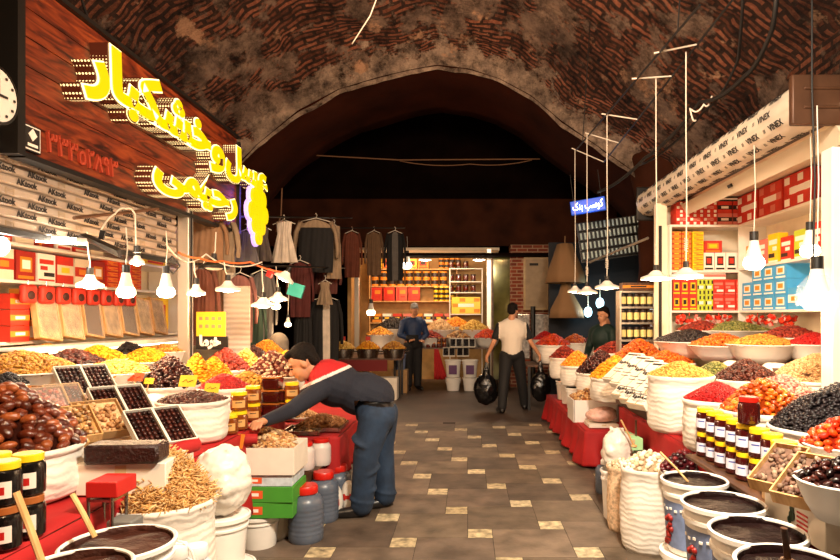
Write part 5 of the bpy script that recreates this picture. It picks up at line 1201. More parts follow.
# right side row
rodA = (A(574, 152, 8.2), A(700, 3, 4.2))
a1, a2 = A(576, 150, 8.3), A(700, 5, 4.2); b1, b2 = A(604, 162, 8.3), A(742, -12, 4.2)
def lampR(px, py, Y, label, topy, **kw):
    c = A(px, py, Y); u = (8.3 - min(Y, 8.3)) / 4.1; shade_lamp(label, c, top=(c.x, min(Y, 8.3), a1.lerp(a2, u).z), **kw)
lampR(686, 276, 5.0, 'white shaded lamp nearest to the right shop shelves', 52, power=26, knot=True, R=.135)
lampR(656, 278, 5.6, 'white shaded lamp just left of the cream and black pillar', 90, power=22, knot=True, R=.135)
lampR(607, 287, 6.7, 'white shaded lamp above the dark dates, rightmost of the far three', 140, power=18, R=.13, knot=True)
lampR(587, 292, 7.5, 'white shaded lamp with looped cord, middle of the far three', 160, power=16, R=.125, knot=True)
lampR(575, 291, 8.3, 'white shaded lamp at the left of the far three over the aisle corner', 172, power=14, R=.1)
bulb_lamp('glaring white lamp cluster hanging in front of the middle shelf of the right shop', A(754, 264, 4.6), .075, 20, wire=.65, m=m_bulbw)
bulb_lamp('tall glaring bulb hanging near the white post, upper one', A(810, 252, 4.1), .062, 17, wire=.65, m=m_bulbw)
t = bulb_lamp('large glaring lamp in a glass jar shade before the white post, lower one', A(817, 302, 3.7), .085, 22, wire=.9, m=m_bulbw)
mb = MB(); mb.lathe([(.115, -.02), (.12, .02), (.10, .10), (.05, .16)], (0, 0, 0), 28, closed=False); mb.build('jar_shade', m_cell, t)
# left side
t = shade_lamp('white shaded lamp in front of the honey boxes, leftmost on the left', A(90, 285, 4.2), .085, top=A(87, 232, 4.2), power=12)
bulb_lamp('bare glowing bulb over the comb frames, left of the pair', A(126, 293, 4.1), .058, 30, wire=.25)
bulb_lamp('bare glowing bulb over the comb frames, right of the pair', A(166, 293, 4.4), .06, 30, wire=.25)
shade_lamp('white round lamp holder beside the aluminium post', A(196, 293, 4.9), .07, top=A(194, 262, 4.9), power=8)
shade_lamp('white bell shaped lamp in the gap right of the aluminium post', A(228, 289, 5.2), .10, top=A(224, 262, 5.2), power=14)
shade_lamp('flat white shaded lamp in front of the green garment', A(263, 305, 5.6), .105, top=A(262, 268, 5.6), power=14)
shade_lamp('second flat white shaded lamp behind and right of the first', A(278, 299, 6.2), .10, top=A(277, 272, 6.2), power=10)
shade_lamp('white shaded lamp tilted on its red clip at the end of the light cord', A(284, 278, 5.9), .10, top=A(268, 272, 5.9), power=6, tilt=(0, .5, .2), wire=False)
bulb_lamp('small round glowing bulb under the tilted lamp', A(276, 307, 7.0), .05, 14, wire=.3)
bulb_lamp('small glowing bulb low before the dark clothes', A(288, 325, 7.6), .04, 12, wire=.5)
# the white tube lamp at upper left
t = thing('tube_lamp', 'short glaring tube lamp below the slatted shutter at the left', 'lamp', A(57, 240, 3.9)); t.rotation_euler = (0, 0, PI / 2 - .9)
mb = MB(); mb.cyl((-.11, 0, 0), (.10, 0, 0), .022, 14); mb.build('tube', m_bulbw, t); mb = MB(); mb.cyl((.10, 0, 0), (.16, 0, 0), .024, 12); mb.build('socket', m_white, t); lamp_light((0, 0, -.06), 22, WHITE, .06, t)
t = thing('bulb_glow_lamp', 'glaring bulb cut by the left edge of the picture', 'lamp', A(0, 246, 3.7)); mb = MB(); mb.ell((0, 0, 0), (.05, .05, .06), 16); mb.build('bulb', m_bulbw, t); mb = MB(); mb.cyl((0, 0, .05), (0, 0, .12), .02); mb.build('socket', m_black, t); lamp_light((0, 0, -.1), 14, WHITE, .06, t)
# black wing-shaped floodlight housing and cable bundle on a pole
t = thing('black_floodlight', 'long black lamp housing hanging below the slatted shutter', 'lamp', A(97, 243, 4.0)); t.rotation_euler = (0, .22, .2)
mb = MB(); mb.add([(-.11, 0, .03), (.12, 0, -.02), (.13, .05, -.06), (-.14, .05, .02), (-.11, .08, .05), (.12, .08, 0), (.13, .1, -.06), (-.14, .1, .01)], [(0, 1, 2, 3), (4, 7, 6, 5), (0, 4, 5, 1), (1, 5, 6, 2), (2, 6, 7, 3), (3, 7, 4, 0)]); mb.build('housing', m_black, t, smooth=False); mb = MB(); mb.box((0, .05, .06), (.03, .02, .06)); mb.build('bracket', m_black, t)
def cable(label, pts, r=.006, mat=None, name='cable', sag=0.):
    P = []; pts = [Vector(p) for p in pts]
    for i in range(len(pts) - 1):
        for k in range(8):
            u = k / 8; q = pts[i].lerp(pts[i + 1], u); q.z -= sag * 4 * u * (1 - u); P.append(q)
    P.append(pts[-1]); mb = MB(); mb.tube(P, r, 6); o = mb.build(name, mat or m_cable, smooth=True); return tag(o, label, 'cable')
mb = MB(); mb.cyl(A(74, 218, 3.9), A(158, 209, 4.9), .012, 8); o = mb.build('lamp_rail', M('rusty_pole', '5a3a22', .7)); tag(o, 'brown horizontal rod in front of the slatted shutter carrying lamp cords', 'rod')
cable('pale twisted cord looped over the brown rod', [A(100, 232, 4.1), A(115, 214, 4.3), A(126, 209, 4.4), A(135, 214, 4.5), A(136, 248, 4.5)], .006, m_wire, sag=-.02)
t = shade_lamp('white socket lamp hanging on the twisted cord under the brown rod', A(137, 262, 4.5), .05, wire=False, power=4)
cable('orange and white cord strung from the aluminium post towards the clothes', [A(178, 252, 4.9), A(200, 258, 5.0), A(222, 261, 5.2), A(250, 262, 5.5), A(282, 272, 5.9)], .009, M('orange_cord', 'd86a30', .6), sag=.015)
cable('white cord twisted beside the orange cord by the post', [A(166, 244, 4.7), A(186, 262, 4.95), A(206, 254, 5.1), A(232, 266, 5.3), A(262, 262, 5.6)], .006, m_wire, sag=.02)
cable('black ring of cable hanging by the aluminium post', [A(172, 256, 4.7), A(166, 266, 4.7), A(173, 274, 4.7), A(180, 266, 4.7), A(172, 256, 4.7)], .006)
# dark shade hanging above the far-left lamps
t = shade_lamp('dark metal shade hanging above the bell lamp by the clothes', A(214, 267, 5.4), .13, top=A(216, 232, 5.4), power=0.1); [setattr(ch.data.materials and ch.data, 'name', ch.data.name) for ch in t.children if ch.type == 'MESH']
for ch in t.children:
    if ch.name.startswith('lamp_shade'): ch.data.materials[0] = m_black
    if ch.name.startswith('bulb'): ch.data.materials[0] = m_white
# hanging rod frame on the right
def rod(label, a, b, r=.008, mat=None):
    mb = MB(); mb.cyl(a, b, r, 8); o = mb.build('hanging_rod', mat or m_black); return tag(o, label, 'rod')
fr = thing('light_rack', 'long thin black rod frame hung below the vault above the right lamps', 'light rack', (1.5, 6, 3.5))
def frod(a, b, nm='rod', r=.009, mat=None):
    mb = MB(); o_ = Vector((1.5, 6, 3.5)); mb.cyl(Vector(a) - o_, Vector(b) - o_, r, 8); mb.build(nm, mat or m_black, fr)
a1, a2 = A(576, 150, 8.3), A(700, 5, 4.2); b1, b2 = A(604, 162, 8.3), A(742, -12, 4.2)
frod(a1, a2); frod(b1, b2)
for Yc in (8.3, 7.5, 6.7, 5.6, 5.0):
    u = (8.3 - Yc) / 4.1; p_, q_ = a1.lerp(a2, u), b1.lerp(b2, u); frod(p_ + (p_ - q_) * .15, q_, 'cross_bar', .007, m_wire)
for u in (.1, .9): q = a1.lerp(a2, u); frod(q, q + Vector((.1, .0, 1.6)), 'hanger', .006)
cable('thick black cable bundle sagging up the vault on the right', [A(598, 192, 7.8), A(645, 158, 6.6), A(700, 102, 5.6), A(745, 76, 4.9), A(772, 30, 4.4), A(778, -20, 4.2)], .018, sag=.05)
cable('second black cable running along the thick bundle', [A(640, 165, 6.9), A(705, 110, 5.7), A(738, 60, 5.0), A(744, -20, 4.4)], .012, sag=.07)
cable('thin black cable crossing down in front of the right shop', [A(812, -10, 3.7), A(812, 90, 3.7), A(815, 180, 3.7), A(813, 262, 3.7)], .006)
cable('white cord wrapped around the black cable bundle', [A(696, 120, 5.6), A(690, 108, 5.6), A(704, 104, 5.5), A(712, 96, 5.5)], .008, m_wire, sag=.05)
cable('thin pale cord dangling in front of the vault at the top middle', [A(378, -5, 6), A(370, 16, 6), A(352, 44, 6.2)], .006, m_wire)
cable('thin dark cable running down the vault at the upper left', [A(80, -5, 5), A(90, 25, 5.2), A(104, 50, 5.4)], .012)
cable('pale wire stretched across the dark arch', [A(308, 155, 11), A(400, 160, 11), A(540, 159, 11)], .012, M('dull_wire', '6a4a30', .7))
cable('second pale wire sagging below the first across the arch', [A(400, 161, 11.05), A(470, 164, 11.05), A(532, 160, 11.05)], .009, M('dull_wire', '6a4a30', .7), sag=.05)
cable('grey cable hanging at the left of the dark arch', [A(282, 188, 9), A(281, 215, 9), A(276, 232, 9)], .01, M('dull_wire', '6a4a30', .7))
# small red clip
mb = MB(); mb.box((0, 0, 0), (.05, .04, .08), rot=(0, .4, 0)); o = mb.build('cord_clip', m_redpl); o.location = A(270, 273, 5.85); tag(o, 'small red clip holding the tilted white lamp', 'clip')

# ================================================================ PEOPLE
def head_els(c, fwd, up=(0, 0, 1), s=1.):
    c = Vector(c); f = Vector(fwd).normalized(); u = Vector(up); u = (u - f * u.dot(f)).normalized(); r = f.cross(u)
    R = Matrix((r, f, u)).transposed().to_4x4()
    def L(x, y, z): return c + (r * x + f * y + u * z) * s
    return [('e', L(0, -.01, .025), (.074 * s, .094 * s, .092 * s), R), ('e', L(0, .03, -.035), (.058 * s, .065 * s, .075 * s), R), ('e', L(0, .062, -.085), (.03 * s, .026 * s, .024 * s), R),
            ('c', L(0, .085, .01), .010 * s, L(0, .108, -.028), .014 * s), ('e', L(.076, -.01, -.01), (.010 * s, .02 * s, .032 * s), R), ('e', L(-.076, -.01, -.01), (.010 * s, .02 * s, .032 * s), R),
            ('e', L(0, .088, -.058), (.024 * s, .010 * s, .009 * s), R), ('e', L(0, .078, .03), (.05 * s, .016 * s, .012 * s), R), ('c', L(0, -.03, -.06), .05 * s, L(0, -.05, -.14), .055 * s)], R, L
def hair_els(L, R, s=1.):
    return [('e', L(0, -.03, .055), (.082 * s, .092 * s, .078 * s), R), ('e', L(0, -.07, .0), (.074 * s, .045 * s, .075 * s), R), ('e', L(0, .045, .095), (.06 * s, .04 * s, .03 * s), R), ('c', L(.07, -.02, .03), .018 * s, L(.07, -.02, -.005), .012 * s), ('c', L(-.07, -.02, .03), .018 * s, L(-.07, -.02, -.005), .012 * s)]
def hand_els(w, d, side, s=1., curl=.5, down=(0, 0, -1)):
    w = Vector(w); d = Vector(d).normalized(); n = Vector(down); n = (n - d * n.dot(d)).normalized(); r = d.cross(n) * side; E_ = []
    E_.append(('c', w, .026 * s, w + d * .05 * s, .022 * s))
    for k, (o, l) in enumerate([(-.030, .062), (-.010, .074), (.010, .070), (.029, .055)]):
        k0 = w + d * .055 * s + r * o * s; E_.append(('c', w + d * .02 * s + r * o * .6 * s, .015 * s, k0 + d * .02 * s, .012 * s)); k1 = k0 + (d * (1 - curl * .3) + n * curl * .5) * l * .5 * s; k2 = k1 + (d * (1 - curl) + n * curl * 1.4).normalized() * l * .5 * s
        E_ += [('c', k0, .0105 * s, k1, .0095 * s), ('c', k1, .0095 * s, k2, .008 * s)]
    t0 = w + d * .02 * s - r * .03 * s; t1 = t0 + (d * .6 - r * .7 + n * .3).normalized() * .04 * s; t2 = t1 + (d * .9 - r * .1 + n * .3).normalized() * .03 * s
    E_ += [('c', w, .015 * s, t0, .014 * s), ('c', t0, .013 * s, t1, .011 * s), ('c', t1, .011 * s, t2, .009 * s)]
    return E_
def shift(els, o):
    o = Vector(o); out = []
    for e in els: out.append((e[0], Vector(e[1]) - o, e[2], Vector(e[3]) - o, e[4]) if e[0] == 'c' else (e[0], Vector(e[1]) - o, e[2], e[3]))
    return out
def eyes(L, t, o, s=1.):
    for q in (-1, 1):
        mb = MB(); mb.ell(L(.03 * q, .083, .0) - o, (.012 * s, .006 * s, .005 * s), 10); mb.build('eye', m_hair, t)
m_navy = M('navy_knit', '141826', .85, bump=.3, bscale=80); m_redknit = M('red_knit', 'b01418', .85, bump=.3, bscale=80); m_whiteknit = M('white_stripe', 'd8ccc8', .8)
m_jeans = M('blue_denim', '1c3048', .85, var=.5, vscale=7, bump=.5, bscale=20); m_shoe = M('black_shoe', '120f0e', .35)
def person(label, base, skin, garments, hairE=None, L=None, voxel=.009, hairmat=None, s=1.):
    """body = one continuous skin mesh; garments are children"""
    o = Vector(base); b = blob('person', shift(skin, o), m_skin, voxel=voxel, smooth=2); b.location = o; tag(b, label, 'person')
    for g in garments:
        nm, els, mats = g[:3]; fn = g[3] if len(g) > 3 else None; vx = g[4] if len(g) > 4 else .012; ct = g[5] if len(g) > 5 else None
        blob(nm, shift(els, o), mats, parent=b, voxel=vx, smooth=4, cut=ct, matfn=(lambda c, fn=fn: fn(c + o)) if fn else None)
    if hairE: blob('hair', shift(hairE, o), hairmat or m_hair, parent=b, voxel=.008, smooth=1)
    if L: eyes(L, b, o, s)
    return b
# --- the bending man
fn = G(358, 517); ff = G(385, 507)
nF = Vector((fn.x, fn.y, 0)); fF = Vector((ff.x, ff.y, 0))
hipc = A(376, 412, 4.78); hipN = hipc + Vector((-.01, -.10, -.02)); hipF = hipc + Vector((.01, .10, -.02))
kneeN = Vector((hipN.x - .04, (hipN.y + nF.y) / 2 - .03, .47)); kneeF = Vector((hipF.x + .02, (hipF.y + fF.y) / 2, .47))
ankN = nF + Vector((.03, 0, .09)); ankF = fF + Vector((.0, 0, .09))
waist = A(361, 393, 4.77); chest = A(336, 386, 4.74); sh0 = A(322, 381, 4.72); neck = A(311, 374, 4.70); hd = A(303, 363, 4.66)
shN = A(322, 389, 4.56); elN = A(290, 411, 4.34); wrN = A(265, 421, 4.06); shF = A(318, 380, 4.93); elF = A(300, 402, 5.02); wrF = A(276, 417, 4.86)
he, HR, HL = head_els(hd, (-.82, -.15, -.52), (-.45, 0, .85), 1.10)
dN = (wrN - elN).normalized(); dF = (wrF - elF).normalized()
skin = he + [('c', neck, .058, hd + Vector((.04, 0, -.04)), .054), ('c', chest, .10, waist, .09), ('c', chest, .10, neck, .06), ('c', waist, .1, hipc, .1), ('c', hipN, .075, kneeN, .05), ('c', kneeN, .05, ankN, .036), ('c', hipF, .075, kneeF, .05), ('c', kneeF, .05, ankF, .036),
    ('c', chest, .06, shN, .05), ('c', shN, .048, elN, .038), ('c', elN, .037, wrN, .026), ('c', chest, .06, shF, .05), ('c', shF, .048, elF, .038), ('c', elF, .037, wrF, .026)] + hand_els(wrN, dN + Vector((0, 0, .1)), 1, 1.05, .5) + hand_els(wrF, dF, -1, 1.05, .6)
sweater = [('e', waist + Vector((-.02, 0, -.005)), (.18, .185, .165), (0, .45, 0)), ('e', chest + Vector((0, 0, .015)), (.20, .215, .175), (0, .35, 0)), ('e', sh0 + Vector((.04, .0, .03)), (.135, .20, .14), (0, .4, 0)), ('c', waist + Vector((.03, 0, .0)), .165, hipc + Vector((-.015, 0, .12)), .160), ('c', neck + Vector((.05, 0, -.02)), .08, neck, .062),
    ('c', sh0 + Vector((.0, -.05, 0)), .09, shN, .078), ('c', shN, .075, elN, .058), ('c', elN, .057, wrN - dN * .01, .040), ('c', sh0 + Vector((0, .05, 0)), .09, shF, .078), ('c', shF, .073, elF, .056), ('c', elF, .055, wrF - dF * .01, .040)]
ax_t = (neck - waist).normalized()
def knit(c):
    q0 = A(302, 388, 4.6); v = (c.z - q0.z) - .444 * (c.x - q0.x)
    return 1 if v > .018 else (2 if v > -.008 else 0)
def knit_old(c):
    d = (c - waist).dot(ax_t); front = c.z - (waist.z + (c - waist).dot(Vector((ax_t.x, 0, 0)).normalized()) * 0)
    lim = .315 - .10 * max(0, (neck.z + .06 - c.z) / .12 - .2) if True else 0
    # the yoke line slants over the shoulder: red above, white piping, navy below
    v = (c.z - (1.5 - (381 - 316) * 4.7 / F)) * .85 + (-(c.x - (322 - VX) * 4.7 / F)) * .22
    if c.x > A(346, 0, 4.7).x or (c.z < elN.z + .1): return 0
    return 1 if v > .062 else (2 if v > .035 else 0)
trouser = [('e', hipc + Vector((-.005, 0, .0)), (.155, .18, .135), None), ('c', hipc + Vector((-.012, 0, .03)), .148, hipc + Vector((-.018, 0, .07)), .146), ('e', hipc + Vector((.065, -.06, -.02)), (.10, .10, .12), None), ('e', hipc + Vector((.065, .07, -.02)), (.10, .10, .12), None), ('c', hipN + Vector((.02, 0, -.02)), .130, kneeN, .098), ('c', kneeN, .097, ankN + Vector((0, 0, .0)), .084), ('c', hipF + Vector((.02, 0, -.02)), .130, kneeF, .098), ('c', kneeF, .097, ankF + Vector((0, 0, .0)), .084),
    ('e', kneeN + Vector((-.01, -.01, .10)), (.106, .10, .03), (.3, .4, 0)), ('e', kneeN + Vector((.01, 0, -.12)), (.105, .098, .025), (.3, -.3, 0)), ('e', ankN + Vector((0, 0, .04)), (.10, .095, .025), (0, .2, 0)), ('e', ankF + Vector((0, 0, .04)), (.10, .095, .025), (0, .2, 0)), 
    ('e', kneeN + Vector((0, 0, -.25)), (.085, .08, .03), (.2, .1, 0)), ('e', kneeF + Vector((0, 0, -.28)), (.085, .08, .03), (.1, -.2, 0))]
shoes = [('c', nF + Vector((.03, 0, .05)), .045, nF + Vector((-.14, -.03, .035)), .036), ('e', nF + Vector((-.06, -.01, .02)), (.14, .048, .02), (0, 0, .15)), ('c', fF + Vector((.02, 0, .05)), .045, fF + Vector((-.12, -.06, .035)), .036), ('e', fF + Vector((-.05, -.02, .02)), (.13, .048, .02), (0, 0, .4))]
belt = [('c', waist + Vector((.075, -.0, -.0)), .001, waist + Vector((.075, 0, 0)), .001)]
man = person('man in red and navy sweater and blue jeans bending over the left stall', (hipc.x, hipc.y, 0), skin, [('sweater', sweater, [m_navy, m_redknit, m_whiteknit], knit, .0065, lambda c: c.z < hipc.z + .098 - .1 * c.x and c.x > -.13), ('jeans', trouser, [m_jeans, M('black_leather_belt', '0c0908', .4)], lambda c: 1 if .068 < c.z - hipc.z + .12 * (c.x - hipc.x) < .125 else 0, .011), ('shoes', shoes, m_shoe, None, .009)], hair_els(HL, HR, 1.12), HL, voxel=.0065, s=1.10)
# belt and back pocket
o_ = Vector((hipc.x, hipc.y, 0))
mb = MB(); mb.box(hipc - o_ + Vector((.065, -.158, -.04)), (.12, .006, .13), rot=(-.05, .1, .35)); mb.build('back_pocket', M('blue_denim_dark', '182a44', .85), man, bevel=.003)
# --- walking man seen from behind
def standing(Y, px, headtop, footy, face, lean=0, arms=None, stride=.0, sc=None, x=None):
    foot = A(px, footy, Y); hgt = (footy - headtop) * Y / F; s = hgt / 1.74; X = foot.x
    P = dict(); fw = Vector(face).normalized(); rt = fw.cross(Vector((0, 0, 1))).normalized(); B_ = Vector((X, Y, 0))
    def q(r, f, z): return B_ + rt * r * s + fw * f * s + Vector((0, 0, z * s))
    P['q'] = q; P['s'] = s; P['rt'] = rt; P['fw'] = fw
    return P
P = standing(9.75, 512, 303, 411, (-.1, 1, 0)); q = P['q']; s = P['s']
he, HR, HL = head_els(q(.02, .02, 1.62), (.45, 1, -.12), (0, 0, 1), s)
aL, aR = q(-.19, -.18, .10), q(.24, .20, .09)
skin = he + [('c', q(0, 0, 1.50), .06, q(0, 0, 1.42), .07), ('c', q(0, 0, 1.3), .12, q(0, 0, 1.0), .11), ('c', q(-.1, 0, .95), .08, q(-.13, -.05, .5), .052), ('c', q(-.13, -.05, .5), .052, aL, .036), ('c', q(.1, 0, .95), .08, q(.14, .10, .5), .052), ('c', q(.14, .10, .5), .052, aR, .036),
    ('c', q(-.1, 0, 1.4), .06, q(-.2, 0, 1.38), .052), ('c', q(-.2, 0, 1.38), .046, q(-.30, -.02, 1.12), .038), ('c', q(-.30, -.02, 1.12), .038, q(-.40, .06, .88), .027), ('c', q(.1, 0, 1.4), .06, q(.2, 0, 1.38), .052), ('c', q(.2, 0, 1.38), .046, q(.30, -.02, 1.12), .038), ('c', q(.30, -.02, 1.12), .038, q(.46, .04, .90), .027)] + hand_els(q(-.40, .06, .88), (-.2, .1, -1), -1, 1, .8, (1, 0, 0)) + hand_els(q(.46, .04, .90), (.2, .1, -1), 1, 1, .8, (-1, 0, 0))
shirt = [('e', q(0, 0, 1.29), (.235, .145, .22), None), ('c', q(0, 0, 1.2), .17, q(0, 0, .98), .16), ('c', q(-.09, 0, 1.38), .09, q(-.2, 0, 1.37), .07), ('c', q(.09, 0, 1.38), .09, q(.2, 0, 1.37), .07), ('c', q(-.2, 0, 1.37), .066, q(-.27, -.01, 1.2), .062), ('c', q(.2, 0, 1.37), .066, q(.27, -.01, 1.2), .062), ('e', q(-.07, 0, 1.0), (.1, .12, .1), None), ('e', q(.07, 0, 1.0), (.1, .12, .1), None)]
B0 = q(0, 0, 0)
tr = [('e', q(0, -.01, .93), (.18, .14, .13), None), ('c', q(-.09, 0, .9), .115, q(-.14, -.05, .5), .085), ('c', q(-.14, -.05, .5), .085, aL, .068), ('c', q(.09, 0, .9), .115, q(.17, .10, .5), .085), ('c', q(.17, .10, .5), .085, aR, .068)]
sho = [('c', q(-.19, -.2, .05), .05, q(-.22, .0, .04), .045), ('c', q(.24, .18, .05), .05, q(.28, .36, .04), .045)]
m_blackcl = M('black_cloth', '0f0d0e', .8); m_whitecl = M('off_white_cotton', 'd8ccbc', .8, bump=.4, bscale=12)
person('man walking away in a white back shirt with black sleeves, carrying black bags', (B0.x, B0.y, 0), skin, [('shirt', shirt, [m_whitecl, m_blackcl], lambda c: 1 if (abs((c - B0).dot(P['rt'])) > .225 * s and c.z > 1.1 * s) else 0), ('trousers', tr, m_blackcl), ('shoes', sho, m_shoe)], hair_els(HL, HR, s), None, s=s)
m_bbag = M('black_plastic_bag', '0c0b0c', .2, bump=.8, bscale=22)
def carrier(label, top, w, h, seed):
    top = Vector(top); rg = random.Random(seed); els = [('e', (0, 0, -h * .62), (w * .5, w * .35, h * .36), None), ('c', (0, 0, -h * .45), w * .3, (0, 0, -h * .25), w * .12), ('c', (-.03, 0, -h * .3), .03, (0, 0, 0.01), .012), ('c', (.03, 0, -h * .3), .03, (0, 0, .01), .012), ('e', (w * .15, .02, -h * .75), (w * .35, w * .3, h * .22), (0, .4, 0)), ('e', (-w * .18, 0, -h * .7), (w * .3, w * .3, h * .25), (0, -.4, 0))]
    o = blob('carrier_bag', els, m_bbag, voxel=.012, smooth=2)
    for v in o.data.vertices: v.co += v.normal * .012 * noise.noise(v.co * 14 + Vector((seed, 0, 0)))
    o.location = top; return tag(o, label, 'bag')
carrier('full black plastic bag in the left hand of the walking man', q(-.42, .06, .80), .38, .70, 2)
carrier('black plastic bag in the right hand of the walking man, near the red cloth', q(.48, .05, .82), .32, .68, 5)
# --- shopkeeper in blue jacket by the far stall
P2 = standing(12.6, 413, 305, 391, (.45, -1, 0)); q = P2['q']; s = P2['s']
he, HR, HL = head_els(q(.0, .08, 1.62), (-.1, -1, -.75), (0, -.5, 1), s)
skin = he + [('c', q(0, .04, 1.5), .06, q(0, 0, 1.4), .07), ('c', q(0, 0, 1.3), .12, q(0, 0, 1.0), .11), ('c', q(-.1, 0, .95), .08, q(-.1, 0, .1), .04), ('c', q(.1, 0, .95), .08, q(.1, 0, .1), .04), ('c', q(-.2, 0, 1.36), .046, q(-.27, .02, 1.12), .038), ('c', q(-.27, .02, 1.12), .038, q(-.08, .2, 1.0), .028), ('c', q(.2, 0, 1.36), .046, q(.27, .02, 1.12), .038), ('c', q(.27, .02, 1.12), .038, q(.06, .22, 1.02), .028), ('c', q(0, 0, 1.38), .08, q(.2, 0, 1.36), .05), ('c', q(0, 0, 1.38), .08, q(-.2, 0, 1.36), .05)] + hand_els(q(-.08, .2, 1.0), (.6, -.2, 0), 1, 1, .7) + hand_els(q(.06, .22, 1.02), (-.6, -.2, 0), -1, 1, .7)
jk = [('e', q(0, 0, 1.28), (.215, .155, .22), None), ('c', q(0, 0, 1.2), .17, q(0, 0, .98), .16), ('c', q(-.1, 0, 1.4), .085, q(-.2, 0, 1.36), .075), ('c', q(.1, 0, 1.4), .085, q(.2, 0, 1.36), .075), ('c', q(-.2, 0, 1.36), .075, q(-.28, .02, 1.12), .064), ('c', q(-.28, .02, 1.12), .062, q(-.1, .19, 1.0), .048), ('c', q(.2, 0, 1.36), .075, q(.28, .02, 1.12), .064), ('c', q(.28, .02, 1.12), .062, q(.08, .2, 1.02), .048)]
tr = [('e', q(0, 0, .93), (.17, .14, .13), None), ('c', q(-.09, 0, .9), .11, q(-.1, 0, .12), .08), ('c', q(.09, 0, .9), .11, q(.1, 0, .12), .08)]
sho = [('c', q(-.1, 0, .05), .045, q(-.12, .18, .04), .04), ('c', q(.1, 0, .05), .045, q(.14, .17, .04), .04)]
B2 = q(0, 0, 0)
person('grey haired shopkeeper in a blue jacket and black trousers standing by the far stall', (B2.x, B2.y, 0), skin, [('jacket', jk, [M('royal_blue_jacket', '102c54', .6, bump=.4, bscale=14), m_blackcl], lambda c: 1 if (c.z < 1.12 * s and abs(c.x - B2.x) < .12) else 0), ('trousers', tr, m_blackcl), ('shoes', sho, m_shoe)], hair_els(HL, HR, s), HL, hairmat=M('grey_hair', '8c8884', .7), s=s)
# --- seated seller on the right, and hooded person on the left
def bust(label, c, face, jacket, nm='jacket', hood=False, zb=.0, s=1., hairm=None):
    c = Vector(c); f = Vector(face).normalized(); rt = f.cross(Vector((0, 0, 1))); he, HR, HL = head_els(c, f, (0, 0, 1), s)
    def q(r, ff, z): return c + rt * r + f * ff + Vector((0, 0, z))
    seat = c.z - .80
    skin = he + [('c', q(0, -.02, -.1), .055, q(0, -.02, -.2), .07), ('c', q(0, -.02, -.3), .12, q(0, -.03, -.66), .11), ('c', q(0, -.02, -.23), .07, q(.19, 0, -.25), .05), ('c', q(0, -.02, -.23), .07, q(-.19, 0, -.25), .05), ('c', q(.19, 0, -.25), .045, q(.24, .05, -.5), .036), ('c', q(-.19, 0, -.25), .045, q(-.24, .05, -.5), .036), ('c', q(.24, .05, -.5), .036, q(.12, .25, -.55), .028), ('c', q(-.24, .05, -.5), .036, q(-.12, .25, -.55), .028),
        ('c', q(.1, 0, -.7), .08, q(.13, .38, -.72), .06), ('c', q(-.1, 0, -.7), .08, q(-.13, .38, -.72), .06), ('c', q(.13, .38, -.72), .06, q(.13, .40, -1.1), .04), ('c', q(-.13, .38, -.72), .06, q(-.13, .40, -1.1), .04)] + hand_els(q(.12, .25, -.55), f + rt * -.4, 1, s, .6) + hand_els(q(-.12, .25, -.55), f + rt * .4, -1, s, .6)
    jk = [('e', q(0, -.02, -.36), (.20, .17, .2), None), ('c', q(0, -.03, -.4), .16, q(0, -.03, -.68), .16), ('c', q(.08, -.01, -.22), .09, q(.19, 0, -.25), .075), ('c', q(-.08, -.01, -.22), .09, q(-.19, 0, -.25), .075), ('c', q(.19, 0, -.25), .07, q(.25, .05, -.5), .06), ('c', q(-.19, 0, -.25), .07, q(-.25, .05, -.5), .06), ('c', q(.25, .05, -.5), .058, q(.13, .23, -.55), .045), ('c', q(-.25, .05, -.5), .058, q(-.13, .23, -.55), .045)]
    if hood: jk += [('e', q(0, -.035, .03), (.115, .125, .13), None), ('c', q(0, -.05, -.02), .11, q(0, -.05, -.2), .12)]
    tr = [('e', q(0, -.02, -.72), (.17, .16, .11), None), ('c', q(.1, 0, -.7), .1, q(.13, .38, -.72), .08), ('c', q(-.1, 0, -.7), .1, q(-.13, .38, -.72), .08), ('c', q(.13, .38, -.72), .078, q(.13, .40, -1.08), .06), ('c', q(-.13, .38, -.72), .078, q(-.13, .40, -1.08), .06)]
    b = person(label, (c.x, c.y, c.z - .8), skin, [(nm, jk, jacket), ('trousers', tr, m_blackcl)], None if hood else hair_els(HL, HR, s), HL, hairmat=hairm, s=s)
    return b, seat
b, seat = bust('seller in a dark green jacket sitting behind the far right stall', A(603, 315, 9.45), (-.8, -.6, -.25), M('dark_green_jacket', '0a2620', .7))
p = A(603, 315, 9.45); mb = MB(); mb.box((0, 0, seat / 2), (.4, .4, max(.2, seat - .05))); o = mb.build('stool', m_wood_dark); o.location = (p.x, p.y, 0); tag(o, 'dark wooden stool under the seller in green', 'stool')
b, seat = bust('person in a pale grey hood sitting among the left heaps, turned away', A(278, 345, 7.2) - Vector((0, 0, .02)), (-.5, .9, -.3), M('grey_hoodie', '6e665a', .9, bump=.6, bscale=30), 'hooded_top', hood=True)
p = A(278, 345, 7.2)
mb = MB(); mb.box((0, 0, .17), (.36, .36, .34)); o = mb.build('stool', m_wood_dark); o.location = (p.x, p.y, 0); tag(o, 'dark wooden stool under the grey hooded person', 'stool')
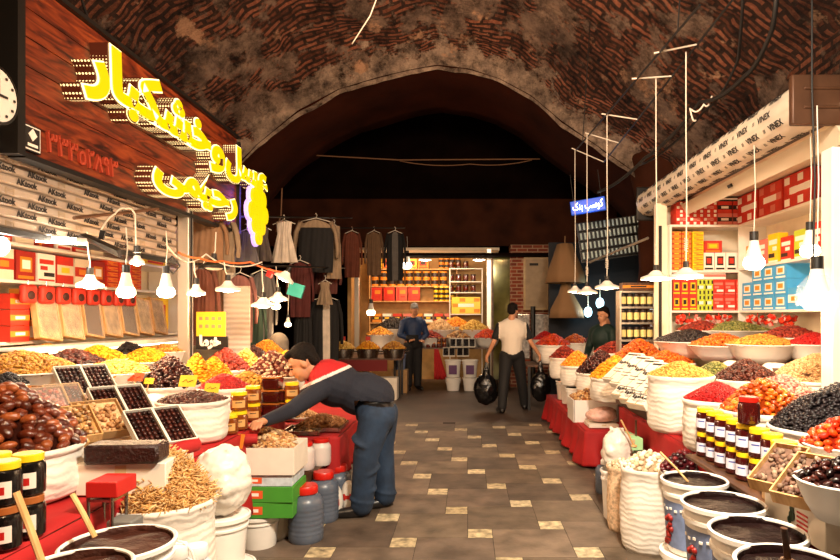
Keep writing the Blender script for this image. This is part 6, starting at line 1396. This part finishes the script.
# ================================================================ FAR STALL
YB = 13.4
def X_(px, Y): return (px - VX) * Y / F
def Z_(py, Y): return EYE - (py - VY) * Y / F
m_ochre = M('ochre_panel', 'b08a54', .7, var=.2)
mb = MB(); mb.box((-.95, 14.75, 1.5), (3.3, .08, 3.0)); struct(mb.build('wall_far_shop', m_ochre))
mb = MB(); mb.box((-2.55, 14.1, 1.5), (.08, 1.3, 3.0)); struct(mb.build('wall_far_shop_left', m_ochre))
mb = MB(); mb.box((-.95, 14.1, 2.95), (3.3, 1.4, .06)); struct(mb.build('ceiling_far_shop', m_cream))
mb = MB(); mb.box((-.6, 13.3, 3.5), (7.6, .12, 1.0)); struct(mb.build('trim_2', m_brown))
for (px, lb) in [(357, 'left bright metal post of the far shop front'), (489, 'right bright metal post of the far shop front')]:
    post('shop_post', lb, X_(px, YB), YB, .1, .1, 0, 2.95, m_alu)
for px, lb in [(425, 'left round ceiling lamp of the far shop'), (479, 'right round ceiling lamp of the far shop'), (530, 'round ceiling lamp above the wall cabinet right of the far shop')]:
    t = thing('ceiling_lamp', lb, 'lamp', (X_(px, 13.0), 13.0, Z_(260, 13.0))); mb = MB(); mb.lathe([(.13, -.0), (.12, .03), (0, .03)], (0, 0, 0), 20, closed=False); mb.build('housing', m_white, t); mb = MB(); mb.lathe([(0, -.012), (.1, -.01), (.125, .0)], (0, 0, 0), 20, closed=False); mb.build('diffuser', m_bulbw, t); lamp_light((0, 0, -.08), 17, WHITE, .08, t)
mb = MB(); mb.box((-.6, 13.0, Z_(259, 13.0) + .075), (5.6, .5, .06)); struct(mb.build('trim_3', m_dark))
area_light((-1.0, 13.6, 2.85), (-1.0, 14.3, 1.2), 34, 2.0, .3, WARM)
bulb_lamp('bright round lamp hanging inside the far shop beside the black jacket', A(407, 266, 13.0), .1, 22, wire=.3, m=m_bulbw)
bulb_lamp('glowing bulb hanging low at the left of the far shop', A(371, 313, 12.3), .085, 18, wire=.5)
shelf_unit('wall_shelving', 'wooden shelves of jars and bags at the back of the far shop', (-1.25, 14.55, 0), (2.0, .3), [1.35, 1.85, 2.2, 2.6], m_wood_pale)
shelf_unit('wall_shelving', 'white shelf unit with dark jars at the right of the far shop', (X_(466, 14.3), 14.4, 0), (.72, .3), [1.55, 2.05, 2.3, 2.6], m_white)
def far_row(n, x0, dx, z, y, size, mats, style, label, group, name='box', cat='box'):
    for i in range(n): carton(name, label, (x0 + dx * i, y, z), size, mats, style, group, cat, face='y')
# row of black and gold tins
def tin(name, label, loc, r, h, m1, m2, group, cat='tin'):
    mb = MB(); mb.lathe([(0, 0), (r, 0), (r, h * .22)], (0, 0, 0), 14, 0, closed=False); mb.lathe([(r, h * .22), (r * 1.01, h * .3), (r * 1.01, h * .7), (r, h * .78)], (0, 0, 0), 14, 1, closed=False); mb.lathe([(r, h * .78), (r, h), (0, h)], (0, 0, 0), 14, 0, closed=False)
    o = mb.build(name, [m1, m2]); o.location = loc; return tag(o, label, cat, group)
for i in range(9):
    for j_ in range(2): tin('honey_tin', 'gold tin with a black band in the double row on the far shop shelf', (-2.15 + i * .2, 14.5, 2.205 + j_ * .175 if False else 2.205 + j_ * .17), .082, .165, m_orcard, m_bl, 'gold and black tins of the far shop')
for i in range(4): far_row(1, -2.1 + i * .29, .3, 1.855, 14.5, (.26, .2, .31), (m_redcard if i != 2 else M('coral_card', 'd8503a', .6), m_redpl, m_orcard), 'stripe', ['bright red bag first from the left on the far shop shelf', 'bright red bag second from the left on the far shop shelf', 'coral red bag third from the left on the far shop shelf', 'bright red bag fourth from the left on the far shop shelf'][i], None, 'red_bag', 'bag')
for i in range(5): far_row(1, -2.1 + i * .27, .3, 2.605, 14.5, (.25, .2, .22), ([m_yelpl, m_orcard, m_paper][i % 3], m_redcard, m_bl), 'oval', 'snack box on the top shelf of the far shop, %s from the left' % ['first', 'second', 'third', 'fourth', 'fifth'][i], None, 'snack_box')
for i in range(4):
    for j_ in range(3): tin('spice_tub', 'yellow tub with dark lid in the stepped stack of the far shop', (-.72 + i * .125, 14.45 - j_ * .01, 1.855 + j_ * .11), .058, .105, m_yelpl, m_bl, 'yellow tubs of the far shop')
for i in range(4):
    for j_ in range(2): tin('spice_tub', 'golden tub on the upper shelf right of the gold tins', (-.6 + i * .13, 14.45, 2.605 + j_ * .12), .058, .115, m_orcard, m_bl, 'golden tubs on the top shelf of the far shop')
for i in range(8): far_row(1, -2.1 + i * .24, .24, 1.355, 14.5, (.2, .2, .2), ([m_orcard, m_paper, m_redcard, m_pk][i % 4], m_bl, m_yelpl), 'band', '%s packet on the lowest shelf of the far shop, %s' % (['orange', 'white', 'red', 'pink'][i % 4], ['towards the left', 'towards the right'][i // 4]), None, 'packet', 'packet')
for (z, n) in ((2.055, 4), (2.305, 4), (2.605, 3)):
    for i in range(n): tin('dark_jar', 'dark jar standing on the white shelf unit of the far shop', (X_(449, 14.3) + i * .17 + .05, 14.35, z), .06, .16, m_bl, m_honey, 'dark jars on the white shelf unit')
carton('yellow_panel', 'wide yellow box on the white shelf unit of the far shop', (X_(466, 14.3), 14.3, 1.555), (.66, .1, .38), (m_yelpl, m_orcard, m_paper), 'check', None, 'box', face='y')
# far counter, cloth, heaps, pots
table('counter of the far shop under the heaps', -1.35, .5, 12.7, 13.9, .85)
table('low counter under the three steel pots at the left of the far shop', -2.5, -1.35, 11.9, 13.2, .72)
FB = [(440, 330, 30, 13.3, 319, 'tan', 'tan heap in the middle of the far shop counter'), (456, 327, 30, 13.6, 317, 'orange', 'orange heap at the back of the far shop counter'), (474, 330, 30, 13.2, 320, 'paleyellow', 'cream coloured heap at the right of the far shop counter'), (487, 338, 26, 12.9, 329, 'orangered', 'bright orange heap at the right end of the far shop counter'), (394, 329, 40, 13.5, 317, 'black', 'big black heap at the left of the far shop'), (430, 338, 26, 12.95, 331, 'redbrown', 'red brown heap beside the shopkeeper'), (458, 338, 24, 12.95, 331, 'mixed', 'brown nut heap at the front of the far counter'), (380, 335, 26, 13.0, 327, 'goldraisin', 'golden heap between the black heap and the pots')]
for (px, py, w, Y, top, pal, lb) in FB: SHp(0, px, py, w, Y, .85 if px > 400 else .73, top, pal, 'nut', .022, lb, 'white basin under the ' + lb.replace(' heap', ''), cont='bowl')
for i, (px, pal, lb) in enumerate([(343, 'paleyellow', 'left'), (368, 'yellow', 'middle'), (394, 'goldraisin', 'right')]):
    c = A(px, 349, 11.6 + .0); R = .225
    t = thing('steel_pot', 'shiny steel pot of yellow seeds, %s of the three in front of the far shop' % lb, 'pot', (c.x, c.y, .72)); hh = c.z - .72
    mb = MB(); mb.lathe([(0, 0), (R * .8, 0), (R * .85, hh * .2), (R * .95, hh * .95), (R * 1.06, hh), (R * 1.04, hh + .01), (R * .9, hh - .01)], (0, 0, 0), 30, closed=False); mb.build('pot_body', m_steel, t)
    for s_ in (-1, 1): mb = MB(); mb.tube([(s_ * R * .93, -.05, hh * .7), (s_ * (R + .05), -.03, hh * .75), (s_ * (R + .05), .03, hh * .75), (s_ * R * .93, .05, hh * .7)], .01, 6); mb.build('handle', m_steel, t)
    heap('seed_heap', 'yellow seeds heaped in the %s steel pot' % lb, 'seeds', (c.x, c.y, c.z - .0), R * .95, .14, pal, .022, SH['nut'], seed=40 + i)
for i, (px, lb) in enumerate([(343, 'left'), (368, 'middle')]):
    c = A(px, 340, 11.45); mb = MB(); mb.box((0, 0, 0), (.09, .01, .07)); o = mb.build('price_card', m_redcard); o.location = c + Vector((0, 0, .03)); tag(o, 'small red price card stuck in the %s steel pot' % lb, 'price card')
table('small stand carrying the three steel pots', -2.6, -1.2, 11.3, 11.88, .72)
mb = MB(); mb.box((0, 0, .2), (.55, .3, .4)); o = mb.build('white_crate', m_card, bevel=.02); o.location = (A(383, 372, 11.2).x, 11.15, .16 - .16); tag(o, 'white box on the floor under the steel pots', 'box')
mb = MB(); mb.box((0, 0, 0), (.9, .05, .2)); o = mb.build('cloth_strip', M('maroon_cloth', '6a1414', .8)); o.location = (-1.9, 11.27, .60); tag(o, 'maroon cloth strip hanging below the steel pots', 'cloth')
mb = MB(); rr = random.Random(3)
vs = []; n = 12
for i in range(n + 1):
    for k in range(8): vs.append((-.14 + .28 * i / n * (1 - .0) * (.3 + .1 * k), .03 * math.sin(i * 1.6) * k / 7, -.62 * k / 7))
mb.add(vs, [(i * 8 + k, i * 8 + k + 1, (i + 1) * 8 + k + 1, (i + 1) * 8 + k) for i in range(n) for k in range(7)]); o = mb.build('red_cloth', m_red, smooth=True); o.modifiers.new('s', 'SOLIDIFY').thickness = .006; o.location = A(441, 349, 12.6); tag(o, 'red cloth hanging down beside the shopkeeper', 'cloth')
bucket('white printed bucket under the far counter, left of two', A(452, 388, 12.4) * 1.0, .17, .33, None, handle=False, pic=True, name='lidded_bucket') if False else None
for i, (px, lb) in enumerate([(453, 'left'), (470, 'right')]):
    x = X_(px, 12.45); bucket('lower white bucket under the far counter, %s of two' % lb, (x, 12.5, 0), .15, .26, None, handle=(i == 0)); bucket('upper printed bucket under the far counter, %s of two' % lb, (x, 12.5, .27), .16, .34, None, handle=False, name='lidded_bucket')
    mb = MB(); mb.box((x, 12.335, .43), (.16, .01, .18)); mb.v = mb.v; o = mb.build('bucket_sticker', M('blue_red_sticker', '5a3060', .6)); o.parent = None
    b_ = [q for q in bpy.data.objects if q.name.startswith('lidded_bucket')][-1]; o.parent = b_; o.location = -Vector(b_.location); 
for i, (px, py) in enumerate([(449, 352), (463, 352), (456, 343), (469, 343)]):
    pack(px, py, 12.6, .24, .2, 'small dark date box propped at the front of the far counter, %s' % ['front left', 'front right', 'back left', 'back right'][i], 'black', (.9, 0, 0), m_card, 2, size=.016)
for i in range(4):
    for j_ in range(2): make_jar('small_jar', 'small brown jar at the left front of the far counter, %s' % ['first', 'second', 'third', 'fourth'][i] + (' above' if j_ else ' below'), 'jar', .045, .1, m_honey, m_orpl, loc=(X_(428, 12.7) + i * .11, 12.78, .852 + j_ * .102))
bucket('blue pail standing beside the shopkeeper', (X_(400, 12.2), 12.2, 0.45), .12, .3, None, handle=False, mat=M('blue_pail', '6a7a9c', .5)); block('carton', 'dim carton under the blue pail', (X_(400, 12.2), 12.2, 0), (.3, .3, .45), m_brcard)

# glass partition, brick pier, cabinets at the right of the far shop
t = thing('glass_partition', 'slanting reflective glass panel between the far shop and the brick pier', 'glass panel', (X_(503, 13.2), 13.2, 0)); mb = MB(); mb.box((0, 0, 1.45), (.42, .02, 2.6)); mb.build('pane', M('olive_glass', '6a6430', .08, .3, var=.6, vscale=2.5), t)
for s_ in (-1, 1): mb = MB(); mb.box((s_ * .22, 0, 1.45), (.03, .04, 2.7)); mb.build('frame', m_wood_dark, t)
mb = MB(); mb.box((0, 0, 2.78), (.47, .04, .04)); mb.build('frame', m_wood_pale, t)

def simple_brick():
    m = bpy.data.materials.new('red_brick'); m.use_nodes = True; N = m.node_tree.nodes; L = m.node_tree.links; b = N['Principled BSDF']; tc = N.new('ShaderNodeTexCoord'); mp = N.new('ShaderNodeMapping'); mp.inputs['Rotation'].default_value = (PI / 2, 0, 0); L.new(tc.outputs['Object'], mp.inputs[0])
    br = N.new('ShaderNodeTexBrick'); br.inputs['Color1'].default_value = lin('8c3c20'); br.inputs['Color2'].default_value = lin('6a2a18'); br.inputs['Mortar'].default_value = lin('a08468'); br.inputs['Scale'].default_value = 1; br.inputs['Brick Width'].default_value = .22; br.inputs['Row Height'].default_value = .075; br.inputs['Mortar Size'].default_value = .01
    L.new(mp.outputs[0], br.inputs['Vector']); L.new(br.outputs[0], b.inputs['Base Color']); b.inputs['Roughness'].default_value = .85; return m
mb = MB(); mb.box((0, 0, 1.5), (1.15, .5, 3.0)); o = mb.build('wall_brick_pier', simple_brick()); o.location = (X_(537, 13.2), 13.3, 0); struct(o)
t = thing('wall_cabinet', 'pale box cabinet hung on the brick pier', 'cabinet', (X_(536, 12.9), 12.95, 1.62)); mb = MB(); mb.box((0, 0, .55), (.5, .18, 1.1)); mb.build('cabinet_body', M('tan_metal', 'b09468', .5, var=.2), t, bevel=.01); mb = MB(); mb.box((0, -.095, .55), (.44, .01, 1.0)); mb.build('cabinet_door', M('tan_metal2', 'a08660', .5, var=.2), t, bevel=.004); mb = MB(); mb.box((-.05, -.104, .95), (.18, .006, .05)); mb.build('nameplate', m_print, t)
for px, w, lb in [(524, .24, 'narrow white scribbled notice panel left of the dark pole on the brick pier'), (544, .36, 'wide white scribbled notice panel right of the dark pole on the brick pier')]:
    t = thing('wall_notice', lb, 'panel', (X_(px, 12.9), 12.98, .62)); mb = MB(); mb.box((0, 0, .45), (w, .02, .9)); mb.build('sheet', M('scribbled_paper', 'c8c0b8', .7, var=.7, vscale=14), t); mb = MB(); mb.box((0, -.008, .91), (w, .03, .02)); mb.build('top_edge', m_steel, t)
mb = MB(); mb.cyl((0, 0, 0), (0, 0, 1.7), .05, 12); o = mb.build('drain_pole', m_black); o.location = (X_(533, 12.85), 12.85, 0); tag(o, 'black pole standing before the brick pier', 'pole')
# heaps to the right of the walking man, far aisle corner
table('far right corner counter beyond the walking man', .95, 2.6, 9.85, 10.7, .72)
for (px, py, w, Y, top, pal, lb) in [(553, 345, 34, 10.1, 334, 'orangered', 'orange red heap at the far corner right of the walking man'), (575, 343, 26, 10.4, 334, 'apricot', 'orange heap behind the aisle corner'), (545, 340, 24, 10.5, 331, 'barberry', 'red heap behind the walking man shoulder'), (600, 342, 34, 10.3, 334, 'redbrown', 'dark brown heap in front of the seller in green')]:
    SHp(0, px, py, w, Y, .73, top, pal, 'nut', .018, lb, 'white sack under the ' + lb.replace(' heap', ''))
# beige cone-shaped hanging cloths
for (px, y0_, y1_, w0, w1, lb) in [(565, 243, 283, 22, 40, 'upper beige cloth hanging like a bag near the neon sign'), (566, 283, 318, 14, 34, 'lower beige cone shaped cloth hanging above the corner heaps')]:
    c = A(px, y0_, 10.6); h = (y1_ - y0_) * 10.6 / F; a_, b_ = w0 / 2 * 10.6 / F, w1 / 2 * 10.6 / F
    mb = MB(); mb.lathe([(0, 0), (a_ * .7, -.02), (a_, -h * .3), (b_ * .9, -h * .75), (b_, -h), (b_ * .9, -h)], (0, 0, 0), 30, wob=lambda a, z: .06 * math.sin(a * 7 + z * 6), closed=False); mb.cyl((0, 0, -.02), (0, 0, .12), .01); o = mb.build('hanging_cloth', M('beige_cloth', '80603e', .85, bump=.4, bscale=8), smooth=True); o.location = c; tag(o, lb, 'cloth')
# neon sign
t = thing('neon_sign', 'small blue lit sign with white Persian script hanging on the right of the arch', 'sign', A(588, 206, 9.0)); t.rotation_euler = (0, -.12, -.3)
mb = MB(); mb.box((0, 0, 0), (.5, .06, .2)); mb.build('sign_box', M('blue_lit_face', '0a50c8', .4, emit=.4), t, bevel=.01)
mb = MB(); me = text_mesh('ﮏﻨﺑ ﺐﺳﻮﮐ', .17, .004, .003); xs = [v.co.x for v in me.vertices]; mb.mesh(me, Matrix.Translation((-.22, -.036, -.04)) @ FACE_NY @ Matrix.Diagonal((.44 / max(xs), .9, 1, 1))); mb.build('lettering', M('white_lit_script', 'e8f4ff', .4, emit=2.0), t, smooth=False)
mb = MB(); mb.cyl((-.2, 0, .1), (-.2, 0, .5), .005); mb.build('hanger', m_black, t); mb = MB(); mb.cyl((.2, 0, .1), (.2, 0, .5), .005); mb.build('hanger', m_black, t)
lamp_light((0, -.15, -.1), 2.5, (.2, .5, 1), .1, t)
# lattice of lit bottles above the seller and dark back of that shop
mb = MB(); mb.box((2.45, 11.0, 1.4), (2.0, .08, 2.8)); struct(mb.build('wall_side_shop', M('dark_blue_wall', '10141c', .8)))
t = thing('bottle_rack', 'dark sloping rack of small lit bottles above the seller in green', 'rack', A(612, 238, 9.6)); t.rotation_euler = (0, -.14, 0)
mb = MB(); mb.box((0, .1, 0), (1.0, .03, .62)); [mb.box((0, .05, -.27 + r * .15), (1.0, .1, .012)) for r in range(4)]; mb.build('rack_board', m_black, t)
m_bt = M('lit_bottles', 'a0b0a8', .2, emit=.08)
for r in range(4):
    for k in range(15): mb = MB(); mb.cyl((-.46 + k * .065, .05, -.26 + r * .15), (-.46 + k * .065, .05, -.16 + r * .15), .016, 8); mb.build('bottle', m_bt, t)
for (px, py, col, lb) in [(588, 312, (.7, .9, 1), 'small cold white lamp left of the seller in green'), (600, 303, (.4, .9, .9), 'small greenish lamp above the seller in green')]:
    t = thing('display_lamp', lb, 'lamp', A(px, py, 10.6)); mb = MB(); mb.ell((0, 0, 0), (.07, .05, .09), 12); mb.build('bulb', M('cold_glow', 'c8f0ff', .4, emit=4), t); mb = MB(); mb.cyl((0, 0, .08), (0, 0, .4), .008); mb.build('cord', m_wire, t); lamp_light((0, -.15, 0), 6, col, .08, t)
# jar rack by the pillar
t0 = shelf_unit('jar_shelf', 'narrow shelf of dark yellow labelled jars left of the cream pillar', (X_(637, 7.9), 7.95, 0), (.42, .2), [1.2, 1.42, 1.62, 1.82], m_alu)
for z in (1.2, 1.42, 1.62):
    for k in range(5): tin('shelf_jar', 'dark jar with pale yellow label on the narrow shelf left of the pillar', (X_(637, 7.9) - .17 + k * .085, 7.92, z), .036, .16, m_bl, M('cream_label', 'e8d88c', .6), 'dark jars on the narrow shelf', 'jar')
carton('top_box', 'brown patterned box lying on top of the narrow jar shelf', (X_(637, 7.9), 7.92, 1.822), (.4, .18, .1), (m_wood_dark, m_orcard, m_bl), 'band', None, 'box', face='y')
# brown rubble trunk of the arch pier on the right
vs = []; n = 26; mm = 16
for i in range(n):
    z = 4.0 * i / (n - 1)
    for k in range(mm):
        a = 2 * PI * k / mm; r = .30 + .1 * noise.noise(Vector((math.cos(a), math.sin(a), z * 1.4))) + .12 * max(0, z - 2.8); vs.append((2.95 + r * 1.2 * math.cos(a), 9.35 + r * math.sin(a), z))
mb = MB(); mb.add(vs, [(i * mm + k, i * mm + (k + 1) % mm, (i + 1) * mm + (k + 1) % mm, (i + 1) * mm + k) for i in range(n - 1) for k in range(mm)]); struct(mb.build('wall_arch_pier', m_brown, smooth=True))
mb = MB(); mb.cyl(A(590, 262, 8.3), A(648, 238, 7.3), .016, 8); o = mb.build('awning_pole', m_alu); tag(o, 'grey metal pole slanting from the pillar towards the far lamps', 'pole')

# ================================================================ CLOTHES
def garment(kind, label, c, w, h, cols, seed=0, rz=0., hang=True, sleeves=True, stripes=None, name=None):
    t = thing(name or kind, label, 'clothes', c, rz); rg = random.Random(seed)
    def sheet(pts_fn, thick, mat, nm, fn=None):
        nx, nz = 22, 20; vs = []; 
        for sd in (-1, 1):
            for i in range(nx + 1):
                for k in range(nz + 1):
                    u = i / nx * 2 - 1; v = k / nz; x, z = pts_fn(u, v)
                    y = sd * thick * math.sqrt(max(0, 1 - u * u)) + .012 * math.sin(u * 9 + seed) * v + .006 * math.sin(u * 21 + v * 5)
                    vs.append((x, y, z))
        fs = []; N_ = (nx + 1) * (nz + 1)
        for sd in (0, 1):
            for i in range(nx):
                for k in range(nz):
                    a = sd * N_ + i * (nz + 1) + k; q = (a, a + nz + 1, a + nz + 2, a + 1); fs.append(q if sd else q[::-1])
        mb = MB(); mb.add(vs, fs); o = mb.build(nm, mat, t, smooth=True)
        if fn:
            for p in o.data.polygons: p.material_index = fn(p.center)
        return o
    m = [cols] if not isinstance(cols, (list, tuple)) else list(cols)
    if kind == 'dress': f_ = lambda u, v: (u * w / 2 * (.38 + .62 * max(0, v - .25) ** .8 if v > .25 else .5 - .2 * v), -h * v)
    elif kind == 'trousers': f_ = lambda u, v: (u * w / 2 * (.8 + .15 * v) + (.04 * w * math.copysign(1, u) if v > .3 else 0), -h * v)
    else: f_ = lambda u, v: (u * w / 2 * (.72 + .06 * math.sin(v * 3)) * (1 if v > .06 else .55 + 7 * v), -h * v + .03 * abs(u) * (v < .1) * -1)
    sheet(f_, .045, m, 'garment_body', (lambda c: 1 if stripes and stripes(c) else 0) if len(m) > 1 else None)
    if sleeves and kind not in ('dress', 'trousers'):
        for s_ in (-1, 1):
            mb = MB(); mb.tube([(s_ * w * .33, 0, -.03), (s_ * w * .44, 0, -h * .25), (s_ * w * .48, .01, -h * .55), (s_ * w * .47, 0, -h * .72)], w * .10, 10, r2=w * .07, flat=.6); mb.build('sleeve', m[-1] if kind == 'sweater' and len(m) > 1 else m[0], t, smooth=True)
    mb = MB(); mb.tube([(-w * .36, 0, -.03), (0, 0, .03), (w * .36, 0, -.03)], .006, 6); mb.tube([(0, 0, .03), (.015, 0, .07), (0, 0, .10), (-.012, 0, .085)], .004, 5); mb.build('hanger', m_wire, t)
    return t
cl = lambda n, h: M(n, h, .85, var=.2, bump=.3, bscale=14)
g_beige, g_tan, g_grey, g_bk, g_wh, g_br, g_gr, g_rose, g_mar = cl('beige_wool', '8c7860'), cl('tan_wool', '7c5c40'), cl('grey_wool', '5c5854'), cl('black_wool', '0c0b0c'), cl('white_lace', 'c8bcac'), cl('brown_wool', '5c3020'), cl('dark_green_wool', '142c20'), cl('rose_wool', '8c5a50'), cl('maroon_wool', '4c1814')
band = lambda z0, z1: (lambda c: z0 > c.z > z1)
GL = [('jacket', 'tan child jacket hanging nearest to the wooden sign', 205, 218, 6.2, .44, .5, [g_tan]), ('jacket', 'pale beige jacket hanging right of the tan one', 222, 221, 6.6, .42, .55, [g_beige]),
      ('dress', 'grey brown skirt hanging beside the lit grape emblem', 246, 232, 7.4, .36, .36, [g_grey]), ('dress', 'dim brown skirt right of the grey one', 262, 228, 7.8, .36, .42, [cl('umber_wool', '4a4038')]),
      ('dress', 'white lace dress hanging against the dark at the left of the arch', 284, 222, 8.4, .46, .55, [g_wh]), ('sweater', 'black sweater with beige shoulders and sleeves', 316, 220, 9.2, .66, .78, [g_bk, g_beige]),
      ('trousers', 'pale long scarf beside the black sweater', 334, 226, 9.4, .22, .8, [g_beige]), ('jacket', 'brown leather jacket hanging left of the aluminium shop post lamp', 203, 268, 6.0, .34, .75, [g_br]), ('trousers', 'dark brown trousers hanging in the left row', 217, 270, 6.3, .24, .8, [g_tan]),
      ('jacket', 'rose pink jacket hanging above the hooded person', 240, 275, 6.9, .38, .75, [g_rose]), ('jacket', 'grey jacket hanging behind the flat lamps', 262, 272, 7.6, .36, .9, [g_grey]), ('jacket', 'dark green jacket hanging low behind the flat lamps', 252, 296, 7.2, .34, .75, [g_gr]),
      ('jacket', 'maroon jacket deep in the left clothes row', 300, 262, 9.0, .4, .8, [g_mar]), ('jacket', 'spotted maroon coat hanging above the patterned skirt', 326, 262, 9.7, .5, .5, [cl('spotted_wool', '5a2c24')]), ('dress', 'cream pleated skirt hanging in the middle of the clothes', 325, 282, 9.3, .32, .34, [g_beige]),
      ('jacket', 'black suit with a white front hanging beneath the cream skirt', 326, 298, 9.6, .52, 1.0, [g_bk, g_wh]), ('trousers', 'black trousers hanging right of the small bulb', 303, 300, 9.1, .3, 1.0, [g_bk]),
      ('jacket', 'orange brown quilted jacket hanging left of the far shop', 352, 232, 11.6, .38, .85, [cl('rust_wool', '6a3420')]), ('jacket', 'checked brown shirt hanging before the far shop', 374, 232, 11.7, .38, .82, [cl('check_wool', '6a5038')]), ('jacket', 'black jacket with a pale front hanging before the far shop', 395, 232, 11.5, .40, .9, [g_bk, g_grey])]
for i, (kd, lb, px, py, Y, w, h, mt) in enumerate(GL):
    st = None
    if kd == 'sweater': st = lambda c: c.z > -.13
    elif len(mt) > 1: st = lambda c: abs(c.x) < .05
    garment(kd, lb, A(px, py, Y), w, h, mt, i, stripes=st, rz=random.Random(i).uniform(-.4, .4))
rod('long dark rail carrying the left clothes row', A(196, 216, 5.9), A(352, 218, 11.5), .012)
rod('short dark rail carrying the jackets before the far shop', A(335, 228, 11.6), A(405, 228, 11.6), .012)
rod('lower dark rail of the left clothes row', A(196, 264, 5.9), A(345, 268, 9.9), .012)
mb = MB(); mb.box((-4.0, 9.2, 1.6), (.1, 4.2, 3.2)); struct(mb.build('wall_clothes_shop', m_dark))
# teal thing and poster, notice below
mb = MB(); mb.box((0, 0, 0), (.16, .04, .14), rot=(0, .3, 0)); o = mb.build('teal_pouch', M('teal_plastic', '1c9c90', .5)); o.location = A(296, 290, 6.6); tag(o, 'small teal pouch hanging right of the shaded lamps', 'pouch')
t = thing('wall_poster', 'yellow poster with small pictures right of the aluminium post', 'poster', A(211, 324, 5.6)); t.rotation_euler = (0, 0, -.25)
mb = MB(); mb.box((0, 0, 0), (.30, .012, .22)); mb.build('sheet', m_yellowpaper, t); mb = MB(); [mb.box((-.1 + k % 4 * .065, -.008, .05 - k // 4 * .07), (.035, .003, .03)) for k in range(8)]; mb.build('small_pictures', m_brcard, t)
t = thing('notice_board', 'black board with white script below the yellow poster', 'sign', A(212, 343, 5.55)); t.rotation_euler = (0, 0, -.25)
mb = MB(); mb.box((0, 0, 0), (.32, .02, .12)); mb.build('board', m_black, t); mb = MB(); me = text_mesh('ﺎﻣﺮﺧ', .12, .002, .008); mb.mesh(me, Matrix.Translation((-.12, -.014, -.02)) @ FACE_NY); mb.build('lettering', m_paper, t, smooth=False)
mb = MB(); mb.box((0, 0, 0), (.26, .02, 1.3)); o = mb.build('white_curtain', M('white_curtain', 'b0a090', .8, bump=.6, bscale=6, wave=2.)); o.location = A(237, 315, 6.2); o.location.z = 1.15; tag(o, 'pale curtain hanging right of the yellow poster', 'curtain')
